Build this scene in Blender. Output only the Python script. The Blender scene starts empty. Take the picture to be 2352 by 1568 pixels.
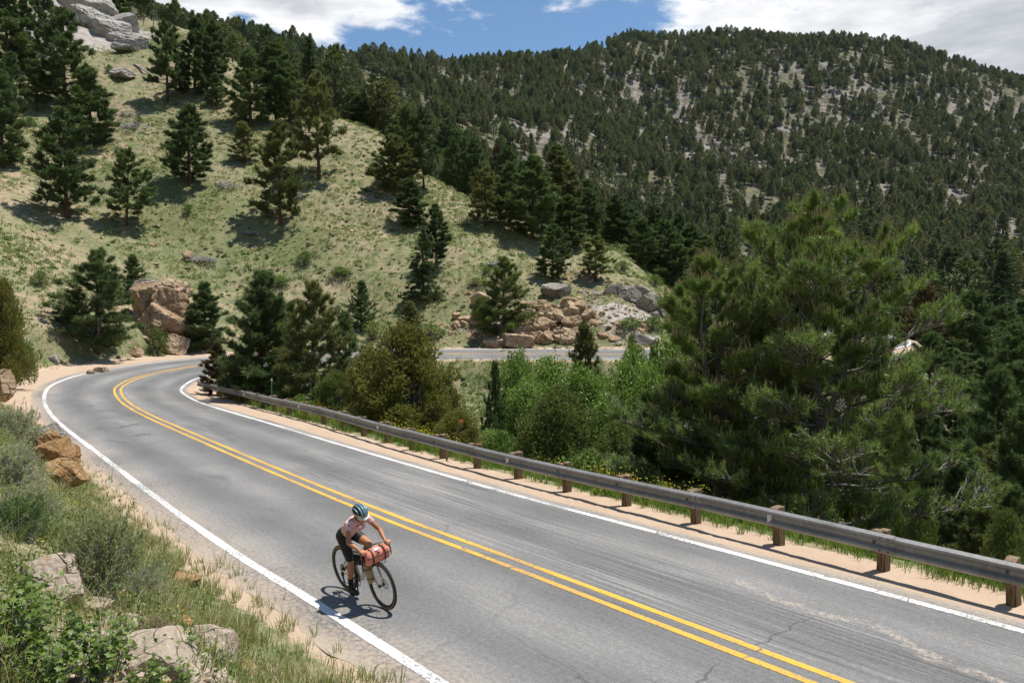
import bpy, bmesh, math, random
import numpy as np
from mathutils import Vector, Matrix, noise

scene = bpy.context.scene
COL = scene.collection
R = math.radians

# ------------------------------------------------------------------ camera
CAM = np.array([0.0, 0.0, 4.05])
FPX = 1764.0            # focal length in pixels of a 2352 px wide picture
PITCH = math.atan(43.0 / FPX)
cd = bpy.data.cameras.new('camera')
cam = bpy.data.objects.new('camera', cd)
COL.objects.link(cam)
cd.sensor_width = 36.0
cd.lens = 27.0
cd.clip_start = 0.1
cd.clip_end = 6000.0
cam.location = CAM
cam.rotation_euler = (R(90) - PITCH, 0, 0)
scene.camera = cam

# ------------------------------------------------------------------ sun, sky, exposure
SUN_TO = Vector((0.30, 0.13, 1.0)).normalized()      # towards the sun
SUN_EL = math.asin(SUN_TO.z)
SUN_AZ = math.atan2(SUN_TO.x, SUN_TO.y)              # from +y, clockwise
sl = bpy.data.lights.new('sun', 'SUN')
sl.energy = 5.0
sl.angle = R(0.5)
sl.color = (1.0, 0.955, 0.88)
so = bpy.data.objects.new('sun', sl)
COL.objects.link(so)
so.rotation_euler = SUN_TO.to_track_quat('Z', 'Y').to_euler()
so.location = (30, 10, 120)

vs = scene.view_settings
vs.view_transform = 'Standard'
vs.look = 'None'
vs.exposure = 0.34
vs.gamma = 1.0
vs.use_curve_mapping = False

w = bpy.data.worlds.new('World')
scene.world = w
w.use_nodes = True
nt = w.node_tree
for n in list(nt.nodes):
    nt.nodes.remove(n)

class NT:
    """small helper to write node graphs"""
    def __init__(s, tree):
        s.t = tree
    def n(s, typ, inp=None, **kw):
        nd = s.t.nodes.new(typ)
        for k, v in kw.items():
            setattr(nd, k, v)
        if inp:
            for k, v in inp.items():
                sock = nd.inputs[k]
                if isinstance(v, bpy.types.NodeSocket):
                    s.t.links.new(v, sock)
                else:
                    sock.default_value = v
        return nd
    def math(s, op, a, b=None, c=None, clamp=False):
        nd = s.t.nodes.new('ShaderNodeMath')
        nd.operation = op
        nd.use_clamp = clamp
        for i, v in enumerate((a, b, c)):
            if v is None:
                continue
            if isinstance(v, bpy.types.NodeSocket):
                s.t.links.new(v, nd.inputs[i])
            else:
                nd.inputs[i].default_value = v
        return nd.outputs[0]
    def noise(s, vec, scale, detail=4.0, rough=0.55, dist=0.0):
        i = {'Scale': scale, 'Detail': detail, 'Roughness': rough, 'Distortion': dist}
        if vec is not None:
            i['Vector'] = vec
        return s.n('ShaderNodeTexNoise', i).outputs['Fac']
    def ramp(s, fac, stops, interp='LINEAR'):
        nd = s.t.nodes.new('ShaderNodeValToRGB')
        cr = nd.color_ramp
        cr.interpolation = interp
        while len(cr.elements) > len(stops):
            cr.elements.remove(cr.elements[-1])
        while len(cr.elements) < len(stops):
            cr.elements.new(1.0)
        for e, (p, c) in zip(cr.elements, stops):
            e.position = p
            e.color = (c, c, c, 1) if isinstance(c, (int, float)) else (*c, 1)
        s.t.links.new(fac, nd.inputs[0])
        return nd.outputs[0]
    def mix(s, fac, a, b, mode='MIX'):
        nd = s.t.nodes.new('ShaderNodeMix')
        nd.data_type = 'RGBA'
        nd.blend_type = mode
        for sock, v in ((nd.inputs[0], fac), (nd.inputs[6], a), (nd.inputs[7], b)):
            if isinstance(v, bpy.types.NodeSocket):
                s.t.links.new(v, sock)
            elif isinstance(v, (int, float)):
                sock.default_value = v
            else:
                sock.default_value = (*v, 1)
        return nd.outputs[2]
    def maprange(s, v, a, b, c=0.0, d=1.0, smooth=True):
        nd = s.n('ShaderNodeMapRange', {'Value': v, 'From Min': a, 'From Max': b, 'To Min': c, 'To Max': d})
        nd.interpolation_type = 'SMOOTHSTEP' if smooth else 'LINEAR'
        return nd.outputs[0]

g = NT(nt)
out = g.n('ShaderNodeOutputWorld')
sky = g.n('ShaderNodeTexSky', sky_type='NISHITA')
sky.sun_disc = False
sky.sun_elevation = SUN_EL
sky.sun_rotation = SUN_AZ
sky.altitude = 2200.0
sky.air_density = 1.0
sky.dust_density = 0.3
sky.ozone_density = 2.5
bg_sky = g.n('ShaderNodeBackground', {'Strength': 0.118})
tint = g.mix(1.0, sky.outputs[0], (0.92, 1.04, 1.01), 'MULTIPLY')
nt.links.new(tint, bg_sky.inputs['Color'])
# clouds: a broken layer, looked up by the direction's hit on a flat layer overhead
tc = g.n('ShaderNodeTexCoord')
sep = g.n('ShaderNodeSeparateXYZ', {0: tc.outputs['Generated']})
zc = g.math('MAXIMUM', sep.outputs[2], 0.05)
cx = g.math('DIVIDE', sep.outputs[0], zc)
cy = g.math('DIVIDE', sep.outputs[1], zc)
cv = g.n('ShaderNodeCombineXYZ', {0: cx, 1: cy, 2: 0.0}).outputs[0]
n1 = g.noise(g.n('ShaderNodeVectorMath', {0: cv, 1: (3.7, 1.3, 0.4)}, operation='ADD').outputs[0], 2.2, 9.0, 0.6, 0.15)
n2 = g.noise(cv, 0.75, 3.0, 0.5)
# two banks of cloud: one to the left overhead, a bigger one to the right
def bank(ax, ay, rx, ry):
    a = g.math('DIVIDE', g.math('SUBTRACT', cx, ax), rx)
    b = g.math('DIVIDE', g.math('SUBTRACT', cy, ay), ry)
    d = g.math('SQRT', g.math('ADD', g.math('MULTIPLY', a, a), g.math('MULTIPLY', b, b)))
    return g.maprange(d, 0.0, 1.6, 1.0, -0.6, False)
CLOUD_BANKS = [(-1.25, 2.15, 1.675, 0.833), (1.95, 2.6, 1.75, 1.2)]
bk = None
for args in CLOUD_BANKS:
    o_ = bank(*args)
    bk = o_ if bk is None else g.math('MAXIMUM', bk, o_)
dens = g.math('ADD', g.math('MULTIPLY', bk, 0.62), g.math('MULTIPLY', g.math('SUBTRACT', n1, 0.5), 0.95))
alpha = g.maprange(dens, 0.08, 0.22)
thick = g.maprange(dens, 0.14, 0.62)
billow = g.noise(g.n('ShaderNodeVectorMath', {0: cv, 1: (0.06, 0.03, 0.0)}, operation='ADD').outputs[0], 3.1, 7.0, 0.55)
shade = g.math('ADD', g.math('MULTIPLY_ADD', thick, 0.75, 0.08), g.math('MULTIPLY', g.math('SUBTRACT', billow, 0.5), 1.1), clamp=True)
ccol = g.ramp(shade, [(0.0, (1.0, 1.0, 1.0)), (0.22, (0.80, 0.81, 0.83)), (0.55, (0.56, 0.58, 0.62)), (1.0, (0.40, 0.42, 0.46))])
bg_cl = g.n('ShaderNodeBackground', {'Color': ccol, 'Strength': 0.92})
mx = g.n('ShaderNodeMixShader', {0: alpha, 1: bg_sky.outputs[0], 2: bg_cl.outputs[0]})
nt.links.new(mx.outputs[0], out.inputs['Surface'])

scene.cycles.max_bounces = 6
scene.cycles.diffuse_bounces = 3
scene.cycles.glossy_bounces = 2
scene.cycles.transmission_bounces = 3
scene.cycles.transparent_max_bounces = 4

# ------------------------------------------------------------------ helpers
def tag(o, label=None, cat=None, group=None, kind=None):
    if label: o['label'] = label
    if cat: o['category'] = cat
    if group: o['group'] = group
    if kind: o['kind'] = kind
    return o

def empty(name, loc=(0, 0, 0), rot=(0, 0, 0), scale=(1, 1, 1)):
    o = bpy.data.objects.new(name, None)
    o.empty_display_size = 0.3
    o.location = loc
    o.rotation_euler = rot
    o.scale = scale
    COL.objects.link(o)
    return o

def link(name, me, parent=None):
    o = bpy.data.objects.new(name, me)
    COL.objects.link(o)
    if parent is not None:
        o.parent = parent
    return o

def mkmesh(name, V, F3=None, F4=None, mats=(), mi3=None, mi4=None, smooth=False):
    me = bpy.data.meshes.new(name)
    V = np.asarray(V, dtype=np.float32).reshape(-1, 3)
    n3 = 0 if F3 is None else len(F3)
    n4 = 0 if F4 is None else len(F4)
    me.vertices.add(len(V))
    me.vertices.foreach_set('co', V.ravel())
    me.loops.add(n3 * 3 + n4 * 4)
    me.polygons.add(n3 + n4)
    idx, st = [], []
    if n3:
        idx.append(np.asarray(F3, dtype=np.int32).ravel()); st.append(np.arange(n3, dtype=np.int32) * 3)
    if n4:
        idx.append(np.asarray(F4, dtype=np.int32).ravel()); st.append(n3 * 3 + np.arange(n4, dtype=np.int32) * 4)
    me.loops.foreach_set('vertex_index', np.concatenate(idx))
    me.polygons.foreach_set('loop_start', np.concatenate(st))
    for m in mats:
        me.materials.append(m)
    if mi3 is not None or mi4 is not None:
        a = np.zeros(n3, np.int32) if mi3 is None else np.broadcast_to(np.asarray(mi3, np.int32), (n3,))
        b = np.zeros(n4, np.int32) if mi4 is None else np.broadcast_to(np.asarray(mi4, np.int32), (n4,))
        me.polygons.foreach_set('material_index', np.concatenate([a, b]).astype(np.int32))
    me.polygons.foreach_set('use_smooth', np.full(n3 + n4, smooth, dtype=bool))
    me.update(calc_edges=True)
    return me

class Geo:
    """collects vertices, triangles and quads with material slots"""
    def __init__(s):
        s.V, s.T, s.Q, s.tm, s.qm, s.n = [], [], [], [], [], 0
    def add(s, V, T=None, Q=None, m=0):
        V = np.asarray(V, float).reshape(-1, 3)
        if T is not None and len(T):
            T = np.asarray(T, int); s.T.append(T + s.n); s.tm.append(np.full(len(T), m))
        if Q is not None and len(Q):
            Q = np.asarray(Q, int); s.Q.append(Q + s.n); s.qm.append(np.full(len(Q), m))
        s.V.append(V); s.n += len(V)
        return s
    def mesh(s, name, mats, smooth=False):
        return mkmesh(name, np.concatenate(s.V) if s.V else np.zeros((0, 3)),
                      np.concatenate(s.T) if s.T else None, np.concatenate(s.Q) if s.Q else None, mats,
                      np.concatenate(s.tm) if s.tm else None, np.concatenate(s.qm) if s.qm else None, smooth)
    def tube(s, P, rad, sides=6, m=0, cap=True):
        P = np.asarray(P, float); k = len(P)
        rad = np.broadcast_to(np.asarray(rad, float), (k,))
        T = np.gradient(P, axis=0); T /= np.linalg.norm(T, axis=1)[:, None] + 1e-9
        ref = np.array([0., 0., 1.]) if abs(T[0, 2]) < 0.9 else np.array([1., 0., 0.])
        a = np.cross(T, ref); bad = np.linalg.norm(a, axis=1) < 1e-3
        a[bad] = np.cross(T[bad], np.array([0.3, 1., 0.2]))
        a /= np.linalg.norm(a, axis=1)[:, None]
        for i in range(1, k):
            if a[i] @ a[i - 1] < 0: a[i] = -a[i]
        b = np.cross(T, a)
        th = np.arange(sides) * 2 * math.pi / sides
        V = P[:, None, :] + rad[:, None, None] * (np.cos(th)[None, :, None] * a[:, None, :] + np.sin(th)[None, :, None] * b[:, None, :])
        i = np.arange(k - 1)[:, None] * sides; j = np.arange(sides)[None, :]; j2 = (j + 1) % sides
        Q = np.stack([i + j, i + j2, i + sides + j2, i + sides + j], -1).reshape(-1, 4)
        V = V.reshape(-1, 3); Tt = None
        if cap:
            n0 = len(V)
            V = np.vstack([V, P[0], P[-1]])
            jj = np.arange(sides); j22 = (jj + 1) % sides; e = (k - 1) * sides
            Tt = np.vstack([np.stack([np.full(sides, n0), j22, jj], -1), np.stack([np.full(sides, n0 + 1), e + jj, e + j22], -1)])
        return s.add(V, Tt, Q, m)
    def box(s, c, h, M=None, m=0):
        c = np.asarray(c, float); h = np.asarray(h, float)
        V = np.array([[x, y, z] for x in (-1, 1) for y in (-1, 1) for z in (-1, 1)], float) * h
        if M is not None: V = V @ np.asarray(M, float).T
        return s.add(V + c, None, [[0, 1, 3, 2], [4, 6, 7, 5], [0, 4, 5, 1], [2, 3, 7, 6], [0, 2, 6, 4], [1, 5, 7, 3]], m)

def catmull(P, n):
    """n points along a smooth curve through P (any dimension), evenly spaced"""
    P = np.asarray(P, float)
    Q = np.vstack([2 * P[0] - P[1], P, 2 * P[-1] - P[-2]])
    o = []
    for i in range(1, len(Q) - 2):
        a, b, c, d = Q[i - 1:i + 3]
        t = np.linspace(0, 1, 40, endpoint=False)[:, None]
        o.append(0.5 * ((2 * b) + (-a + c) * t + (2 * a - 5 * b + 4 * c - d) * t ** 2 + (-a + 3 * b - 3 * c + d) * t ** 3))
    o.append(P[-1:]); o = np.vstack(o)
    L = np.concatenate([[0], np.cumsum(np.linalg.norm(np.diff(o[:, :min(3, o.shape[1])], axis=0), axis=1))])
    t = np.linspace(0, L[-1], n)
    return np.stack([np.interp(t, L, o[:, k]) for k in range(o.shape[1])], -1)

def ray(u, v):
    """unit-depth ray through pixel (u, v) of the 2352 x 1568 photograph"""
    a = (u - 1176.0) / FPX; b = (784.0 - v) / FPX
    d = np.array([a, math.cos(PITCH) + b * math.sin(PITCH), -math.sin(PITCH) + b * math.cos(PITCH)])
    return d / d[1]
def at(u, v, Y):
    return CAM + ray(u, v) * Y

def smooth01(x):
    x = np.clip(x, 0, 1)
    return x * x * (3 - 2 * x)

# value noise, vectorised
_rs = np.random.RandomState(7)
_perm = _rs.rand(256, 256)
def vnoise(x, y):
    x = np.asarray(x, float); y = np.asarray(y, float)
    xi = np.floor(x).astype(int); yi = np.floor(y).astype(int)
    fx = x - xi; fy = y - yi
    fx = fx * fx * (3 - 2 * fx); fy = fy * fy * (3 - 2 * fy)
    p = lambda i, j: _perm[(xi + i) & 255, (yi + j) & 255]
    return (p(0, 0) * (1 - fx) + p(1, 0) * fx) * (1 - fy) + (p(0, 1) * (1 - fx) + p(1, 1) * fx) * fy
def fbm(x, y, oct=4, gain=0.5):
    s = 0; a = 1.0; t = 0
    for k in range(oct):
        s = s + a * (vnoise(x * 2 ** k + 17.3 * k, y * 2 ** k + 9.1 * k) - 0.5); t += a; a *= gain
    return s / t * 2
# ------------------------------------------------------------------ road centreline (x, y, z) near -> far
RC = [(34, -24, -1.0), (25, -14.8, -0.6), (15.3, -4.5, -0.25), (8.82, 2.55, -0.1), (3.60, 8.55, 0.0), (0.1, 12.78, 0.0), (-3.44, 17.05, 0.0), (-10.3, 26.0, 0.0),
      (-16.9, 34.6, 0.1), (-20.9, 40.8, 0.2), (-23.5, 46.2, 0.3), (-24.2, 51.2, 0.6), (-22.3, 56.2, 1.0), (-18.0, 59.6, 1.25), (-11.5, 61.4, 1.45), (-4, 62.0, 1.55), (4, 61.6, 1.55),
      (12, 60.6, 1.6), (20, 60.2, 1.9), (27, 62.5, 2.2), (31.5, 68, 2.6), (34, 77, 3.0), (37, 88, 3.4)]
RN = 900
RP = catmull(RC, RN)
RT = np.gradient(RP[:, :2], axis=0); RT /= np.linalg.norm(RT, axis=1)[:, None]
RNRM = np.stack([RT[:, 1], -RT[:, 0]], -1)               # to the guardrail side
RS = np.concatenate([[0], np.cumsum(np.linalg.norm(np.diff(RP[:, :2], axis=0), axis=1))])
def s_at(x, y):
    return RS[np.argmin((RP[:, 0] - x) ** 2 + (RP[:, 1] - y) ** 2)]
S_CURVE0, S_CURVE1 = s_at(-12, 28), s_at(-24.4, 46.2)
RBANK = 0.075 * smooth01((RS - S_CURVE0) / (S_CURVE1 - S_CURVE0))    # inside of the bend is lower
def road_frame(x, y):
    """nearest road sample: signed distance d (+ = guardrail side), arc length s, height of the road surface there"""
    x = np.atleast_1d(x); y = np.atleast_1d(y)
    D = np.full(x.shape, 1e3); S = np.zeros(x.shape); Z = np.zeros(x.shape)
    near = np.where((np.hypot(x, y) < 105) & (np.abs(x) < 70))[0]
    for c in range(0, len(near), 4000):
        k = near[c:c + 4000]
        d2 = (x[k, None] - RP[None, :, 0]) ** 2 + (y[k, None] - RP[None, :, 1]) ** 2
        j = np.argmin(d2, 1)
        sd = (x[k] - RP[j, 0]) * RNRM[j, 0] + (y[k] - RP[j, 1]) * RNRM[j, 1]
        dd = np.sqrt(d2[np.arange(len(k)), j])
        D[k] = np.where(sd >= 0, dd, -dd); S[k] = RS[j]
        Z[k] = RP[j, 2] - RBANK[j] * np.clip(D[k], -6, 6)
    return D, S, Z

# ------------------------------------------------------------------ terrain: control points seen in the photograph at estimated distances
CP = []
def cuv(u, *vz):
    for v, Z in vz:
        CP.append(at(u, v, Z))
cuv(0, (1568, 4.5), (1300, 6.5), (1100, 11), (980, 17), (900, 25), (850, 34), (800, 44), (700, 52), (600, 60), (400, 85), (250, 105), (100, 125), (0, 140), (-150, 170))
cuv(150, (1568, 4.7), (1200, 9.8), (800, 50), (700, 58), (500, 80), (350, 97), (243, 112), (100, 130), (0, 148), (-100, 175))
cuv(300, (1568, 4.9), (1360, 7.2), (60, 152))
cuv(400, (1568, 5.2), (780, 64), (700, 70), (600, 78), (430, 90), (300, 108), (200, 122), (100, 140), (52, 152), (90, 190), (115, 260))
cuv(550, (1568, 6.0), (770, 67), (640, 78), (373, 100), (250, 118), (160, 140), (150, 190), (120, 300))
cuv(700, (1568, 7.0), (765, 70), (700, 75), (600, 82), (510, 88), (415, 98), (290, 115), (255, 128), (330, 165), (350, 220), (250, 270), (118, 400), (180, 480))
cuv(860, (765, 71), (620, 80), (500, 92), (400, 102), (295, 116), (370, 140), (400, 190), (330, 280), (240, 390), (142, 510))
cuv(1000, (765, 70), (690, 75), (600, 82), (500, 93), (415, 107), (500, 130), (520, 180), (440, 240), (340, 300), (250, 420), (152, 560))
cuv(1150, (780, 67.5), (720, 71), (640, 77), (560, 87), (480, 103), (560, 125), (600, 165), (500, 250), (400, 330), (270, 470), (140, 620))
cuv(1300, (780, 67), (735, 69), (680, 74), (600, 86), (532, 102), (610, 125), (660, 170), (560, 240), (450, 310), (300, 460), (119, 690))
cuv(1420, (780, 66.5), (735, 68.5), (690, 72), (640, 80), (566, 98), (690, 125), (720, 165), (600, 245), (450, 370), (250, 600), (88, 800))
cuv(1540, (765, 69), (715, 73), (655, 92), (740, 120), (720, 175), (620, 250), (450, 420), (250, 630), (114, 840))
cuv(1700, (760, 150), (690, 215), (600, 285), (450, 430), (280, 620), (132, 880))
cuv(1870, (770, 140), (690, 215), (600, 290), (450, 440), (280, 640), (152, 890))
cuv(2050, (770, 130), (690, 210), (600, 300), (450, 440), (280, 640), (130, 870))
cuv(2200, (780, 120), (690, 220), (600, 310), (450, 450), (280, 660), (164, 830))
cuv(2352, (780, 120), (690, 225), (600, 330), (450, 460), (300, 650), (192, 820))
cuv(2700, (790, 120), (690, 225), (560, 380), (380, 600), (250, 760))
cuv(3200, (790, 110), (640, 260), (450, 450), (300, 650))
cuv(-400, (800, 22), (600, 40), (300, 70), (0, 110), (-200, 150))
for p in ((40, 950, -1), (130, 1000, -1), (260, 1000, 0), (420, 1000, -1)):
    CP.append(np.array([p[0], p[1], {40: 110., 130: 150., 260: 190., 420: 170.}[p[0]]]))
CP += [np.array(p, float) for p in [
    (0, 0.8, 2.35), (0, -1.5, 2.4), (-1.5, 0.5, 2.5), (1.5, 1, 2.1), (2.6, 1.0, 1.65), (3.2, 3.0, 0.9), (1.2, 3.5, 1.6), (0.3, 5.5, 1.1), (-4, -2, 3.2), (2, -4, 2.2), (5, -3, 1.0), (-12, -6, 6.5), (-15, 6, 5.5), (-9, 9, 3.2), (-14, 14, 3.6), (-30, 20, 9), (-40, -10, 16), (-80, 10, 40), (-60, 40, 22), (-90, 90, 60), (0, -20, 6), (-20, -40, 18),
    (6.9, 18.9, -2.0), (10.6, 22, -4.4), (10.5, 14.5, -1.8), (15.7, 19, -5.5), (3.3, 23, -1.9), (7, 26.3, -4.4), (-3.8, 30.7, -1.3), (1, 34.3, -4), (-10.1, 39.4, -0.9), (-5.9, 42, -2.6), (-18, 50, 0.1), (-14, 52, -0.2),
    (-8, 55.0, 0.0), (-2.6, 51, -2.3), (0, 46, -4.5), (8, 46, -6.3), (4, 53.5, -1.0), (13, 53.5, -1.2), (20, 48, -6.5), (20, 35, -8), (30, 30, -9), (28, 54, -3.0), (38, 60, -4), (16, 5, -3.0), (24, 5, -6), (18, -6, -2.5), (30, -15, -5), (40, 20, -9.5), (60, 30, -12), (40, 42, -11), (60, 60, -13), (45, 75, -5), (80, 90, -16), (100, 60, -14), (60, 100, -8), (60, -30, -10), (48, 105, 0), (120, 10, -10), (0, -100, 20), (100, -100, 10)]]
CP = np.array(CP)
def tolog(x, y):
    r = np.hypot(x, y)
    return np.stack([np.arctan2(x, y) * 2.2, np.log(np.maximum(r, 1.2))], -1), np.maximum(r, 1.2)
_Xc, _rc = tolog(CP[:, 0], CP[:, 1])
_ec = (CP[:, 2] - CAM[2]) / _rc
def _phi(d):
    return d * d * np.log(d + 1e-9)
_n = len(CP)
_A = np.zeros((_n + 3, _n + 3))
_dm = np.linalg.norm(_Xc[:, None] - _Xc[None], axis=2)
_A[:_n, :_n] = _phi(_dm) + np.eye(_n) * 0.004
_A[:_n, _n] = 1; _A[:_n, _n + 1:] = _Xc
_A[_n, :_n] = 1; _A[_n + 1:, :_n] = _Xc.T
_wt = np.linalg.solve(_A, np.concatenate([_ec, [0, 0, 0]]))
def base_height(x, y):
    X, r = tolog(x, y)
    o = np.empty(len(X))
    for c in range(0, len(X), 8000):
        d = np.linalg.norm(X[c:c + 8000, None] - _Xc[None], axis=2)
        o[c:c + 8000] = _phi(d) @ _wt[:_n] + _wt[_n] + X[c:c + 8000] @ _wt[_n + 1:]
    return CAM[2] + o * r

def shoulder(D, S):
    """width of the flat verge on either side of the centreline"""
    cw = smooth01((S - S_CURVE0) / (S_CURVE1 - S_CURVE0))
    fr = smooth01((S - S_CURVE1 - 12) / 10)
    return np.where(D < 0, 3.98 + 2.3 * cw - 1.9 * fr, 4.65 + 0.9 * cw - 1.5 * fr)
ROCK = [(-62, 118, 26, 22), (-78, 128, 30, 20)]
def height(x, y, detail=True):
    x = np.atleast_1d(np.asarray(x, float)); y = np.atleast_1d(np.asarray(y, float))
    z = base_height(x, y)
    r = np.hypot(x, y)
    D, S, Zr = road_frame(x, y)
    aD = np.abs(D)
    w0 = shoulder(D, S)
    t = smooth01((aD - w0) / np.where(D < 0, 2.6, 3.6))
    if detail:
        amp = np.clip((r - 6) / 60, 0, 1)
        z = z + amp * (0.9 * fbm(x / 9, y / 9, 3) + 0.22 * fbm(x / 1.7 + 40, y / 1.7, 2)) + 0.10 * np.clip(r / 8, .3, 1) * fbm(x / .8, y / .8 + 9, 3)
        far = np.clip((r - 170) / 160, 0, 1)
        z = z + far * (11 * fbm(x / 120 + 3, y / 150 + 5, 4, .55) + 2.6 * fbm(x / 17, y / 17, 3))
    rz = Zr - 0.05 + 0.046 * smooth01((aD - 3.45) / 0.3) - 0.03 * smooth01((aD - 4.0) / 1.0)
    if detail:
        rz = rz + np.where(aD > 4.0, 0.035 * fbm(x / .7 + 3, y / .7, 3), 0.0)
    return rz * (1 - t) + z * t

def hgt(x, y):
    return float(height(x, y)[0])
def cast(u, v, y0=5.0, y1=900.0):
    """first hit of the pixel's ray with the land"""
    d = ray(u, v)
    Y = np.exp(np.linspace(math.log(y0), math.log(y1), 900))
    P = CAM[None] + d[None] * Y[:, None]
    h = height(P[:, 0], P[:, 1])
    b = np.where(P[:, 2] < h)[0]
    if len(b) == 0: return None
    return P[b[0]] * [1, 1, 0] + [0, 0, h[b[0]]]

# ------------------------------------------------------------------ materials for the land
def newmat(name):
    m = bpy.data.materials.new(name)
    m.use_nodes = True
    t = m.node_tree
    for n in list(t.nodes): t.nodes.remove(n)
    q = NT(t)
    q.out = q.n('ShaderNodeOutputMaterial')
    return m, q
def finish(q, color, rough=0.9, bump=None, bstr=0.3, bdist=0.05, spec=0.2, metal=0.0, **kw):
    i = {'Base Color': color if isinstance(color, bpy.types.NodeSocket) else (*color, 1), 'Roughness': rough, 'Specular IOR Level': spec, 'Metallic': metal}
    i.update(kw)
    if bump is not None:
        i['Normal'] = q.n('ShaderNodeBump', {'Height': bump, 'Strength': bstr, 'Distance': bdist}).outputs[0]
    b = q.n('ShaderNodeBsdfPrincipled', i)
    q.t.links.new(b.outputs[0], q.out.inputs['Surface'])
    return b

def land_material(name, far=False):
    m, q = newmat(name)
    pos = q.n('ShaderNodeNewGeometry').outputs['Position']
    zone = q.n('ShaderNodeSeparateColor', {0: q.n('ShaderNodeAttribute', attribute_name='zone').outputs['Color']})
    sand, rock, lush = zone.outputs[0], zone.outputs[1], zone.outputs[2]
    na = q.noise(pos, 0.16, 5, 0.6); nb = q.noise(pos, 0.9, 5, 0.65); nc = q.noise(pos, 7.0, 5, 0.7); nd_ = q.noise(pos, 45.0, 3, 0.7)
    grass = q.ramp(q.math('ADD', q.math('MULTIPLY', nb, .6), q.math('MULTIPLY', nc, .4)),
                   [(0.30, (0.100, 0.126, 0.055)), (0.45, (0.152, 0.176, 0.080)), (0.56, (0.215, 0.218, 0.110)), (0.72, (0.28, 0.245, 0.155))])
    soil = q.ramp(nc, [(0.3, (0.27, 0.20, 0.135)), (0.55, (0.36, 0.275, 0.19)), (0.75, (0.43, 0.35, 0.26))])
    gmask = q.maprange(q.math('ADD', q.math('ADD', q.math('MULTIPLY', nb, .5), q.math('MULTIPLY', nc, .35)), q.math('MULTIPLY', na, .35)), 0.50, 0.70)
    base = q.mix(gmask, grass, soil)
    if far: base = q.mix(q.maprange(q.noise(pos, .22, 4, .6), .42, .58), q.mix(.55, base, (.10, .105, .06)), (.085, .09, .055))
    else: base = q.mix(q.maprange(q.noise(pos, 1.9, 4, .6), .52, .66, 0, .55), base, (.125, .135, .085))
    base = q.mix(q.math('MULTIPLY', lush, 0.75), base, q.ramp(nc, [(0.3, (0.080, 0.115, 0.042)), (0.7, (0.165, 0.182, 0.078))]))
    sandc = q.ramp(q.math('ADD', q.math('MULTIPLY', nd_, .6), q.math('MULTIPLY', nb, .4)), [(0.25, (0.36, 0.255, 0.175)), (0.5, (0.46, 0.345, 0.25)), (0.8, (0.54, 0.43, 0.33))])
    smask = q.maprange(q.math('ADD', sand, q.math('MULTIPLY', q.math('SUBTRACT', nc, 0.5), 0.8)), 0.38, 0.62)
    base = q.mix(smask, base, sandc)
    # broken rock showing through
    vor = q.n('ShaderNodeTexVoronoi', {'Vector': pos, 'Scale': 0.09 if far else 0.55}, feature='DISTANCE_TO_EDGE').outputs['Distance']
    rk = q.noise(pos, 0.10 if far else 0.9, 8, 0.7)
    rockc = q.ramp(rk, [(0.28, (0.13, 0.112, 0.09)), (0.45, (0.235, 0.205, 0.172)), (0.6, (0.33, 0.295, 0.255)), (0.75, (0.27, 0.21, 0.155))] if far else [(0.28, (0.19, 0.165, 0.14)), (0.45, (0.33, 0.295, 0.26)), (0.6, (0.43, 0.395, 0.355)), (0.75, (0.36, 0.29, 0.22))])
    rmask = q.maprange(q.math('ADD', rock, q.math('MULTIPLY', q.math('SUBTRACT', q.noise(pos, 0.06 if far else 0.5, 6, 0.65), 0.5), 1.3)), 0.42, 0.6)
    base = q.mix(rmask, base, rockc)
    bh = q.math('ADD', q.math('MULTIPLY', nc, 0.6), q.math('MULTIPLY', rk, q.math('MULTIPLY', rmask, 8.0 if far else 3.0)))
    finish(q, base, 0.95, bh, 0.7, 0.8 if far else 0.12, 0.1)
    return m
MAT_HILL = land_material('hillside_ground')
MAT_MTN = land_material('mountain_ground', True)

# ------------------------------------------------------------------ land mesh (polar rows about the viewpoint, real heights)
th = np.concatenate([np.arange(-180, -42, 3.0), np.arange(-42, 42, 0.13), np.arange(42, 180.1, 3.0)])
rr = np.concatenate([np.exp(np.linspace(math.log(1.0), math.log(180), 430)), np.exp(np.linspace(math.log(180), math.log(1300), 150))[1:]])
NTH, NR = len(th), len(rr)
TT, RR = np.meshgrid(np.radians(th), rr)
gx = (np.sin(TT) * RR).ravel(); gy = (np.cos(TT) * RR).ravel()
gz = height(gx, gy)
gd, gs, _ = road_frame(gx, gy)
gr = RR.ravel()
wsh = shoulder(gd, gs)
sandw = 1 - smooth01((np.abs(gd) - wsh + 0.15 + 0.35 * fbm(gx / 2, gy / 2, 3)) / 0.9)
def blob(cx, cy, rx, ry, rot=0.0):
    c, s = math.cos(rot), math.sin(rot)
    X = (gx - cx) * c + (gy - cy) * s; Y = -(gx - cx) * s + (gy - cy) * c
    return np.clip(1.25 - np.hypot(X / rx, Y / ry), 0, 1)
rockw = np.zeros_like(gx)
ROCK_ZONES = []
def rock_zone(u, v, Z, rx, ry, k=1.0, rot=0.0):
    p = at(u, v, Z); ROCK_ZONES.append((p[0], p[1], rx, ry, k, rot))
rock_zone(215, 60, 138, 9, 16, 1.0, -0.7); rock_zone(300, 100, 142, 6, 9, .9); rock_zone(60, 40, 138, 6, 8, .6)
rock_zone(1180, 730, 70, 5, 5, .55); rock_zone(1290, 715, 71, 7, 6, .55); rock_zone(1440, 720, 70, 6, 6, .6); rock_zone(1080, 740, 70, 4, 4, .4)
rock_zone(780, 152, 470, 26, 26, 1.6); rock_zone(1300, 340, 370, 34, 30, .7); rock_zone(1150, 270, 430, 22, 30, .55); rock_zone(1400, 380, 400, 20, 14, .5)
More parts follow.
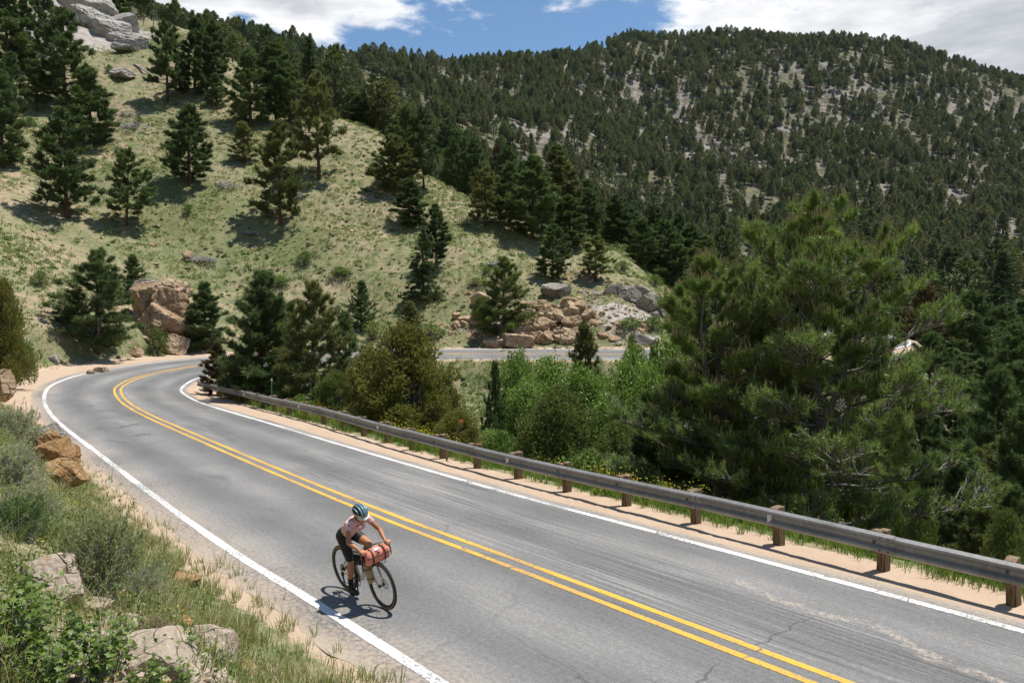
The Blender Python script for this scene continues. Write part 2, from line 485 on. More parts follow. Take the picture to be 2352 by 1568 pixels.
for cx, cy, rx, ry, k, rot in ROCK_ZONES:
    rockw = np.maximum(rockw, k * blob(cx, cy, rx, ry, rot))
farw = np.clip((gr - 150) / 120, 0, 1)
rockw = np.maximum(rockw, farw * (0.37 + 0.55 * np.clip(fbm(gx / 70 + 7, gy / 90, 3) + 0.15, 0, 1)))
sandw = np.maximum(sandw, farw * 0.16)
sandw = np.maximum(sandw, 0.42 * ((gd < -4.8) & (gr < 22)))
sandw = np.maximum(sandw, 0.62 * np.clip(1 - np.hypot((gx + 1.2) / 3.2, (gy - 5.2) / 2.3), 0, 1) ** .5 * (gd < -4))
lush = np.clip(fbm(gx / 14 + 11, gy / 14, 3) * 1.6 + 0.15, 0, 1) * (1 - farw)
lush = np.maximum(lush, np.clip(1 - np.abs(np.abs(gd) - wsh - 1.2) / 1.5, 0, 1) * 0.8)
drop = (gd > 4) & (gr < 80)
lush = np.where(drop, np.maximum(lush, 0.35), lush)
gcol = np.stack([sandw, np.clip(rockw, 0, 1), np.clip(lush, 0, 1), np.ones_like(gx)], -1)
V = np.stack([gx, gy, gz], -1)
def land_part(name, i0, i1, mat):
    k = np.arange(i0, i1)[:, None] * NTH + np.arange(NTH)[None]
    ids = np.arange((i1 - i0) * NTH).reshape(i1 - i0, NTH)
    Q = np.stack([ids[:-1, :-1], ids[:-1, 1:], ids[1:, 1:], ids[1:, :-1]], -1).reshape(-1, 4)
    T = None; VV = V[k.ravel()]; cc = gcol[k.ravel()]
    if i0 == 0:
        VV = np.vstack([VV, [0, 0, gz[0]]]); cc = np.vstack([cc, cc[:1]])
        c = len(VV) - 1
        T = np.stack([np.full(NTH - 1, c), ids[0, 1:], ids[0, :-1]], -1)
    me = mkmesh(name, VV, T[:, ::-1] if T is not None else None, Q[:, ::-1], [mat], smooth=True)
    a = me.color_attributes.new('zone', 'FLOAT_COLOR', 'POINT')
    a.data.foreach_set('color', cc.astype(np.float32).ravel())
    o = link(name, me); o['kind'] = 'structure'
    return o
isplit = int(np.searchsorted(rr, 180)) + 1
land_part('hillside', 0, isplit, MAT_HILL)
land_part('mountain', isplit - 1, NR, MAT_MTN)

# ------------------------------------------------------------------ road, painted lines
def uvmesh(me, uv):
    l = me.uv_layers.new(name='UVMap')
    vi = np.empty(len(me.loops), np.int32); me.loops.foreach_get('vertex_index', vi)
    l.data.foreach_set('uv', np.asarray(uv, np.float32)[vi].ravel())
def strip(name, d0, d1, s0, s1, lift, mat, cols=2, edge=0.0, step=0.35, wear=None):
    """ribbon along the road between the offsets d0 and d1 (metres, + = guardrail side)"""
    ss = np.arange(s0, s1, step)
    px = np.interp(ss, RS, RP[:, 0]); py = np.interp(ss, RS, RP[:, 1]); pz = np.interp(ss, RS, RP[:, 2])
    nx = np.interp(ss, RS, RNRM[:, 0]); ny = np.interp(ss, RS, RNRM[:, 1]); bk_ = np.interp(ss, RS, RBANK)
    L = np.linalg.norm(np.stack([nx, ny]), axis=0); nx /= L; ny /= L
    dd = np.linspace(d0, d1, cols)
    Dm = np.repeat(dd[None], len(ss), 0)
    if edge:
        Dm[:, 0] += edge * (fbm(ss / 1.1, ss * 0 + 3, 3) + .7 * fbm(ss / .3, ss * 0 + 7, 2)); Dm[:, -1] += edge * fbm(ss / 1.4, ss * 0 + 31, 4)
    X = px[:, None] + nx[:, None] * Dm; Y = py[:, None] + ny[:, None] * Dm; Z = pz[:, None] - bk_[:, None] * Dm + lift
    ids = np.arange(len(ss) * cols).reshape(len(ss), cols)
    Q = np.stack([ids[:-1, :-1], ids[:-1, 1:], ids[1:, 1:], ids[1:, :-1]], -1).reshape(-1, 4)
    me = mkmesh(name, np.stack([X, Y, Z], -1).reshape(-1, 3), None, Q[:, ::-1], [mat], smooth=True)
    uvmesh(me, np.stack([np.repeat(ss[:, None], cols, 1), Dm], -1).reshape(-1, 2))
    me.flip_normals() if me.polygons[0].normal.z < 0 else None
    o = link(name, me); o['kind'] = 'structure'
    return o

S0, S1 = 0.5, RS[-1] - 0.5
m, q = newmat('worn_asphalt')
uv = q.n('ShaderNodeUVMap').outputs[0]
su = q.n('ShaderNodeSeparateXYZ', {0: uv}); U_, V_ = su.outputs[0], su.outputs[1]
def uvs(a, b, off=0.0):
    return q.n('ShaderNodeCombineXYZ', {0: q.math('MULTIPLY', U_, a), 1: q.math('MULTIPLY_ADD', V_, b, off), 2: 0.0}).outputs[0]
grain = q.noise(uvs(60, 60), 1.0, 3, .7)
grain2 = q.noise(uvs(14, 14), 1.0, 4, .65)
big = q.noise(uvs(0.22, 0.5), 1.0, 4, .6)
streak = q.noise(uvs(0.10, 8.5), 1.0, 3, .6)              # fine combed lines along the lane
streak2 = q.noise(uvs(0.30, 26), 1.0, 2, .5)
patch = q.noise(uvs(0.5, 0.9, 5.0), 1.0, 3, .6)
val = q.math('ADD', q.math('ADD', q.math('MULTIPLY', grain, .52), q.math('MULTIPLY', grain2, .22)), q.math('MULTIPLY', big, .26))
smk = q.maprange(V_, -0.5, 0.6, 0.25, 1.0)
val = q.math('ADD', val, q.math('MULTIPLY', q.math('MULTIPLY', q.math('SUBTRACT', q.math('MULTIPLY_ADD', streak2, .42, q.math('MULTIPLY', streak, .12)), .27), smk), q.maprange(q.noise(uvs(.12, .3, 2.), 1.0, 2, .5), .4, .6, .25, 1.15)))
# wheel paths are polished paler, lane middles darker
wheel = q.math('MULTIPLY', q.math('SINE', q.math('MULTIPLY', V_, 3.7)), 0.035)
val = q.math('ADD', val, wheel)
asph = q.ramp(val, [(0.31, (0.066, 0.065, 0.065)), (0.45, (0.134, 0.132, 0.130)), (0.545, (0.196, 0.192, 0.186)), (0.68, (0.37, 0.355, 0.33))])
# dark scuffs and dusty sand near the outer edge
scuff = q.math('MULTIPLY', q.maprange(patch, .60, .72), q.maprange(V_, -3.2, -1.4, 0.0, .55))
asph = q.mix(scuff, asph, (0.10, 0.10, 0.10))
edge = q.math('ADD', q.maprange(V_, -2.6, -3.7), q.math('MULTIPLY', q.maprange(V_, 3.15, 3.8), 1.0))
dust = q.math('MULTIPLY', edge, q.maprange(q.math('ADD', q.math('MULTIPLY', grain2, .7), q.math('MULTIPLY', big, .5)), .45, .75))
asph = q.mix(q.math('MULTIPLY', dust, .85), asph, (0.42, 0.335, 0.26))
outer = q.math('ADD', q.maprange(V_, -3.55, -3.95), q.maprange(V_, 3.5, 3.8))
asph = q.mix(q.math('MULTIPLY', outer, .6), asph, (0.40, 0.32, 0.245))
# cracks: long wandering ones and a cross crack with pale crushed edges
def crack(vec, scale, wdt):
    return q.maprange(q.n('ShaderNodeTexVoronoi', {'Vector': vec, 'Scale': scale}, feature='DISTANCE_TO_EDGE').outputs['Distance'], 0.0, wdt, 1.0, 0.0)
warp = q.n('ShaderNodeVectorMath', {0: uvs(1, 1), 1: q.n('ShaderNodeCombineXYZ', {0: q.math('MULTIPLY', grain2, .5), 1: q.math('MULTIPLY', big, 2.0), 2: 0.0}).outputs[0]}, operation='ADD').outputs[0]
ck = crack(warp, 0.17, 0.006)
ck = q.math('MULTIPLY', ck, q.maprange(q.noise(uvs(.2, .2, 9.), 1.0, 2), .42, .6))
asph = q.mix(q.math('MULTIPLY', ck, .38), asph, (0.05, 0.048, 0.045))
# crushed pale lines near the viewer: a bent scar across the far lane
def scar(u0, v0, u1, v1, wd):
    du, dv = u1 - u0, v1 - v0; L = math.hypot(du, dv)
    a = q.math('ADD', q.math('MULTIPLY', q.math('SUBTRACT', U_, u0), du / L), q.math('MULTIPLY', q.math('SUBTRACT', V_, v0), dv / L))
    b = q.math('ADD', q.math('MULTIPLY', q.math('SUBTRACT', U_, u0), -dv / L), q.math('MULTIPLY', q.math('SUBTRACT', V_, v0), du / L))
    b = q.math('ADD', b, q.math('MULTIPLY', q.math('SUBTRACT', q.noise(uvs(1.3, 1.3), 1.0, 3), .5), 0.55))
    o1 = q.maprange(q.math('ABSOLUTE', b), wd * .25, wd, 1.0, 0.0)
    return q.math('MULTIPLY', o1, q.math('MULTIPLY', q.maprange(a, -.15, .25), q.maprange(a, L - .25, L + .15, 1.0, 0.0)))
def sd_of(u, v):
    Y = (CAM[2]) / max(1e-6, -(ray(u, v)[2]))
    P = at(u, v, Y); D, S, _ = road_frame(P[0], P[1]); return float(S[0]), float(D[0])
SC = [((1680, 1330), (1760, 1360), .12), ((1760, 1360), (1855, 1405), .16), ((1855, 1405), (2000, 1435), .14), ((2000, 1435), (2200, 1530), .16), ((2200, 1530), (2400, 1600), .12)]
pale = None
for a, b, wd in SC:
    o_ = scar(*sd_of(*a), *sd_of(*b), wd); pale = o_ if pale is None else q.math('MAXIMUM', pale, o_)
asph = q.mix(q.math('MULTIPLY', q.math('MULTIPLY', pale, q.maprange(q.math('ADD', grain, grain2), .86, 1.14)), .85), asph, (0.40, 0.345, 0.29))
dk = None
for a, b, wd in (((1855, 1412), (1715, 1480), .020), ((1715, 1480), (1680, 1510), .02), ((1660, 1520), (1580, 1575), .03)):
    o_ = scar(*sd_of(*a), *sd_of(*b), wd); dk = o_ if dk is None else q.math('MAXIMUM', dk, o_)
asph = q.mix(q.math('MULTIPLY', dk, .6), asph, (0.06, 0.055, 0.05))
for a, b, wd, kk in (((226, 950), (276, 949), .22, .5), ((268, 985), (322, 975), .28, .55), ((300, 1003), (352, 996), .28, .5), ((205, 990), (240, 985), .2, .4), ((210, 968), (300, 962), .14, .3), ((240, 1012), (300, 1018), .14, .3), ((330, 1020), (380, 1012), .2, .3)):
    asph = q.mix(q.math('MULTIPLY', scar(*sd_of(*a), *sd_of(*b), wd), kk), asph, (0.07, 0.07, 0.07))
finish(q, asph, 0.88, q.math('ADD', grain, q.math('MULTIPLY', grain2, .6)), 0.35, 0.012, 0.25)
MAT_ASPH = m
strip('road', -3.92, 3.7, S0, S1, 0.0, MAT_ASPH, 24, 0.14)

def paint(name, colr, wear=0.5):
    m, q = newmat(name)
    uv = q.n('ShaderNodeUVMap').outputs[0]
    su = q.n('ShaderNodeSeparateXYZ', {0: uv})
    vec = lambda a, b: q.n('ShaderNodeCombineXYZ', {0: q.math('MULTIPLY', su.outputs[0], a), 1: q.math('MULTIPLY', su.outputs[1], b), 2: 0.0}).outputs[0]
    a = q.noise(vec(18, 18), 1.0, 4, .75); b = q.noise(vec(.45, .45), 1.0, 3, .6); c = q.noise(vec(60, 60), 1.0, 2, .7)
    k = q.math('ADD', q.math('ADD', q.math('MULTIPLY', a, .55), q.math('MULTIPLY', b, .25)), q.math('MULTIPLY', c, .25))
    chip = q.maprange(k, wear, wear + .03, 0, .85)
    tone = q.mix(q.maprange(b, .35, .7), colr, tuple(x * .82 for x in colr))
    colo = q.mix(chip, tone, (0.19, 0.185, 0.18))
    # breaks where the old cracks cross the line
    br = q.maprange(q.math('ABSOLUTE', q.math('SUBTRACT', q.math('FRACT', q.math('MULTIPLY', q.math('ADD', su.outputs[0], q.math('MULTIPLY', b, 9.0)), .19)), .5)), .0, .012, 1.0, 0.0)
    colo = q.mix(br, colo, (0.14, 0.135, 0.13))
    finish(q, colo, 0.7, c, .2, .006, .3)
    return m
WHITE = paint('white_road_paint', (0.76, 0.75, 0.73), .532)
YELLOW = paint('yellow_road_paint', (0.74, 0.40, 0.045), .545)
strip('edge_line', -3.47, -3.31, S0, S1, .005, WHITE, 2, .012, .12)
strip('edge_line', 3.25, 3.41, S0, S1, .005, WHITE, 2, .008, .12)
strip('centre_line', -0.235, -0.115, S0, S1, .005, YELLOW, 2, .006, .12)
strip('centre_line', 0.085, 0.205, S0, S1, .005, YELLOW, 2, .006, .12)
# ------------------------------------------------------------------ foliage materials
def leaf_material(name, stops, trans=0.25, island=0.55, obj=0.45, rough=0.6, spec=0.25):
    """stops: dark -> light leaf colours; varies by leaf and by plant"""
    m, q = newmat(name)
    geo = q.n('ShaderNodeNewGeometry'); oi = q.n('ShaderNodeObjectInfo')
    nz = q.noise(q.n('ShaderNodeTexCoord').outputs['Object'], 0.9, 2, .5)
    f = q.math('ADD', q.math('ADD', q.math('MULTIPLY', geo.outputs['Random Per Island'], island), q.math('MULTIPLY', oi.outputs['Random'], obj)),
               q.math('MULTIPLY', q.math('SUBTRACT', nz, .5), .9))
    f = q.math('DIVIDE', f, island + obj)
    c = q.ramp(f, stops)
    b = q.n('ShaderNodeBsdfPrincipled', {'Base Color': c, 'Roughness': rough, 'Specular IOR Level': spec})
    t = q.n('ShaderNodeBsdfTranslucent', {'Color': q.mix(1.0, c, (1.25, 1.35, .8), 'MULTIPLY')})
    mx = q.n('ShaderNodeMixShader', {0: trans, 1: b.outputs[0], 2: t.outputs[0]})
    q.t.links.new(mx.outputs[0], q.out.inputs['Surface'])
    return m
def bark_material(name, a, b, scale=6.0):
    m, q = newmat(name)
    tc = q.n('ShaderNodeTexCoord').outputs['Object']
    v = q.n('ShaderNodeVectorMath', {0: tc, 1: (1, 1, .25)}, operation='MULTIPLY').outputs[0]
    k = q.noise(v, scale, 5, .7)
    finish(q, q.ramp(k, [(.35, a), (.65, b)]), .9, k, .8, .05, .1)
    return m
PINE = leaf_material('pine_needles', [(0.0, (0.048, 0.077, 0.034)), (0.5, (0.091, 0.135, 0.050)), (1.0, (0.161, 0.205, 0.077))])
PINE_YELLOW = leaf_material('yellowish_pine_needles', [(0.0, (0.072, 0.090, 0.032)), (0.5, (0.140, 0.158, 0.054)), (1.0, (0.226, 0.230, 0.090))])
PINE_BROWN = leaf_material('browned_pine_needles', [(0.0, (0.055, 0.050, 0.022)), (0.45, (0.125, 0.098, 0.045)), (0.75, (0.20, 0.135, 0.07)), (1.0, (0.25, 0.17, 0.10))])
PINE_RUST = leaf_material('dead_rusty_needles', [(0.0, (0.07, 0.045, 0.03)), (0.5, (0.15, 0.085, 0.055)), (1.0, (0.21, 0.14, 0.10))])
PINE_FRESH = leaf_material('fresh_pine_needles', [(0.0, (0.078, 0.133, 0.039)), (0.5, (0.208, 0.292, 0.078)), (1.0, (0.463, 0.544, 0.179))], .28, rough=.42, spec=.5)
FAR_PINE = leaf_material('far_pine_needles', [(0.0, (0.042, 0.065, 0.028)), (0.5, (0.082, 0.108, 0.046)), (1.0, (0.148, 0.170, 0.082))], .25, .45, .55)
FAR_OLIVE = leaf_material('far_olive_needles', [(0.0, (0.065, 0.075, 0.031)), (0.5, (0.117, 0.128, 0.055)), (1.0, (0.188, 0.188, 0.090))], .25, .45, .55)
FAR_DARK = leaf_material('far_dark_needles', [(0.0, (0.034, 0.056, 0.030)), (0.5, (0.060, 0.088, 0.044)), (1.0, (0.111, 0.140, 0.072))], .25, .45, .55)
JUNIPER = leaf_material('juniper_olive_sprays', [(0.0, (0.092, 0.098, 0.023)), (0.5, (0.190, 0.190, 0.048)), (1.0, (0.310, 0.287, 0.090))], .25, .7, .2)
JUNIPER_GREEN = leaf_material('juniper_green_sprays', [(0.0, (0.072, 0.105, 0.032)), (0.5, (0.158, 0.201, 0.061)), (1.0, (0.266, 0.306, 0.113))], .25, .7, .2)
ASPEN = leaf_material('aspen_leaves', [(0.0, (0.094, 0.150, 0.033)), (0.5, (0.169, 0.250, 0.056)), (1.0, (0.269, 0.356, 0.106))], .4, .8, .2, .45, .4)
BUSHGREEN = leaf_material('bush_leaves', [(0.0, (0.05, 0.09, 0.02)), (0.5, (0.10, 0.165, 0.035)), (1.0, (0.17, 0.24, 0.07))], .35, .7, .3)
CURRANT = leaf_material('lobed_green_leaves', [(0.0, (0.055, 0.100, 0.016)), (0.5, (0.115, 0.178, 0.030)), (1.0, (0.205, 0.270, 0.065))], .35, .8, .2, .45, .4)
SAGE = leaf_material('sage_leaves', [(0.0, (0.209, 0.226, 0.127)), (0.5, (0.352, 0.363, 0.220)), (1.0, (0.506, 0.506, 0.363))], .4, .7, .3)
GRASSM = leaf_material('grass_blades', [(0.0, (0.115, 0.165, 0.038)), (0.45, (0.20, 0.25, 0.07)), (0.75, (0.30, 0.31, 0.12)), (1.0, (0.46, 0.40, 0.22))], .35, .8, .2)
GRASSG = leaf_material('fresh_grass_blades', [(0.0, (0.085, 0.15, 0.025)), (0.55, (0.16, 0.235, 0.05)), (0.9, (0.26, 0.30, 0.10)), (1.0, (0.42, 0.36, 0.19))], .4, .8, .2)
STRAW = leaf_material('straw_blades', [(0.0, (0.286, 0.231, 0.110)), (0.5, (0.418, 0.352, 0.198)), (1.0, (0.550, 0.484, 0.319))], .3, .8, .2)
FLOWER = leaf_material('yellow_petals', [(0.0, (0.50, 0.40, 0.03)), (1.0, (0.70, 0.60, 0.06))], .3, .7, .3)
CANDLE = leaf_material('pale_pine_candles', [(0.0, (0.34, 0.27, 0.14)), (1.0, (0.52, 0.43, 0.25))], .1, .7, .3)
CONE = leaf_material('orange_brown_cones', [(0.0, (0.16, 0.07, 0.025)), (1.0, (0.34, 0.16, 0.05))], .0, .7, .3)
BARK = bark_material('pine_bark', (0.045, 0.032, 0.025), (0.15, 0.098, 0.068))
BARK_RED = bark_material('red_pine_bark', (0.06, 0.035, 0.024), (0.20, 0.115, 0.072))
BARK_GREY = bark_material('grey_bark', (0.10, 0.092, 0.085), (0.27, 0.25, 0.23), 9)
BARK_PALE = bark_material('pale_aspen_bark', (0.22, 0.21, 0.18), (0.48, 0.46, 0.40), 5)
DEADWOOD = bark_material('bleached_deadwood', (0.22, 0.21, 0.20), (0.46, 0.44, 0.42), 9)

def unit(a):
    return a / (np.linalg.norm(a, axis=-1, keepdims=True) + 1e-9)

def needles(rs, P, D, n, length, width, spread=0.75, along=0.25):
    """n needle triangles for each twig end P pointing along D"""
    k = len(P)
    P = np.repeat(P, n, 0); D = np.repeat(D, n, 0)
    d = unit(D + rs.randn(k * n, 3) * spread)
    b = P - D * rs.rand(k * n, 1) * along
    L = length * (0.65 + 0.5 * rs.rand(k * n, 1))
    w = unit(np.cross(d, rs.randn(k * n, 3))) * width * 0.5
    V = np.stack([b - w, b + w, b + d * L], 1).reshape(-1, 3)
    return V, np.arange(k * n * 3).reshape(-1, 3)

def leaves(rs, P, size, up=0.4, ratio=0.6):
    """a folded leaf quad at each P"""
    k = len(P)
    n = unit(rs.randn(k, 3) + np.array([0, 0, up]))
    a = unit(np.cross(n, rs.randn(k, 3))); b = np.cross(n, a)
    s = size * (0.6 + 0.7 * rs.rand(k, 1))
    V = np.stack([P - a * s * .5, P + b * s * ratio * .5, P + a * s * .5, P - b * s * ratio * .5], 1).reshape(-1, 3)
    return V, np.arange(k * 4).reshape(-1, 4)

def pine(seed, H=10.0, rad=2.7, base=0.14, nb=46, twigs=7, tufts=2, nn=12, nl=0.30, nw=0.05, kind='ponderosa', lean=0.0, leaders=1, spread=.75, candles=False, twigwood=False, along=0, clump=0.0):
    """a pine with trunk, limbs and needle tufts; returns (wood Geo, crown Geo)"""
    rs = np.random.RandomState(seed)
    wood, crown = Geo(), Geo()
    TP, TD = [], []
    cand = []
    for ld in range(leaders):
        hh = H * (1.0 if ld == 0 else rs.uniform(.78, .95))
        kk = 9
        z = np.linspace(-0.4 if ld == 0 else H * .35, hh, kk)
        off = np.cumsum(rs.randn(kk, 2) * 0.035 * H / 10, 0); off -= off[0]
        ang = rs.uniform(0, 6.28)
        fork = np.clip((z - H * .35) / (H * .4), 0, 1) * (rad * .38 if ld else 0)
        axis = np.stack([off[:, 0] + lean * z + np.cos(ang) * fork, off[:, 1] + np.sin(ang) * fork, z], -1)
        r0 = H * 0.0165 + .02
        if ld: r0 *= .6
        wood.tube(axis, r0 * np.clip(1 - np.linspace(0, 1, kk), 0.06, 1) ** .8 * np.where(np.arange(kk) == 0, 1.25, 1), 8)
        n_b = nb if ld == 0 else nb // 2
        hf = base + (0.985 - base) * (np.arange(n_b) + rs.rand(n_b) * .8) / n_b if kind != 'fir' else base + (0.985 - base) * np.sort(rs.rand(n_b)) ** 1.0
        az = np.cumsum(rs.uniform(1.9, 2.9, n_b)) + rs.uniform(0, 6)
        gapa, gaph = rs.uniform(0, 6.28, 4), rs.uniform(base, .8, 4)
        for i in range(n_b):
            t = hf[i]
            if ld and t < .5: continue
            x = (t - base) / (1 - base)
            if kind == 'ponderosa':
                prof = min(1.0, 0.62 + 1.5 * x) * (1 - x ** 1.7) ** .75 * .93 + .07
                L = rad * prof * (rs.uniform(.62, 1.12) if not clump else rs.uniform(.50, 1.22))
                pitch = np.interp(x, [0, .35, .8, 1], [-.08, .12, .55, 1.1]) + rs.uniform(-.14, .14)
            elif kind == 'fir':
                L = rad * ((1 - x) ** .85 * .95 + .05) * rs.uniform(.75, 1.08)
                pitch = np.interp(x, [0, .5, 1], [-.22, .02, .8]) + rs.uniform(-.1, .1)
            else:   # young, full to the ground
                L = rad * ((1 - x) ** .6 * .95 + .05) * min(1, .7 + 2 * x) * rs.uniform(.7, 1.15)
                pitch = np.interp(x, [0, .35, 1], [.12, .45, 1.15]) + rs.uniform(-.12, .12)
            for a_, h_ in zip(gapa, gaph):
                if abs(((az[i] - a_ + math.pi) % (2 * math.pi)) - math.pi) < .5 and abs(t - h_) < .07: L *= .45
            if ld: L *= .6
            org = np.array([np.interp(t * H, axis[:, 2], axis[:, k]) for k in range(3)])
            if t * H > hh: continue
            u = np.array([math.cos(az[i]), math.sin(az[i]), 0])
            ss = np.linspace(0, 1, 6)
            curve = (u[None] * (np.cos(pitch) * ss[:, None]) + np.array([0, 0, 1.]) * (np.sin(pitch) * ss + (.20 if kind != 'fir' else .06) * ss ** 2 - .10 * ss * (1 - x))[:, None]) * L + org
            curve[1:] += rs.randn(5, 3) * L * .025
            br = max(.012, L * .016 * (1.3 - x * .5))
            wood.tube(curve, br * np.linspace(1, .3, 6), 4, cap=False)
            nt_ = max(3, int(round(twigs * (L / rad) ** .8)))
            tt = np.concatenate([[1.0], rs.uniform((.30 if kind == 'ponderosa' else .15) + clump, .98, nt_ - 1)])
            for t2 in tt:
                p = np.array([np.interp(t2, ss, curve[:, k]) for k in range(3)])
                dv = unit(curve[min(5, int(t2 * 5) + 1)] - curve[min(4, int(t2 * 5))])
                side = np.cross(dv, [0, 0, 1.]); side = unit(side)
                sg = rs.choice([-1, 1])
                tl = L * rs.uniform(.16, .42) * (1.15 - t2 * .5) * (1 - clump)
                if t2 == 1.0: d2 = dv; tl = L * .08
                else: d2 = unit(dv * rs.uniform(.45, 1) + side * sg * rs.uniform(.4, 1.0) + np.array([0, 0, rs.uniform(-.05, .5)]))
                e = p + d2 * tl
                if twigwood and tl > .15:
                    mid = (p + e) / 2 + rs.randn(3) * tl * .07
                    wood.tube([p, mid, e], [br * .45, br * .35, br * .22], 3, cap=False)
                ends = [(p, d2, tl)]
                for j in range(tufts - 1):
                    f = rs.uniform(.25, .95)
                    d3 = unit(d2 * rs.uniform(.3, 1) + side * rs.choice([-1, 1]) * rs.uniform(.2, .9) + np.array([0, 0, rs.uniform(-.05, .75)]))
                    l3 = tl * rs.uniform(.25, .6) + .04 * L
                    p3 = p + d2 * tl * f
                    if twigwood: wood.tube([p3, p3 + d3 * l3 * .5 + rs.randn(3) * l3 * .08, p3 + d3 * l3], [br * .28, br * .22, br * .15], 3, cap=False)
                    ends.append((p3, d3, l3))
                for j, (p3, d3, l3) in enumerate(ends):
                    dd = unit(d3 + np.array([0, 0, .4]) + rs.randn(3) * .25)
                    pp = p3 + d3 * l3
                    TP.append(pp); TD.append(dd)
                    if candles: cand.append((pp, dd, x))
        TP.append(axis[-1]); TD.append(np.array([0, 0, 1.]))
        TP.append(axis[-1] - [0, 0, .25]); TD.append(np.array([0, 0, 1.]))
    TP = np.array(TP); TD = np.array(TD)
    nV, nF = needles(rs, TP, TD, nn, nl, nw, spread, along if along else nl * .9)
    crown.add(nV, nF, None, 0)
    if candles:
        for pp, dd, x in cand:
            if rs.rand() < .22 + .6 * x:
                d = unit(np.array(dd) * .35 + np.array([0, 0, 1.]) + rs.randn(3) * .10)
                Lc = rs.uniform(.07, .15) * (1 + .7 * x)
                crown.tube([pp + d * nl * .3, pp + d * (nl * .55 + Lc)], [.011, .007], 4, 1)
            elif rs.rand() < .22:
                c = np.array(pp) + rs.randn(3) * .05
                s_ = rs.uniform(.022, .04)
                crown.add(c + s_ * np.array([[1, 0, 0], [-1, 0, 0], [0, 1, 0], [0, -1, 0], [0, 0, 1.3], [0, 0, -1.3]]), [[0, 2, 4], [2, 1, 4], [1, 3, 4], [3, 0, 4], [2, 0, 5], [1, 2, 5], [3, 1, 5], [0, 3, 5]], None, 2)
    return wood, crown

def blobshrub(seed, H, rad, n, leaf, kind='juniper', lobes=26, lv=.6, wood_r=.05):
    """a shrub or juniper: many overlapping ragged sprays on branching stems; returns (wood, crown)"""
    rs = np.random.RandomState(seed)
    wood, crown = Geo(), Geo()
    C_, Rr, Dd = [], [], []
    for i in range(lobes):
        t = (i + rs.rand()) / lobes
        a = i * 2.4 + rs.rand()
        if kind == 'juniper':
            hz = H * (.10 + .86 * t); pr = rad * (1 - t ** 2.2) ** .6 * rs.uniform(.35, .92)
        elif kind == 'aspen':
            hz = H * (.34 + .62 * t); pr = rad * math.sin(math.pi * min(1, .18 + t * .8)) ** .7 * rs.uniform(.2, .85)
        else:
            hz = H * (.15 + .75 * t ** .8); pr = rad * (1 - t ** 2) ** .5 * rs.uniform(.3, .9)
        c = np.array([math.cos(a) * pr, math.sin(a) * pr, hz])
        C_.append(c); Rr.append(rad * (rs.uniform(.15, .29) if kind == 'juniper' else rs.uniform(.22, .42)) * (1.1 - .35 * t))
        Dd.append(unit(np.array([c[0], c[1], rad * (.45 + t)])))
        root = np.array([0, 0, -.15]) if kind != 'aspen' else np.array([0, 0, hz * .7])
        mid = c * [.45, .45, .5] + rs.randn(3) * rad * .06
        if kind == 'aspen': mid = (root + c) / 2
        wood.tube([root, mid, c], [wood_r * (.35 if kind == 'aspen' else .8), wood_r * .3, wood_r * .12], 4, cap=False)
    if kind in ('aspen', 'juniper'):
        ax = np.stack([rs.randn(7).cumsum() * .04 * rad, rs.randn(7).cumsum() * .04 * rad, np.linspace(-.4, H * .93, 7)], -1)
        wood.tube(ax, wood_r * np.linspace(1.2, .15, 7), 7)
    C_ = np.array(C_); Rr = np.array(Rr); Dd = np.array(Dd)
    w = Rr ** 2; k = rs.choice(len(C_), n, p=w / w.sum())
    d = unit(rs.randn(n, 3)); r = rs.rand(n, 1) ** .38
    P = C_[k] + d * r * Rr[k][:, None] * np.array([1, 1, 1.1 if kind == 'juniper' else .85])
    if kind == 'aspen':
        Vv, Q = leaves(rs, P, leaf, .5, .85); crown.add(Vv, None, Q)
    elif kind == 'juniper':
        D = unit(Dd[k] * .7 + d * .6 + np.array([0, 0, .35]))
        Vv, T = needles(rs, P, D, 5, leaf, leaf * .34, .45, leaf * .5); crown.add(Vv, T)
    else:
        Vv, Q = leaves(rs, P, leaf, .4, lv); crown.add(Vv, None, Q)
    return wood, crown

def geo_pair(name, wc, mw, mc, smooth=True):
    wd, cr = wc
    return wd.mesh(name + '_trunk', mw if isinstance(mw, list) else [mw], smooth), cr.mesh(name + '_crown', mc if isinstance(mc, list) else [mc])

# ------------------------------------------------------------------ tree prototypes (meshes are shared by the copies)
PONDS = [geo_pair('pine', pine(s, 10, rad, base, nb, 12, 4, 12, .42, .095, 'ponderosa', lean, spread=.85), BARK, PINE)
         for s, rad, base, nb, lean in ((11, 2.5, .08, 72, 0), (12, 2.9, .13, 62, .02), (13, 2.3, .05, 76, 0), (14, 3.1, .20, 56, -.02), (15, 2.7, .10, 66, .01), (16, 2.1, .16, 62, 0))]
YOUNGS = [geo_pair('pine', pine(s, 6, rad, .05, 56, 8, 3, 13, .34, .06, 'young', spread=.85), BARK, PINE) for s, rad in ((21, 1.7), (22, 1.5), (23, 1.9))]
FIRS = [geo_pair('pine', pine(s, 10, 1.9, .05, 110, 9, 3, 9, .32, .07, 'fir', spread=.8), BARK, PINE) for s in (31,)]
NEARP = [geo_pair('pine', pine(s, 9, rad, base, nb, 13, 5, 19, .34, .040, kd, 0, ldr, .85, twigwood=True), BARK, PINE)
         for s, rad, base, nb, kd, ldr in ((41, 2.9, .03, 78, 'ponderosa', 1), (42, 2.6, .03, 74, 'young', 2), (43, 2.9, .05, 70, 'ponderosa', 1), (44, 2.3, .04, 70, 'young', 1))]
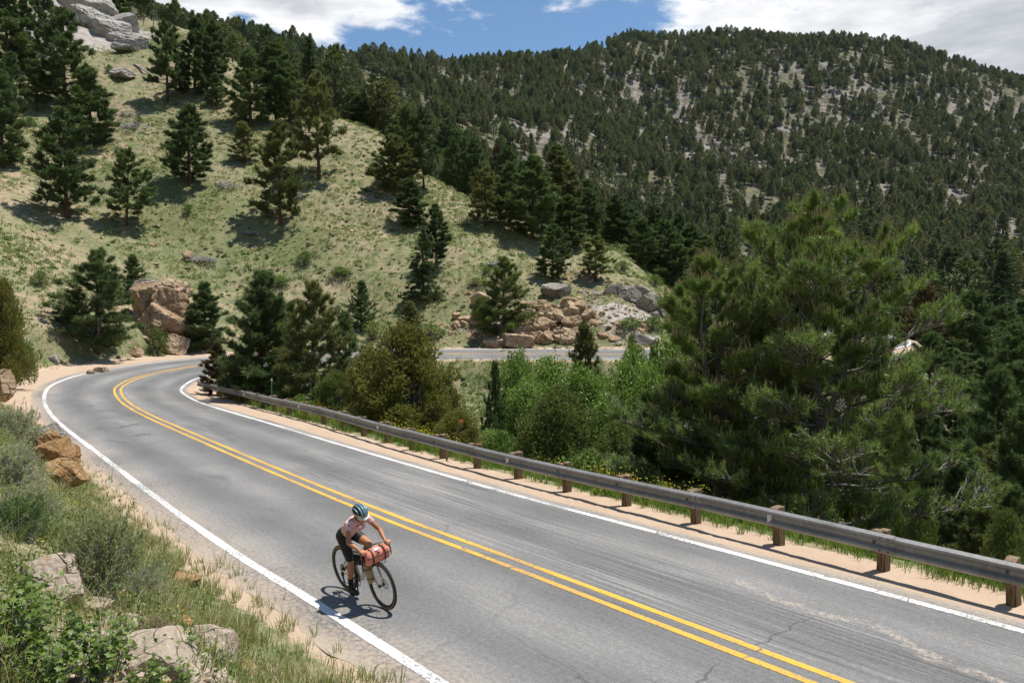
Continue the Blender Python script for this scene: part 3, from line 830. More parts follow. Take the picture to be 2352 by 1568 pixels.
JUNIS = [geo_pair('juniper', blobshrub(51, 5.6, 2.3, 15000, .13, 'juniper', 105, wood_r=.13), BARK_GREY, JUNIPER),
         geo_pair('juniper', blobshrub(52, 4.0, 1.9, 13000, .11, 'juniper', 95, wood_r=.11), BARK_GREY, JUNIPER_GREEN)]
ASPENS = [geo_pair('aspen', blobshrub(s, 6.0, 2.4, 14000, .125, 'aspen', 60, wood_r=.085), BARK_PALE, ASPEN) for s in (61, 62, 63)]
BUSHES = [geo_pair('bush', blobshrub(s, 1.0, .75, 1100, .10, 'bush', 22, wood_r=.03), BARK_GREY, BUSHGREEN) for s in (71, 72)]

def tree(name, pair, loc, sx, sz, rot, label, cat, group=None, crown=None, trunk=None, tilt=(0, 0)):
    t = empty(name, loc, (tilt[0], tilt[1], rot), (sx, sx, sz))
    tag(t, label, cat, group)
    a = link('trunk', pair[0], t); b = link('crown', pair[1], t)
    if crown is not None:
        b.material_slots[0].link = 'OBJECT'; b.material_slots[0].material = crown
    if trunk is not None:
        a.material_slots[0].link = 'OBJECT'; a.material_slots[0].material = trunk
    return t

PAIR_DIM = {}
def dims(pair):
    k = pair[1].name
    if k not in PAIR_DIM:
        V = np.empty(len(pair[1].vertices) * 3, np.float32); pair[1].vertices.foreach_get('co', V); V = V.reshape(-1, 3)
        PAIR_DIM[k] = (np.percentile(V[:, 2], 99.9), np.percentile(np.hypot(V[:, 0], V[:, 1]), 95))
    return PAIR_DIM[k]

def stand(name, pair, u, vbase, vtop, wid, label, cat='pine', group=None, Y=None, crown=None, trunk=None, rot=None, wk=1.0):
    """a tree rooted where the photograph shows its foot (or at distance Y), as tall and wide as it shows"""
    if Y is None:
        p = cast(u, vbase)
    else:
        p = at(u, vbase, Y); p[2] = hgt(p[0], p[1])
    top = at(u, vtop, p[1])[2]
    H, Wd = dims(pair)
    sz = max(.1, (top - p[2]) / H)
    sx = (wid / FPX * p[1] * .5) / Wd * wk
    sx = min(max(sx, sz * .45), sz * 2.2)
    rs = random.Random(int(u * 7 + vbase))
    return tree(name, pair, p, sx, sz, rs.uniform(0, 6.28) if rot is None else rot, label, cat, group, crown, trunk)
# ------------------------------------------------------------------ pines of the grassy hillside: foot (u, v), top v, width, prototype, label, crown material
P_ = PONDS
Y_ = PINE_YELLOW
HILL = [
 (20, 172, -30, 110, P_[2], 'tall dark pine cut by the picture edge in the upper corner, beside a thin pine', None),
 (56, 166, -5, 62, P_[5], 'thin tall pine with a long bare trunk beside the dark corner pine', None),
 (146, 250, 18, 118, P_[0], 'big dark pine with tiered boughs below the bare granite slab', None),
 (84, 256, 138, 62, P_[5], 'small pine with a bare lower trunk next to the big tiered pine', None),
 (211, 345, 156, 116, P_[0], 'broad pine standing downhill of the tiered pine under the granite slab', None),
 (155, 500, 246, 146, P_[1], 'dark pine with flat spreading boughs over a black shadow, lowest of the hillside corner group', None),
 (290, 528, 340, 112, P_[3], 'ragged pine with a thin pointed top, downhill of the flat-boughed pine', None),
 (6, 388, 158, 92, P_[2], 'dark bushy pine half cut off by the picture edge on the grassy hillside', None),
 (30, 280, 120, 70, P_[4], 'dark pine behind the bushy pine at the picture edge', None),
 (436, 432, 239, 116, P_[4], 'lone well-shaped pine in the middle of open grass above a grey brush pile', None),
 (645, 516, 278, 124, P_[1], 'tall open pine with a reddish trunk in front of the open grass', Y_),
 (733, 416, 165, 128, P_[3], 'very broad old pine with bare forked lower limbs', Y_),
 (562, 374, 278, 66, YOUNGS[0], 'pale green young pine left of the very broad old pine', PINE_YELLOW),
 (577, 292, 112, 96, P_[0], 'dense dark pine whose lowest bough touches the grass, by a pale young pine', None),
 (635, 288, 96, 86, P_[5], 'slender pine between the dense dark pine and the broad old pine', None),
 (664, 292, 150, 80, P_[4], 'dark pine close behind the broad old pine', None),
 (497, 245, 168, 52, YOUNGS[1], 'small grey-green pine with a bare trunk at the top of the grass', None),
 (385, 238, 49, 102, P_[3], 'two-tiered pine casting a shadow on the crest below the dead treetops', None),
 (446, 228, 39, 92, P_[0], 'tall dense pine right of the two-tiered pine', None),
 (490, 218, 47, 66, P_[5], 'pointed pine at the skyline behind the tall dense pine', None),
 (278, 54, -30, 62, P_[2], 'stocky dark pine growing on top of the granite slab', None),
 (234, 14, -60, 60, P_[4], 'pine at the upper picture edge on the granite slab', None),
 (104, 130, -40, 70, P_[1], 'pine against the foot of the granite slab, cut off by the top of the picture', None),
 (908, 450, 308, 116, P_[1], 'wide-skirted yellowish pine at the crest of the grass, left of a darker young pine', Y_),
 (941, 526, 408, 84, P_[2], 'full dark young pine in front of the wide-skirted yellowish pine', None),
 (973, 438, 246, 84, P_[3], 'tall pine with a clean lower trunk behind the wide-skirted one', None),
 (936, 424, 238, 76, P_[0], 'dark pine hidden low behind the wide-skirted yellowish pine', None),
 (1024, 420, 272, 78, P_[3], 'pine with several leaning stems at the crest', None),
 (1046, 424, 290, 62, P_[5], 'pine standing close beside the several-stemmed pine', None),
 (1070, 430, 300, 66, P_[4], 'dark rounded pine ending the crest grove of several-stemmed pines', None),
 (1113, 522, 381, 90, P_[1], 'pine with a tall bare reddish trunk on the descending crest', Y_),
 (1220, 550, 356, 128, P_[0], 'large dark pine crowning the descending crest', None),
 (1282, 540, 335, 96, P_[5], 'tallest pine of the crest grove, right of the large dark pine', Y_),
 (1170, 520, 372, 80, P_[4], 'pine half hidden behind the large dark crest pine', None),
 (1310, 572, 446, 84, P_[2], 'dark full pine at the end of the crest grove', None),
 (1352, 545, 430, 74, P_[4], 'small rounded pine behind the end of the crest grove', None),
 (1268, 644, 514, 88, P_[4], 'dark skirted pine above the roadside rock face', None),
 (1366, 644, 540, 80, P_[1], 'yellowish open pine at the top of the roadside rock face', Y_),
 (971, 692, 524, 84, FIRS[0], 'narrow spire-shaped fir above the big olive juniper', None),
 (1002, 616, 468, 62, P_[5], 'thin dark pine just behind the spire-shaped fir', None),
 (1412, 568, 446, 60, P_[5], 'dark pine with a straight bare trunk at the end of the grassy spur', None),
 (830, 764, 643, 72, YOUNGS[2], 'small dark cone-shaped pine behind the olive juniper and the browned pine', None),
 (943, 752, 690, 118, YOUNGS[0], 'low grey-green pine scrub above the olive juniper', PINE_YELLOW),
 (1110, 745, 680, 60, JUNIS[1], 'low green juniper on the bank beside the tall ragged juniper', JUNIPER_GREEN),
]
for i_, (u, Y, vt, wd_) in enumerate([(905, 118, 268, 70), (955, 116, 262, 74), (1000, 114, 268, 80), (1052, 113, 292, 78), (1092, 112, 318, 78), (1135, 112, 345, 70), (1165, 110, 336, 80), (1205, 110, 372, 80), (1245, 109, 330, 84), (1300, 108, 372, 84), (1345, 107, 410, 80), (1390, 105, 440, 76), (1430, 103, 452, 70), (870, 121, 235, 66), (835, 124, 215, 70)]):
    if i_ in (2, 5, 8, 11): continue
    HILL.append((u, Y, vt, wd_, P_[(i_ * 2 + 1) % 6], ['dark', 'bushy', 'full', 'dense', 'green'][i_ % 5] + ' pine in the overlapping row just behind the grassy crest', Y_ if i_ % 4 == 1 else None))
for u, vb, vt, wd_, pr, lab, cm in HILL:
    nm = 'juniper_tree' if pr in JUNIS else 'fir_tree' if pr in FIRS else 'pine_tree'
    row = 'overlapping row' in lab
    stand(nm, pr, u, vb, vt, wd_, lab, nm.split('_')[0], 'row of pines behind the grassy crest' if row else 'pines on the grassy hillside', vb if row else None, cm, BARK_RED if 'reddish' in lab else None)

# pines and junipers by the road and in the gully
NEAR = [
 ('pine_tree', NEARP[0], 222, 815, 572, 184, 'large dark pine left of the orange boulder beside the bend', None, None),
 ('pine_tree', YOUNGS[1], 306, 690, 583, 74, 'thin small pine standing up behind the orange boulder', None, None),
 ('pine_tree', NEARP[3], 473, 806, 648, 100, 'dark pine right of the orange boulder', None, None),
 ('pine_tree', NEARP[1], 604, 905, 622, 172, 'green pine with two leading tops beside the far end of the guardrail', PINE, 41),
 ('pine_tree', NEARP[2], 721, 930, 644, 186, 'browned pine with dead lower twigs between the two-topped pine and the olive juniper', PINE_YELLOW, 38.5),
 ('pine_tree', NEARP[3], 500, 880, 782, 74, 'scraggy low pine bough at the inside of the bend', PINE_BROWN, 44.5),
 ('juniper_tree', JUNIS[0], 930, 1060, 744, 262, 'large olive-brown juniper bush-tree behind the guardrail', None, 31),
 ('juniper_tree', JUNIS[1], 1283, 1110, 888, 226, 'rounded green juniper behind the guardrail in front of the aspens', None, 24.5),
 ('juniper_tree', JUNIS[1], 1052, 1075, 940, 118, 'small olive juniper at the foot of the large olive-brown one', JUNIPER, 26.5),
 ('juniper_tree', NEARP[2], 1158, 785, 588, 124, 'tall ragged juniper growing out of the roadside rock face', JUNIPER_GREEN, None),
 ('pine_tree', YOUNGS[2], 1136, 1000, 826, 66, 'slim pine sapling left of the aspens', None, 33),
 ('pine_tree', YOUNGS[0], 1347, 862, 737, 92, 'yellowish young pine in front of the far road', PINE_YELLOW, 50),
 ('pine_tree', YOUNGS[1], 1452, 866, 768, 74, 'small straggly yellowish pine right of the young roadside pine', PINE_YELLOW, 50),
 ('aspen_tree', ASPENS[0], 1186, 1000, 800, 110, 'tallest bright green aspen, poking up in front of the far road', None, 37),
 ('aspen_tree', ASPENS[1], 1262, 1000, 815, 150, 'bright green aspen in the middle of the clump', None, 39),
 ('aspen_tree', ASPENS[2], 1328, 1000, 834, 130, 'bright green aspen with a pale forked stem, right in the clump', None, 37.5),
 ('aspen_tree', ASPENS[1], 1440, 1050, 822, 140, 'bright green aspen half hidden by the big roadside pine', None, 38),
 ('aspen_tree', ASPENS[0], 1492, 1050, 838, 130, 'bright green aspen behind the lower boughs of the big roadside pine', None, 36),
 ('aspen_tree', ASPENS[2], 1395, 1080, 905, 120, 'low aspen between the two aspen clumps', None, 34),
 ('aspen_tree', ASPENS[2], 1130, 1085, 985, 110, 'low aspen sprouts right of the olive juniper', None, 28),
 ('pine_tree', NEARP[3], 1490, 1160, 930, 150, 'dark pine filling the gap left of the big roadside pine', None, 25),
 ('pine_tree', PONDS[4], 2123, 770, 640, 124, 'browned dying pine in the valley', PINE_BROWN, 92),
 ('pine_tree', PONDS[0], 2226, 930, 664, 132, 'tall dark pine right of the browned dying pine', None, 72),
 ('pine_tree', NEARP[0], 2132, 960, 762, 150, 'pine in front of the browned dying pine in the valley', None, 55),
 ('pine_tree', NEARP[2], 2330, 960, 742, 150, 'dark pine at the picture edge in the valley', None, 60),
 ('pine_tree', NEARP[0], 2285, 1150, 842, 200, 'dark pine halfway down the picture edge, below the tall dark valley pine', None, 40),
 ('pine_tree', NEARP[2], 2190, 1160, 880, 170, 'dark pine low in the valley behind the big roadside pine', None, 44),
 ('pine_tree', NEARP[1], 2350, 1260, 930, 180, 'dark pine low at the picture edge behind the guardrail', None, 32),
 ('pine_tree', NEARP[3], 2215, 1280, 1010, 170, 'shaded pine right of the big roadside pine low behind the guardrail', None, 30),
 ('pine_tree', NEARP[0], 2040, 960, 800, 150, 'pine showing through the thin boughs of the big roadside pine', None, 60),
]
EXTRA = [('aspen_tree', ASPENS[1], 1455, 1020, 786, 120, 'tall bright green aspen screening the far road left of the big roadside pine', None, 42), ('aspen_tree', ASPENS[0], 1535, 1040, 768, 140, 'tall bright green aspen touching the near flank of the big roadside pine', None, 41), ('aspen_tree', ASPENS[2], 1215, 1020, 870, 130, 'leafy aspen low in front of the tallest aspen', None, 34), ('aspen_tree', ASPENS[0], 1370, 1020, 856, 130, 'leafy aspen between the forked aspen and the far clump', None, 37),
 ('pine_tree', NEARP[0], 668, 925, 690, 130, 'shorter dark pine between the two-topped pine and the browned pine', None, 44), ('pine_tree', YOUNGS[0], 795, 900, 712, 96, 'dark young pine peeping over the near side of the olive juniper', None, 47), ('juniper_tree', JUNIS[1], 560, 930, 800, 110, 'green juniper under the two-topped pine', None, 42.5),
 ('juniper_tree', JUNIS[0], 850, 1010, 800, 150, 'smaller olive juniper growing against the near side of the large one', None, 34), ('juniper_tree', JUNIS[1], 770, 990, 850, 110, 'green juniper in the shade below the browned pine', None, 35.5), ('juniper_tree', JUNIS[1], 1010, 1000, 850, 110, 'green juniper at the far side of the large olive juniper', JUNIPER, 36),
 ('pine_tree', NEARP[1], 1565, 1000, 730, 130, 'green pine beyond the aspens, left of the big roadside pine', PINE_FRESH, 46), ('pine_tree', NEARP[0], 1500, 980, 790, 100, 'dark pine rising among the farther aspens', None, 48), ('pine_tree', NEARP[2], 1640, 1010, 760, 130, 'dark pine behind the shorter bushy roadside pine', None, 44), ('pine_tree', NEARP[0], 1740, 1010, 715, 160, 'dark pine seen between the two bushy roadside pines', None, 45), ('pine_tree', NEARP[3], 1850, 1010, 700, 160, 'dark pine directly behind the huge bushy pine', None, 46), ('pine_tree', NEARP[1], 1945, 1010, 735, 160, 'green pine low behind the far flank of the huge bushy pine', PINE_FRESH, 40),
 ('pine_tree', NEARP[0], 1800, 1010, 730, 150, 'dark pine low between the two bushy roadside pines, near side', None, 38), ('pine_tree', NEARP[2], 2010, 1010, 745, 150, 'dark pine hiding the far road right of the huge bushy pine', None, 50), ('juniper_tree', JUNIS[1], 1420, 1150, 960, 170, 'green juniper in the gap before the big roadside pine', None, 27), ('juniper_tree', JUNIS[1], 1560, 1180, 1020, 150, 'green juniper under the shorter bushy roadside pine', None, 24.5), ('juniper_tree', JUNIS[0], 2310, 1330, 1170, 130, 'dark juniper close behind the guardrail at the picture edge', JUNIPER_GREEN, 17.5), ('juniper_tree', JUNIS[1], 1770, 1230, 1060, 150, 'green juniper in the shade of the huge bushy pine', None, 25), ('juniper_tree', JUNIS[1], 2080, 1260, 1080, 150, 'green juniper below the far flank of the huge bushy pine', None, 25)]
NEAR += EXTRA
VAL = [(2010, 700, 105), (2075, 705, 98), (2180, 715, 100), (2290, 700, 105), (2345, 690, 110), (2070, 800, 68), (2260, 770, 78), (2190, 800, 62), (2340, 830, 50), (2110, 900, 42), (2240, 930, 48), (2300, 1000, 36), (2150, 1040, 33), (1990, 760, 75), (2090, 1010, 38), (2330, 1110, 27), (2260, 1150, 25)]
for i, (u, vt, Y) in enumerate(VAL):
    NEAR.append(('pine_tree', (NEARP + PONDS)[(i * 3 + 1) % (4 if Y < 70 else 10)], u, 1000, vt, [135, 150, 120, 165][i % 4] * (1 if Y > 60 else 1.15), ['dark green', 'shaded', 'dull green', 'deep green'][i % 4] + ' pine in the thick valley wood right of the big roadside pine', [None, PINE_YELLOW, None, None, None][i % 5], Y))
for nm, pr, u, vb, vt, wd_, lab, cm, Y in NEAR:
    stand(nm, pr, u, vb, vt, wd_, lab, nm.split('_')[0], 'aspens in the gully' if 'aspen' in nm else 'valley wood behind the big pine' if 'thick valley wood' in lab else 'trees by the road and in the valley', Y, cm)

# the cluster where the grassy spur meets the wooded valley
for i, (u, vb, vt, wd_) in enumerate([(1478, 600, 500, 80), (1525, 640, 505, 96), (1580, 660, 512, 100), (1552, 690, 560, 110), (1620, 690, 540, 110), (1610, 740, 610, 110), (1500, 560, 470, 70), (1450, 555, 470, 66), (1555, 590, 486, 80), (1660, 640, 520, 90)]):
    stand('pine_tree', PONDS[i % 6], u, vb, vt, wd_, ['round dark pine', 'full dark pine', 'dense pine', 'low spreading pine', 'tall dark pine', 'bushy low pine', 'slim pine', 'small pine', 'dark pine', 'spreading pine'][i] +
          ' in the grove at the end of the grassy spur', 'pine', 'grove at the end of the grassy spur', 93 + 3 * i % 9 + (8 if i > 5 else 0))

# ------------------------------------------------------------------ the big pine behind the guardrail
rsb = np.random.RandomState(5)
BIG_MATS = [PINE_FRESH, CANDLE, CONE]
BIG = geo_pair('big_pine', pine(77, 12.0, 4.7, .04, 98, 22, 7, 42, .21, .0155, 'ponderosa', -.012, 3, .66, candles=True, twigwood=True, along=.17, clump=.08), BARK_GREY, BIG_MATS)
BIG2 = geo_pair('side_pine', pine(78, 9.5, 3.3, .05, 78, 19, 7, 40, .21, .0155, 'ponderosa', .0, 2, .66, candles=True, twigwood=True, along=.17, clump=.08), BARK_GREY, BIG_MATS)
def rooted(pair, u, Y, vtop, rot, sxk, label):
    p = at(u, 1300, Y); p[2] = hgt(p[0], p[1]); top = at(u, vtop, Y)[2]
    s_ = (top - p[2]) / dims(pair)[0]
    return tree('pine_tree', pair, p, s_ * sxk, s_, rot, label, 'pine')
rooted(BIG, 1865, 21.5, 452, 0.6, .98, 'huge bushy pine with pale candles and bare silvery twigs right behind the guardrail')
rooted(BIG2, 1650, 22.5, 585, 2.1, 1.15, 'shorter bushy pine growing into the near flank of the huge pine behind the guardrail')

# ------------------------------------------------------------------ the wooded mountain
def far_tree(seed, kind):
    rs = np.random.RandomState(seed)
    G = Geo()
    H = 10.0
    G.tube([[0, 0, -1], [0.05, 0, 5], [0, 0, 9.6]], [.24, .17, .04], 5, 1, cap=False)
    n = 420
    t = rs.rand(n) ** (1.05 if kind == 0 else .9)
    if kind == 0:      # spire
        z = 1.1 + 8.9 * t; pr = 1.75 * (1 - t) ** .8 + .12
    elif kind == 1:    # rounded ponderosa
        z = 2.4 + 7.5 * t; pr = 2.35 * np.sin(np.pi * np.clip(.16 + .86 * t, 0, 1)) ** .65 + .05
    else:
        z = 1.7 + 8.2 * t; pr = 2.1 * (1 - t ** 1.8) ** .75 + .06
    lay = np.round(z / 1.0) * 1.0
    z = z * .45 + lay * .55 + rs.randn(n) * .12
    a = rs.rand(n) * 6.283
    a = np.where(rs.rand(n) < .6, np.round(a / 1.05) * 1.05 + lay * 1.7, a) + rs.randn(n) * .16
    r = pr * (0.45 + 0.6 * rs.rand(n) ** .6)
    P = np.stack([np.cos(a) * r, np.sin(a) * r, z + .18 * r], -1)
    D = np.stack([np.cos(a), np.sin(a), np.full(n, .55)], -1)
    Vv, T = needles(rs, P, unit(D), 2, .85, .36, .6, .45)
    G.add(Vv, T, None, 0)
    return G
FARG = [far_tree(s, k) for s, k in ((1, 0), (2, 1), (3, 2), (4, 1), (5, 2), (6, 0), (7, 1))]
FARM = [g_.mesh('far_pine', [FAR_PINE, BARK]) for g_ in FARG]
FARC = [FAR_PINE, FAR_PINE, FAR_OLIVE, FAR_DARK, FAR_PINE, FAR_DARK, FAR_OLIVE]
FARA = [(np.concatenate(g_.V), np.concatenate(g_.T), np.concatenate(g_.tm), np.concatenate(g_.Q)) for g_ in FARG]
rsf = np.random.RandomState(99)
pts = []
N_TRY = 90000
thf = np.radians(rsf.uniform(-42, 42, N_TRY)); rf = np.sqrt(rsf.uniform(118 ** 2, 1080 ** 2, N_TRY))
fx, fy = np.sin(thf) * rf, np.cos(thf) * rf
dn = 0.62 + 0.36 * fbm(fx / 60 + 5, fy / 75 + 2, 3, .6) + 0.85 * fbm(fx / 13 + 5, fy / 17 + 2, 2, .6)
keep = rsf.rand(N_TRY) < np.clip(dn, .13, 1.0) * 0.52
for cx, cy, rx, ry, k, rot in ROCK_ZONES:
    if math.hypot(cx, cy) > 160:
        inside = np.hypot((fx - cx) / rx, (fy - cy) / ry) < (1.0 if k > 1 else .9)
        keep &= ~(inside & (rsf.rand(N_TRY) < (1.0 if k > 1 else .62)))
fx, fy, rf = fx[keep], fy[keep], rf[keep]
fz = height(fx, fy)
fu = 1176 + fx / fy * FPX
# leave the open grass of the near spur free: only what stands behind its crest
crest = np.interp(fu, [-300, 0, 300, 400, 550, 700, 860, 1000, 1150, 1300, 1420, 1540, 1700], [175, 165, 155, 152, 138, 126, 118, 112, 112, 110, 108, 104, 100])
ok = fy > crest
fx, fy, fz, rf, fu = fx[ok], fy[ok], fz[ok], rf[ok], fu[ok]
FD = len(fx)
fh = (0.45 + 0.85 * rsf.rand(FD) ** 1.2) * np.interp(rf, [120, 300, 600, 1000], [1.0, .95, .92, .95])
fh *= np.where((fu > 285) & (fu < 600) & (rf < 270), .55, 1.0)
fw = fh ** .6 * rsf.uniform(.80, 1.30, FD)
fk = rsf.choice(7, FD, p=[.07, .19, .18, .19, .17, .04, .16])
frot = rsf.rand(FD) * 6.283
# which can be seen: march a few points down the sight line to each treetop
def in_view(x, y, z):
    u = 1176 + x / y * FPX
    v = (y * math.sin(PITCH) * -1 + (z - CAM[2]) * math.cos(PITCH)) / (y * math.cos(PITCH))
    o = (u > -30) & (u < 2382)
    tz = z - CAM[2]
    vis = np.ones(len(x), bool)
    for f_ in (.12, .25, .4, .5, .6, .7, .78, .85, .9, .94, .97):
        hh = height(x * f_, y * f_, False)
        vis &= (CAM[2] + tz * f_) > hh - .5
    return o & vis
seen = in_view(fx, fy, fz + 8 * fh)
fx, fy, fz, rf, fu, fh, fw, fk, frot = [a[seen] for a in (fx, fy, fz, rf, fu, fh, fw, fk, frot)]
order = np.argsort(rf / fh)
print('far trees', len(order))
NIND = 215
kinds_lab = ['dark narrow pine on the wooded slope across the valley', 'dark rounded pine on the wooded slope across the valley', 'dark broad pine on the wooded slope across the valley']
kmap = [0, 1, 2, 1, 2, 0, 1]
for i in order[:NIND]:
    pr = PONDS[int(fk[i]) % 6] if rf[i] < 330 else None
    kk = kmap[fk[i]]
    o = link('pine_tree', FARM[fk[i]])
    o.location = (fx[i], fy[i], fz[i] - .1); o.rotation_euler = (0, 0, frot[i]); o.scale = (fw[i], fw[i], fh[i])
    o.material_slots[0].link = 'OBJECT'; o.material_slots[0].material = FARC[(i * 5 + kk) % 7]
    tag(o, kinds_lab[kk], 'pine', ['narrow', 'rounded', 'broad'][kk] + ' pines on the wooded slope')
rest = order[NIND:]
Vs, Ts, Qs, tms, base_n = [], [], [], [], 0
fmat = rsf.choice([0, 2, 3], FD, p=[.5, .27, .23])
for k in range(7):
    ii = rest[fk[rest] == k]
    if len(ii) == 0: continue
    V0, T0, tm0, Q0 = FARA[k]
    c, s = np.cos(frot[ii])[:, None], np.sin(frot[ii])[:, None]
    X = (V0[None, :, 0] * c - V0[None, :, 1] * s) * fw[ii][:, None] + fx[ii][:, None]
    Y = (V0[None, :, 0] * s + V0[None, :, 1] * c) * fw[ii][:, None] + fy[ii][:, None]
    Z = V0[None, :, 2] * fh[ii][:, None] + fz[ii][:, None] - .1
    Vs.append(np.stack([X, Y, Z], -1).reshape(-1, 3))
    o_ = (np.arange(len(ii)) * len(V0) + base_n)[:, None, None]
    Ts.append((T0[None] + o_).reshape(-1, 3)); Qs.append((Q0[None] + o_).reshape(-1, 4))
    base_n += len(ii) * len(V0)
    tms.append(np.repeat(fmat[ii % FD], len(T0)))
me = mkmesh('forest', np.concatenate(Vs), np.concatenate(Ts), np.concatenate(Qs), [FAR_PINE, BARK, FAR_OLIVE, FAR_DARK], np.concatenate(tms), 1)
tag(link('forest', me), 'dark pine forest covering the mountain across the valley', 'forest', None, 'stuff')
# ------------------------------------------------------------------ rocks
def rock_material(name, cols, lichen=0.0, scale=1.0):
    m, q = newmat(name)
    p = q.n('ShaderNodeTexCoord').outputs['Object']
    p = q.n('ShaderNodeVectorMath', {0: p, 1: q.n('ShaderNodeCombineXYZ', {0: q.math('MULTIPLY', q.n('ShaderNodeObjectInfo').outputs['Random'], 37.0), 1: 0.0, 2: 0.0}).outputs[0]}, operation='ADD').outputs[0]
    a = q.noise(p, 1.3 * scale, 6, .65, .4); b = q.noise(p, 9 * scale, 5, .7); c = q.noise(p, 40 * scale, 3, .7)
    col = q.ramp(q.math('ADD', q.math('ADD', q.math('MULTIPLY', a, .55), q.math('MULTIPLY', b, .3)), q.math('MULTIPLY', c, .15)), [(.3, cols[0]), (.45, cols[1]), (.56, cols[2]), (.72, cols[3])])
    layer = q.noise(q.n('ShaderNodeVectorMath', {0: p, 1: (1.2, 1.2, 7.0)}, operation='MULTIPLY').outputs[0], 1.2 * scale, 4, .6)
    col = q.mix(q.maprange(layer, .57, .66, 0, .55), col, tuple(x * .45 for x in cols[1]))
    wv = q.n('ShaderNodeVectorMath', {0: p, 1: q.n('ShaderNodeVectorMath', {0: q.n('ShaderNodeTexNoise', {'Vector': p, 'Scale': 2.5 * scale}).outputs['Color'], 1: (.35 / scale, .35 / scale, .35 / scale)}, operation='MULTIPLY').outputs[0]}, operation='ADD').outputs[0]
    fr = q.maprange(q.n('ShaderNodeTexVoronoi', {'Vector': wv, 'Scale': 1.7 * scale}, feature='DISTANCE_TO_EDGE').outputs['Distance'], 0.0, .035, 1.0, 0.0)
    fr = q.math('MULTIPLY', fr, q.maprange(a, .40, .55))
    col = q.mix(q.math('MULTIPLY', fr, .8), col, tuple(x * .5 for x in cols[0]))
    b = q.math('SUBTRACT', b, q.math('MULTIPLY', fr, .8))
    if lichen:
        k = q.maprange(q.math('ADD', q.math('MULTIPLY', q.noise(p, 3.2 * scale, 5, .7), .75), q.math('MULTIPLY', c, .25)), .56, .63)
        col = q.mix(q.math('MULTIPLY', k, lichen), col, (.42, .21, .04))
        k2 = q.maprange(q.noise(p, 6.5 * scale, 4, .7), .60, .66)
        col = q.mix(q.math('MULTIPLY', k2, .6), col, (.42, .42, .38))
    finish(q, col, .9, q.math('ADD', q.math('ADD', b, q.math('MULTIPLY', c, .5)), layer), .8, .05 / scale, .15)
    return m
ROCK_ORANGE = rock_material('orange_sandy_granite', [(.12, .08, .05), (.30, .20, .12), (.41, .29, .185), (.52, .41, .30)], 0, .5)
ROCK_TAN = rock_material('tan_granite', [(.14, .10, .065), (.36, .26, .165), (.49, .37, .25), (.58, .47, .35)], 0, .5)
ROCK_GREY = rock_material('grey_granite', [(.10, .088, .075), (.22, .195, .165), (.33, .295, .25), (.43, .395, .345)], 0, .6)
ROCK_LICHEN = rock_material('lichened_granite', [(.14, .11, .08), (.32, .265, .20), (.45, .37, .285), (.55, .47, .38)], .9, 2.2)
ROCK_RUST = rock_material('rusty_broken_rock', [(.10, .06, .032), (.26, .15, .065), (.38, .235, .115), (.47, .33, .20)], .2, 1.6)
ROCK_PALE = rock_material('pale_granite', [(.20, .185, .165), (.36, .335, .30), (.46, .43, .395), (.54, .51, .47)], 0, .25)

_ico = {}
def ico(n):
    if n not in _ico:
        b = bmesh.new(); bmesh.ops.create_icosphere(b, subdivisions=n, radius=1.0)
        _ico[n] = (np.array([v.co[:] for v in b.verts]), np.array([[v.index for v in f.verts] for f in b.faces])); b.free()
    return _ico[n]
def rock_mesh(seed, size, cuts=13, n=5, rough=.05, mat=None):
    rs = np.random.RandomState(seed)
    d, F = ico(n)
    qz, _r = np.linalg.qr(np.eye(3) + .45 * rs.randn(3, 3))
    N = np.vstack([unit(rs.randn(cuts, 3) * [1, 1, .8]), qz, -qz])
    h = np.concatenate([rs.uniform(.74, 1.05, cuts), rs.uniform(.56, .80, 6)])
    dn = d @ N.T
    r = np.where(dn > .05, h[None] / np.maximum(dn, .05), 9).min(1)
    V = d * r[:, None]
    V = V * np.asarray(size)
    sc = float(np.mean(size))
    N2 = unit(rs.randn(60, 3)); h2 = rs.uniform(.86, 1.25, 60)
    r2 = np.where((d @ N2.T) > .3, h2[None] * .97 / np.maximum(d @ N2.T, .3), 9).min(1)
    r = np.minimum(r, r2 * 1.02); V = d * r[:, None] * np.asarray(size)
    q = d * 2.2 + seed
    nz = fbm(q[:, 0] + q[:, 2] * 1.3, q[:, 1] - q[:, 2] * .7, 4, .6) + .6 * fbm(q[:, 0] * 4 + q[:, 2] * 5, q[:, 1] * 4 - q[:, 2] * 3, 3, .6)
    lay = V[:, 2] / (sc * .22) + .5 * nz + seed
    V = V * (1 + rough * 1.5 * nz[:, None])
    V[:, :2] *= (1 + .05 * (np.floor(lay) * 1.7 % 1.0 - .5))[:, None]
    return mkmesh('rock', V, F, None, [mat or ROCK_GREY], smooth=False)
def rock(seed, u, v, w, h, mat, label, cat='rock', group=None, Y=None, depth=.8, name='rock', parent=None, rz=None, sink=.25, tilt=.15, lift=0.0):
    """a rock that shows w x h pixels about (u, v)"""
    if Y is None:
        p = cast(u, v + h * .45)
        Y = p[1]
    c = at(u, v, Y)
    sx = w / FPX * Y * .70; sz = h / FPX * Y * .80
    rs = random.Random(seed)
    me = rock_mesh(seed, (sx, sx * depth, sz), rs.randint(9, 15), 5 if w > 25 else 4, .05, mat)
    me.shade_smooth() if False else None
    o = link(name, me, parent)
    o.location = c if parent is None else Vector(c) - parent.location
    o.rotation_euler = (rs.uniform(-tilt, tilt), rs.uniform(-tilt, tilt), rs.uniform(-.5, .5) if rz is None else rz)
    if parent is None: tag(o, label, cat, group)
    return o
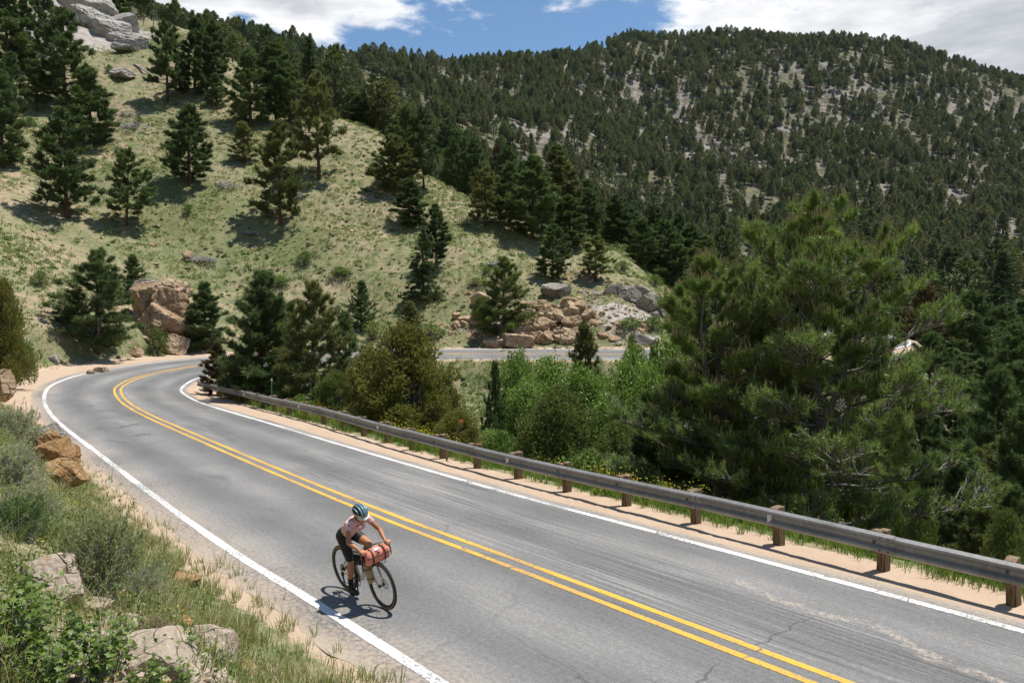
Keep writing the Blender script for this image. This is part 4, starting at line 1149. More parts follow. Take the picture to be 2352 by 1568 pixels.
def outcrop(u, v, Y, label, blocks, group=None):
    root = empty('rock_outcrop', at(u, v, Y)); root.location.z = hgt(root.location.x, root.location.y)
    tag(root, label, 'rock outcrop', group)
    for i, (bu, bv, bw, bh, dY, mat) in enumerate(blocks):
        rock(int(u) + i * 7, bu, bv, bw, bh, mat, None, Y=Y + dY, name='rock_block', parent=root, tilt=.12)
    return root
outcrop(368, 810, 63.0, 'big orange boulder outcrop standing at the outside of the bend', [
    (345, 700, 66, 76, 1.0, ROCK_ORANGE), (388, 712, 74, 84, .3, ROCK_ORANGE), (368, 752, 90, 74, -.6, ROCK_ORANGE), (408, 756, 60, 80, .8, ROCK_ORANGE), (372, 672, 92, 44, 1.6, ROCK_TAN), (400, 684, 60, 40, 1.3, ROCK_TAN), (333, 668, 44, 40, 2.0, ROCK_GREY),
    (340, 786, 66, 46, -1.2, ROCK_TAN), (402, 796, 62, 46, -1.2, ROCK_TAN), (325, 750, 44, 60, .8, ROCK_ORANGE), (352, 655, 60, 22, 2.0, ROCK_GREY)])
# the road cut under the spur
def ledge_blocks(seed, u0, u1, v0, v1, n, wmin, wmax, dy0, dy1, mats):
    rs = random.Random(seed); o = []
    for i in range(n):
        t = (i + rs.random()) / n; v = v0 + (v1 - v0) * t; u = rs.uniform(u0, u1); w_ = rs.uniform(wmin, wmax)
        o.append((u, v, w_, w_ * rs.uniform(.42, .75), dy0 + (dy1 - dy0) * t + rs.uniform(-.2, .3), rs.choice(mats)))
    return o
TG = [ROCK_TAN, ROCK_TAN, ROCK_TAN, ROCK_ORANGE]
outcrop(1230, 790, 67.0, 'jumbled tan rock face beside the far road behind the road sign',
        ledge_blocks(1, 1195, 1330, 694, 782, 70, 16, 44, 3.3, .3, TG) + [(1190, 782, 72, 30, -.4, ROCK_TAN), (1138, 790, 44, 22, -.5, ROCK_TAN)])
outcrop(1060, 780, 68.5, 'low orange rock face at the roadside behind the olive juniper', ledge_blocks(2, 1035, 1100, 722, 778, 22, 18, 38, 2.7, .3, [ROCK_ORANGE, ROCK_TAN]))
outcrop(1460, 720, 72.5, 'grey boulders stacked on the bank at the end of the grassy spur', [
    (1400, 678, 26, 34, 2.0, ROCK_GREY), (1420, 672, 24, 34, 2.4, ROCK_GREY), (1447, 684, 44, 40, 1.5, ROCK_GREY), (1478, 670, 26, 20, 2.4, ROCK_GREY), (1490, 700, 50, 44, .8, ROCK_GREY), (1515, 708, 40, 40, .8, ROCK_GREY), (1430, 704, 36, 26, 1.0, ROCK_GREY),
    (1370, 686, 30, 24, 1.8, ROCK_GREY), (1500, 730, 36, 22, .0, ROCK_GREY), (1535, 722, 40, 26, .3, ROCK_GREY), (1462, 668, 24, 22, 2.6, ROCK_GREY), (1345, 682, 26, 20, 2.2, ROCK_GREY)])
outcrop(1420, 785, 67.0, 'low tan rock ledge by the far road, right of the rock face', ledge_blocks(3, 1360, 1485, 742, 786, 34, 12, 34, 1.8, .1, TG) + [(1476, 786, 50, 30, -.2, ROCK_PALE)])
for i, (u, v, w_, h_, mt, lab) in enumerate([
    (1112, 600 + 92, 44, 30, ROCK_TAN, 'pale rock above the tall ragged juniper'), (1280, 668, 60, 26, ROCK_GREY, 'grey slab of rock under the dark skirted pine'), (1172, 730, 40, 30, ROCK_GREY, 'grey rock beside the tall ragged juniper'),
    (1345, 724, 34, 22, ROCK_TAN, 'pale square rock on the bare slope above the road sign'), (122, 826, 24, 18, ROCK_PALE, 'pale rock in the grass left of the large dark pine'), (232, 850, 26, 14, ROCK_TAN, 'pale rock lying on the verge of the bend under the large dark pine'),
    (208, 856, 16, 12, ROCK_TAN, 'little pale stone on the verge of the bend'), (432, 590, 22, 22, ROCK_TAN, 'pinkish rock above the grey brush pile on the open slope'), (312, 811, 26, 20, ROCK_TAN, 'rock at the near foot of the orange boulder outcrop'),
    (300, 105, 60, 26, ROCK_PALE, 'pale rock at the lower end of the granite slab'), (280, 172, 50, 18, ROCK_PALE, 'flat pale rock in the grass below the granite slab')]):
    rock(300 + i, u, v, w_, h_, mt, lab, group=None)
# granite slabs in the upper corner and the dome on the second ridge
outcrop(220, 60, 139, 'bare pale granite slab high on the hillside in the upper corner', [
    (195, 48, 90, 42, 4.0, ROCK_PALE), (250, 72, 84, 40, 2.5, ROCK_PALE), (300, 102, 72, 36, 1.4, ROCK_PALE), (170, 12, 76, 44, 7.5, ROCK_PALE), (228, 28, 70, 50, 6.0, ROCK_PALE), (100, 20, 70, 40, 4, ROCK_PALE), (280, 62, 60, 44, 5.0, ROCK_PALE), (318, 122, 40, 30, 0, ROCK_PALE)])
rock(401, 780, 152, 64, 50, ROCK_PALE, 'smooth pale granite dome on the far ridge', 'rock dome', None, 468, .8, 'granite_dome')
# bank below the viewer
outcrop(120, 1060, 15.5, 'rusty orange broken rock ledge on the bank beside the near edge line', [
    (105, 1003, 70, 44, .9, ROCK_GREY), (112, 1020, 66, 50, .3, ROCK_RUST), (128, 1046, 84, 54, -.4, ROCK_RUST), (84, 1062, 60, 56, -.2, ROCK_RUST), (150, 1082, 72, 44, -1.0, ROCK_RUST), (160, 1046, 40, 40, -.2, ROCK_RUST), (120, 1090, 60, 44, -.9, ROCK_RUST), (172, 1098, 46, 30, -1.3, ROCK_RUST), (50, 1045, 50, 40, .4, ROCK_RUST), (138, 993, 18, 14, 1.1, ROCK_RUST)])
rock(501, 4, 882, 46, 56, ROCK_ORANGE, 'orange boulder cut by the picture edge on the bank before the bend', Y=33)
for i, (u, v, w_, h_, mt, lab, Y) in enumerate([
    (118, 1306, 64, 44, ROCK_LICHEN, 'pointed grey rock on the bank under the biggest sagebrush', 5.75), (126, 1362, 170, 130, ROCK_LICHEN, 'large grey slab with orange lichen on the bank', 5.35), (288, 1440, 104, 50, ROCK_LICHEN, 'angular tan rock below the large grey lichened slab', 5.35),
    (480, 1512, 150, 130, ROCK_LICHEN, 'orange-lichened boulder at the edge of the roadside grass', 5.35), (345, 1532, 220, 110, ROCK_LICHEN, 'broad pale lichened ledge along the bottom of the picture', 4.85), (412, 1338, 84, 36, ROCK_RUST, 'flat rusty stone at the grass edge of the bank', 6.9),
    (48, 1440, 60, 44, ROCK_RUST, 'rust-stained stone among the lobed leaves', 4.75), (172, 1478, 60, 40, ROCK_GREY, 'small grey rounded stone among the lobed leaves', 4.75), (250, 1480, 90, 50, ROCK_LICHEN, 'tan stone between the angular rock and the leafy stems', 4.9), (215, 1400, 80, 40, ROCK_LICHEN, 'low stone under the large grey slab', 5.2),
    (400, 1440, 90, 40, ROCK_RUST, 'brown stone uphill of the orange-lichened boulder', 5.6), (560, 1545, 60, 36, ROCK_RUST, 'brown stone half sunk in grass beside the orange-lichened boulder', 5.5)]):
    p = cast(u, v, 2.5, 40)
    o = rock(520 + i, u, v, w_ * .82, h_ * .82, mt, lab, Y=p[1], depth=1.0)
    o.location = Vector(p) + Vector((0, 0, .01 * (h_ / 60)))
# loose rubble on the bank and the cut slopes
rsr = np.random.RandomState(3)
def rubble(name, spots, label, mat, smin, smax):
    V0, F0 = ico(1)
    Vs, Fs, n0 = [], [], 0
    for (x, y) in spots:
        s = rsr.uniform(smin, smax) * (rsr.rand() ** 1.5 + .3)
        V = V0 * (1 + .35 * rsr.randn(len(V0), 1)) * s * np.array([1, rsr.uniform(.6, 1), rsr.uniform(.4, .7)])
        a = rsr.uniform(0, 6.28); c, s_ = math.cos(a), math.sin(a)
        V = V @ np.array([[c, -s_, 0], [s_, c, 0], [0, 0, 1]])
        Vs.append(V + [x, y, 0]); Fs.append(F0 + n0); n0 += len(V0)
    V = np.concatenate(Vs); k = len(V0)
    xy = np.array(spots); zz = height(xy[:, 0], xy[:, 1]); V[:, 2] += np.repeat(zz, k)
    tag(link(name, mkmesh(name, V, np.concatenate(Fs), None, [mat])), label, 'rubble', None, 'stuff')
sp = []
for u, v, Y, r_, n in ((1230, 735, 69, 9, 420), (1420, 745, 69.5, 9, 420), (1070, 745, 69.5, 4, 120), (1120, 690, 75, 7, 200), (1330, 690, 75, 8, 200)):
    c = at(u, v, Y); sp += [(c[0] + rsr.randn() * r_ * .55, c[1] + rsr.randn() * r_ * .3) for _ in range(n)]
rubble('rubble', sp, 'loose tan rubble on the cut slope above the far road', ROCK_TAN, .10, .30)
sp = [(rsr.uniform(-7, -.2), rsr.uniform(3.6, 15)) for _ in range(2200)]
D_, _, _ = road_frame(np.array([p[0] for p in sp]), np.array([p[1] for p in sp]))
sp = [p for p, d in zip(sp, D_) if d < -4.9]
rubble('rubble', sp, 'small broken stones strewn over the near bank', ROCK_LICHEN, .015, .07)
sp = [(rsr.uniform(-3.0, -.9), rsr.uniform(3.9, 6.3)) for _ in range(420)]
D_, _, _ = road_frame(np.array([p[0] for p in sp]), np.array([p[1] for p in sp]))
rubble('scree', [p for p, d in zip(sp, D_) if d < -4.9], 'broken tan scree on the bare patch of the near bank', ROCK_LICHEN, .03, .13)
sp = []
while len(sp) < 1500:
    a_, r_ = math.radians(rsr.uniform(-40, 14)), rsr.uniform(55, 150)
    sp.append((math.sin(a_) * r_, math.cos(a_) * r_))
sp = [p for p in sp if vnoise(p[0] / 9 + 3, p[1] / 9) > .45 and p[1] < np.interp(1176 + p[0] / p[1] * FPX, [0, 400, 860, 1420], [160, 150, 116, 100])]
D_, _, _ = road_frame(np.array([p[0] for p in sp]), np.array([p[1] for p in sp]))
rubble('scree', [p for p, d in zip(sp, D_) if abs(d) > 7], 'pale stones scattered over the grassy hillside', ROCK_TAN, .10, .42)
# ------------------------------------------------------------------ grass, ground cover and shrubs
rsg = np.random.RandomState(17)
def blades(P, n, h, w, spread, rs, bend=.5, seg=2):
    """n curved grass blades at every point of P, height h (array)"""
    k = len(P); P = np.repeat(P, n, 0); h = np.repeat(h, n) * rs.uniform(.5, 1.15, k * n)
    N = k * n
    a = rs.rand(N) * 6.283; out = np.stack([np.cos(a), np.sin(a), np.zeros(N)], -1)
    base = P + out * (rs.rand(N, 1) * spread)
    b = bend * rs.uniform(.2, 1.2, N)
    side = np.stack([-np.sin(a), np.cos(a), np.zeros(N)], -1)
    a2 = rs.rand(N) * 6.283; side = np.stack([np.cos(a2), np.sin(a2), np.zeros(N)], -1)
    wv = side * (w * .5)
    up = np.array([0, 0, 1.])
    m = base + out * (h * b * .3)[:, None] + up * (h * .6)[:, None]
    t = base + out * (h * b)[:, None] + up * (h * (1 - .15 * b))[:, None]
    V = np.stack([base - wv, base + wv, m + wv * .8, m - wv * .8, t], 1).reshape(-1, 3)
    i = np.arange(N)[:, None] * 5
    return V, np.concatenate([i + [3, 2, 4]], 0), i + np.array([0, 1, 2, 3])

def polar(n, a0, a1, r0, r1, power=2.0):
    a = np.radians(rsg.uniform(a0, a1, n)); r = (rsg.uniform(r0 ** power, r1 ** power, n)) ** (1 / power)
    return np.sin(a) * r, np.cos(a) * r
def on_land(x, y, keep):
    x, y = x[keep], y[keep]
    return np.stack([x, y, height(x, y)], -1)
CREST = lambda x, y: np.interp(1176 + x / np.maximum(y, 1) * FPX, [-300, 0, 300, 400, 550, 700, 860, 1000, 1150, 1300, 1420, 1540, 1700], [175, 165, 155, 152, 138, 126, 118, 112, 112, 110, 108, 104, 100])
def rocky(x, y):
    o = np.zeros(len(x))
    for cx, cy, rx, ry, k, rot in ROCK_ZONES:
        o = np.maximum(o, k * np.clip(1.25 - np.hypot((x - cx) / rx, (y - cy) / ry), 0, 1))
    return o
# hillside tufts
x, y = polar(150000, -41, 16, 34, 165, 1.6)
D_, S_, _ = road_frame(x, y)
cl = fbm(x / 3.2, y / 3.2, 3); cl2 = fbm(x / 11 + 4, y / 11, 3)
k = (np.abs(D_) > shoulder(D_, S_) + .3) & (y < CREST(x, y) + 3) & (rsg.rand(len(x)) < np.clip(.42 + .8 * cl + .5 * cl2, .05, 1)) & (rsg.rand(len(x)) > rocky(x, y) * 1.1)
P = on_land(x, y, k); r = np.hypot(P[:, 0], P[:, 1])
Vg, Tg, Qg = blades(P, 5, .16 + .22 * rsg.rand(len(P)), .05, .16, rsg, .9)
tag(link('hillside_grass', mkmesh('hillside_grass', Vg, Tg, Qg, [GRASSM])), 'dry yellow-green bunch grass over the open hillside', 'grass', None, 'stuff')
# low sage and brush dotted over the hillside
x, y = polar(24000, -41, 16, 40, 160, 1.7)
D_, S_, _ = road_frame(x, y)
cl = fbm(x / 16 + 9, y / 16, 3) + .5 * fbm(x / 4, y / 4 + 3, 2)
k = (np.abs(D_) > shoulder(D_, S_) + 1.2) & (y < CREST(x, y) + 2) & (rsg.rand(len(x)) < np.clip(.42 + 1.1 * cl, .06, 1)) & (rsg.rand(len(x)) > rocky(x, y))
P = on_land(x, y, k)
def puffs(P, rad, n, leaf, rs, flat=.7):
    kk = len(P)
    d = unit(rs.randn(kk * n, 3)); d[:, 2] = np.abs(d[:, 2])
    rr_ = np.repeat(rad, n)[:, None] * (.55 + .45 * rs.rand(kk * n, 1))
    q = np.repeat(P, n, 0) + d * rr_ * [1, 1, flat]
    return leaves(rs, q, leaf, .4, .55)
half = rsg.rand(len(P)) < .72
for sel, mat, nm, lab in ((half, SAGE, 'sagebrush_cover', 'low grey-green sagebrush dotted over the hillside'), (~half, BUSHGREEN, 'brush_cover', 'low green brush dotted over the hillside')):
    Pk = P[sel]; rad = .16 + .46 * rsg.rand(len(Pk)) ** 2.2
    Vv, Q = puffs(Pk, rad, 64, .15, rsg)
    tag(link(nm, mkmesh(nm, Vv, None, Q, [mat])), lab, 'brush', None, 'stuff')
# verge grass along the near lane and the bend
x, y = polar(110000, -42, 20, 3.3, 62, 1.15)
D_, S_, _ = road_frame(x, y)
sh = shoulder(D_, S_)
off = -D_ - sh
den = np.clip((off + .25) / 1.1, 0, 1) * np.clip(.55 + 1.1 * fbm(x / .9, y / .9, 3), .45, 1)
k = (D_ < 0) & (off > -.25) & (off < 6.5) & (rsg.rand(len(x)) < np.maximum(den * np.interp(off, [0, 1.4, 2.4], [.8, .8, .5]), .04))
P = on_land(x, y, k)
dist = np.hypot(P[:, 0], P[:, 1])
uu = 1176 + P[:, 0] / P[:, 1] * FPX
P = P[~((dist < 6.6) & (uu > 60) & (uu < 520) & (rsg.rand(len(P)) < .82))]
Dp, Sp, _ = road_frame(P[:, 0], P[:, 1]); ofp = -Dp - shoulder(Dp, Sp)
fresh = rsg.rand(len(P)) < np.interp(ofp, [0, 1.2, 2.6], [.38, .50, .08])
for sel, mat, nm, lab in ((fresh, GRASSG, 'verge_grass', 'fresh green grass along the sandy verge of the near lane'), (~fresh, GRASSM, 'dry_grass', 'dry yellowish grass on the near bank')):
    Ps = P[sel]
    Vg, Tg, Qg = blades(Ps, 9, .08 + .19 * rsg.rand(len(Ps)), .009, .07, rsg, .8)
    tag(link(nm, mkmesh(nm, Vg, Tg, Qg, [mat])), lab, 'grass', None, 'stuff')
# straw and seed heads on the bank
k2 = rsg.rand(len(P)) < .42
Vg, Tg, Qg = blades(P[k2], 6, .22 + .25 * rsg.rand(k2.sum()), .006, .10, rsg, .7)
tag(link('straw_grass', mkmesh('straw_grass', Vg, Tg, Qg, [STRAW])), 'dry straw stalks among the verge grass', 'grass', None, 'stuff')
# grass and yellow flowers behind the guardrail and in the gully
x, y = polar(120000, -24, 42, 7, 62, 1.2)
D_, S_, _ = road_frame(x, y)
off = D_ - shoulder(D_, S_)
den = np.clip((off + .1) / .5, 0, 1) * np.clip(.55 + .9 * fbm(x / 1.3, y / 1.3, 3), .08, 1) * np.where(off > 3.5, .35, 1)
k = (D_ > 0) & (off > -.1) & (off < 16) & (rsg.rand(len(x)) < den * .75)
P = on_land(x, y, k)
Vg, Tg, Qg = blades(P, 9, .14 + .30 * rsg.rand(len(P)), .013, .10, rsg, .7)
tag(link('gully_grass', mkmesh('gully_grass', Vg, Tg, Qg, [GRASSG])), 'long green grass behind the guardrail and down the gully', 'grass', None, 'stuff')
Dp, Sp, _ = road_frame(P[:, 0], P[:, 1])
ofp = Dp - shoulder(Dp, Sp)
fl = (ofp < 2.6) & (ofp > .1) & (fbm(P[:, 0] / 3.5 + 2, P[:, 1] / 3.5, 2) > -.12) & (rsg.rand(len(P)) < .30) & (P[:, 1] > 17)
Pf = P[fl]; hf_ = .30 + .45 * rsg.rand(len(Pf))
Vg, Tg, Qg = blades(Pf, 4, hf_, .012, .05, rsg, .35)
G = Geo().add(Vg, Tg, Qg, 0)
nfl = 16
q = np.repeat(Pf, nfl, 0) + rsg.randn(len(Pf) * nfl, 3) * [.09, .09, .10] + np.stack([np.zeros(len(Pf) * nfl)] * 2 + [np.repeat(hf_, nfl) * .85], -1)
Vv, Q = leaves(rsg, q, .034, .6, .9); G.add(Vv, None, Q, 1)
q = np.repeat(Pf, 12, 0) + rsg.randn(len(Pf) * 12, 3) * [.10, .10, .10] + np.stack([np.zeros(len(Pf) * 12)] * 2 + [np.repeat(hf_, 12) * .45], -1)
Vv, Q = leaves(rsg, q, .055, .4, .5); G.add(Vv, None, Q, 0)
tag(link('wildflower_cover', G.mesh('wildflower_cover', [BUSHGREEN, FLOWER])), 'yellow flowering weeds behind the guardrail', 'wildflowers', None, 'stuff')
x, y = polar(5200, 4, 42, 26, 150, 1.5)
D_, S_, _ = road_frame(x, y)
k = (np.abs(D_) > 6.5) & ((D_ > 0) | (y > 95)) & (fbm(x / 8 + 1, y / 8, 2) > -.35)
P = on_land(x, y, k)
Vv, Q = puffs(P, .45 + 1.0 * rsg.rand(len(P)) ** 1.5, 110, .26, rsg, .8)
tag(link('valley_brush', mkmesh('valley_brush', Vv, None, Q, [JUNIPER_GREEN])), 'dark brush covering the valley floor below the road', 'brush', None, 'stuff')
# broad-leaved weeds and sage sprigs on the near bank
x, y = polar(26000, -44, -6, 3.2, 20, 1.3)
D_, S_, _ = road_frame(x, y)
k = (-D_ - shoulder(D_, S_) > 1.0) & (rsg.rand(len(x)) < np.clip(.28 + .9 * fbm(x / 1.2 + 5, y / 1.2, 3), .03, .9)) 
uu = 1176 + x / y * FPX
k &= ~((y < 6.3) & (uu > 90) & (rsg.rand(len(x)) < .80))
P = on_land(x, y, k)
pick = rsg.rand(len(P))
for lo, hi, mat, n, leaf, hh, nm, lab in ((0, .42, BUSHGREEN, 16, .045, .10, 'weed_cover', 'small leafy green weeds on the near bank'), (.42, 1.0, SAGE, 22, .026, .09, 'sage_cover', 'grey-green sage sprigs on the near bank')):
    Pk = P[(pick >= lo) & (pick < hi)]
    q = np.repeat(Pk, n, 0) + rsg.randn(len(Pk) * n, 3) * [.07, .07, .02] + np.abs(rsg.randn(len(Pk) * n, 1)) * [0, 0, hh]
    Vv, Q = leaves(rsg, q, leaf, .5, .42)
    tag(link(nm, mkmesh(nm, Vv, None, Q, [mat])), lab, 'weeds', None, 'stuff')
yf = P[rsg.rand(len(P)) < .09]
q = np.repeat(yf, 5, 0) + rsg.randn(len(yf) * 5, 3) * [.05, .05, .02] + [0, 0, .16]
Vv, Q = leaves(rsg, q, .022, 1.5, .95)
tag(link('yellow_flower_cover', mkmesh('yellow_flower_cover', Vv, None, Q, [FLOWER])), 'tiny yellow flowers sprinkled on the near bank', 'wildflowers', None, 'stuff')

SAGE_GREEN = leaf_material('green_sage_leaves', [(0.0, (0.14, 0.165, 0.07)), (0.5, (0.25, 0.28, 0.125)), (1.0, (0.40, 0.41, 0.225))], .4, .7, .3)
# ------------------------------------------------------------------ single shrubs
def sagebush(seed, rad, H, twigs, leaf, nleaf, wood_w=.006):
    rs = np.random.RandomState(seed)
    wd, cr = Geo(), Geo()
    ends, dirs = [], []
    for i in range(twigs):
        a = rs.rand() * 6.283; el = rs.uniform(.15, 1.35)
        d = np.array([math.cos(a) * math.cos(el), math.sin(a) * math.cos(el), math.sin(el)])
        L = rs.uniform(.6, 1.05)
        e = d * np.array([rad, rad, H]) * L
        m1 = e * .4 + rs.randn(3) * rad * .05; m2 = e * .75 + rs.randn(3) * rad * .07
        wd.tube([[0, 0, -.05], m1, m2, e], [wood_w * 1.6, wood_w, wood_w * .7, wood_w * .4], 3, cap=False)
        for b in range(4):
            s0 = m1 + (e - m1) * rs.uniform(.1, .9)
            d2 = unit(d + rs.randn(3) * .7) * rad * rs.uniform(.15, .38)
            wd.tube([s0, s0 + d2 * .5 + rs.randn(3) * .01, s0 + d2], [wood_w * .6, wood_w * .5, wood_w * .3], 3, cap=False)
            ends.append(s0 + d2); dirs.append(unit(d2))
        ends.append(e); dirs.append(d)
    ends = np.array(ends); dirs = np.array(dirs)
    keep = rs.rand(len(ends)) < .72
    e_ = np.repeat(ends[keep], nleaf, 0); d_ = np.repeat(dirs[keep], nleaf, 0)
    Vv, Q = leaves(rs, e_ - d_ * leaf * 3.2 * rs.rand(len(e_), 1) + rs.randn(len(e_), 3) * leaf * .30, leaf * .8, .5, .42)
    cr.add(Vv, None, Q)
    return wd, cr
SAGEB = [geo_pair('sagebrush', sagebush(s, 1.0, .8, 170, .052, 26, .005), DEADWOOD, SAGE) for s in (81, 82)]
for i, (u, v, Y, w_, h_, mat, lab) in enumerate([
    (228, 1385, 6.6, 270, 190, SAGE_GREEN, 'biggest dark green sagebrush on the near bank, above the large grey slab'),
    (330, 1345, 7.6, 140, 80, SAGE, 'greyish twiggy sagebrush reaching toward the near edge line'),
    (30, 990, 15.5, 150, 90, SAGE, 'sagebrush above the rusty rock ledge at the picture edge'),
    (80, 980, 17.5, 90, 60, BUSHGREEN, 'yellow-green bush behind the rusty rock ledge'),
    (25, 1120, 10.5, 170, 110, SAGE, 'silvery twiggy sagebrush below the rusty rock ledge'),
    (215, 1140, 11.5, 50, 40, SAGE, 'small sage clump just under the rusty rock ledge'),
    (40, 1250, 7.6, 200, 100, BUSHGREEN, 'leafy green bush at the picture edge on the near bank'),
    (70, 1190, 9.0, 150, 80, SAGE, 'grey sagebrush above the leafy green bush at the picture edge'),
    (350, 1420, 6.0, 110, 60, STRAW, 'dried brown brush between the sagebrush and the angular tan rock')]):
    p = at(u, v, Y); p[2] = hgt(p[0], p[1])
    s = w_ / FPX * Y * .5
    tree('sagebrush', SAGEB[i % 2], p, s, h_ / FPX * Y / .8, i * 1.3, lab, 'shrub', 'sagebrush on the near bank', mat)
def leafy(seed, H, stems, leaf, n):
    """arching woody stems set with lobed leaves"""
    rs = np.random.RandomState(seed)
    wd, cr = Geo(), Geo()
    for i in range(stems):
        a = rs.rand() * 6.283; r_ = rs.uniform(.25, .8) * H
        e = np.array([math.cos(a) * r_, math.sin(a) * r_, H * rs.uniform(.6, 1.05)])
        pts_ = np.array([[0, 0, -.05], e * [.25, .25, .5], e * [.6, .6, .85], e]) + np.vstack([[0, 0, 0], rs.randn(3, 3) * .02])
        wd.tube(pts_, [.008, .006, .005, .003], 4, cap=False)
        t = rs.uniform(.3, 1, n)
        c = np.stack([np.interp(t, [0, .35, .7, 1], pts_[:, j]) for j in range(3)], -1) + rs.randn(n, 3) * .035
        nn_ = unit(rs.randn(n, 3) * .55 + [0, -.15, .9]); a_ = unit(np.cross(nn_, rs.randn(n, 3))); b_ = np.cross(nn_, a_)
        s = leaf * rs.uniform(.5, 1.15, (n, 1))
        pr = [(-.5, 0), (-.15, .5), (.02, .22), (.5, .34), (.36, .02), (.5, -.34), (.02, -.22), (-.15, -.5)]
        Vv = np.stack([c + a_ * s * px + b_ * s * py + nn_ * s * (-.12 * abs(py)) for px, py in pr], 1).reshape(-1, 3)
        j0 = np.arange(n)[:, None] * 8
        cr.add(Vv, np.concatenate([j0 + [0, 1, 2], j0 + [0, 2, 6], j0 + [0, 6, 7], j0 + [2, 3, 4], j0 + [2, 4, 6], j0 + [6, 4, 5]]))
    return wd, cr
LEAFY = [geo_pair('currant_bush', leafy(s, .45, 9, .055, 34), BARK_GREY, CURRANT) for s in (91, 92, 93)]
for i, (u, v, Y, s, lab) in enumerate([
    (15, 1420, 5.0, .95, 'bright green lobed-leaf bush at the picture edge above the bottom corner'), (70, 1400, 5.1, .75, 'bright green lobed-leaf bush beside the large grey slab'), (40, 1560, 4.5, 1.0, 'bright green lobed-leaf bush in the bottom corner of the picture'),
    (130, 1510, 4.65, .85, 'low lobed-leaf bush right of the corner bush'), (215, 1568, 4.55, .85, 'lobed-leaf stems rising from the bottom picture edge'), (265, 1520, 4.85, .7, 'lobed-leaf sprig in front of the angular tan rock'),
    (330, 1590, 4.55, .6, 'lobed-leaf sprig over the pale lichened ledge'), (100, 1600, 4.3, .8, 'lobed-leaf bush cut off by the bottom picture edge'), (415, 1560, 4.75, .55, 'single leafy shoot before the orange-lichened boulder'), (408, 1480, 5.4, .6, 'blue-green leafy plant behind the orange-lichened boulder')]):
    p = at(u, v, Y); p[2] = hgt(p[0], p[1])
    tree('currant_bush', LEAFY[i % 3], p, s, s, i * 2.1, lab, 'bush', 'lobed-leaf bushes on the near bank')
for i, (u, v, vt, w_, Y, mat, lab) in enumerate([
    (431, 495, 468, 24, None, BUSHGREEN, 'small round green shrub alone in the open grass'), (362, 816, 750, 46, None, JUNIPER_GREEN, 'upright green shrub in front of the orange boulder'), (700, 612, 575, 40, None, BUSHGREEN, 'dark round shrub in the grass above the browned pine'),
    (70, 292, 268, 28, None, BUSHGREEN, 'round dark shrub near the trees in the upper corner'), (251, 171, 148, 20, None, BUSHGREEN, 'bright green shrub below the granite slab'), (279, 180, 161, 22, None, JUNIPER_GREEN, 'darker shrub next to the bright green shrub below the granite slab'),
    (320, 286, 262, 16, None, JUNIPER_GREEN, 'little conical shrub beside the grey brush piles'), (93, 660, 620, 44, None, JUNIPER_GREEN, 'dark bush on the slope above the bend'), (1118, 632, 610, 26, None, JUNIPER_GREEN, 'shrub above the tall ragged juniper'),
    (1308, 706, 676, 30, None, JUNIPER_GREEN, 'dark shrub on the bare rocky slope'), (1431, 626, 598, 40, None, JUNIPER_GREEN, 'round dark shrub on the end of the grassy spur'), (1456, 590, 570, 24, None, BUSHGREEN, 'small pale shrub higher on the end of the grassy spur'),
    (1448, 762, 726, 56, None, BUSHGREEN, 'low spreading green shrub below the grey boulders'), (1500, 760, 724, 54, None, BUSHGREEN, 'flat-topped bright shrub below the grey boulders'), (1568, 720, 668, 60, None, JUNIPER_GREEN, 'bushy shrub right of the grey boulders'),
    (1154, 1060, 985, 80, 27.5, BUSHGREEN, 'pale green leafy bush right of the olive juniper'), (690, 960, 905, 60, 34.5, BUSHGREEN, 'yellow-green bush behind the far part of the guardrail'), (10, 870, 640, 110, 40, JUNIPER, 'olive juniper shrub cut by the picture edge before the bend'),
    (60, 850, 780, 60, 47, JUNIPER_GREEN, 'green shrub beside the olive juniper at the picture edge'), (1505, 660, 630, 40, None, BUSHGREEN, 'shrub on the spur just above the grey boulders'), (640, 660, 632, 60, None, BUSHGREEN, 'wide low green thicket on the slope above the two-topped pine'), (780, 640, 612, 50, None, BUSHGREEN, 'wide pale green thicket on the slope left of the spire-shaped fir'),
    (860, 780, 735, 60, 69, JUNIPER_GREEN, 'grey-green thicket by the far road behind the olive juniper'), (985, 790, 740, 70, 68.5, JUNIPER_GREEN, 'grey-green thicket by the far road under the fir'), (1095, 660, 636, 50, None, JUNIPER_GREEN, 'spreading shrub left of the tall ragged juniper'), (1340, 1150, 1030, 120, 20.5, BUSHGREEN, 'leafy bush just behind the guardrail below the rounded juniper')]):
    stand('shrub', BUSHES[i % 2] if mat is not JUNIPER else JUNIS[0], u, v, vt, w_, lab, 'shrub', 'shrubs on the slopes', Y, mat)

# ------------------------------------------------------------------ dead wood
def brushpile(u, v, w_, label, seed):
    rs = np.random.RandomState(seed)
    p = cast(u, v); s = w_ / FPX * p[1]
    G = Geo()
    for i in range(70):
        c = rs.randn(3) * [s * .28, s * .22, 0]; c[2] = abs(rs.randn()) * s * .08 + .05
        d = unit(rs.randn(3) * [1, 1, .35]) * s * rs.uniform(.12, .35)
        G.tube([c - d, c + rs.randn(3) * s * .02, c + d], [.035, .03, .012], 4, cap=False)
    o = link('brush_pile', G.mesh('brush_pile', [DEADWOOD])); o.location = p
    tag(o, label, 'brush pile', 'grey brush piles')
for i, a in enumerate([(466, 604, 60, 'bleached brush pile below the pinkish rock on the open slope'), (514, 432, 64, 'bleached brush pile in front of the lone pine'), (294, 270, 50, 'upper of the two grey brush piles near the conical shrub'), (300, 298, 56, 'lower of the two grey brush piles near the conical shrub'), (1135, 612, 40, 'grey dead brush above the rock face'), (575, 545, 30, 'small dead brush heap in the grass below the open reddish-trunked pine')]):
    brushpile(*a, 600 + i)
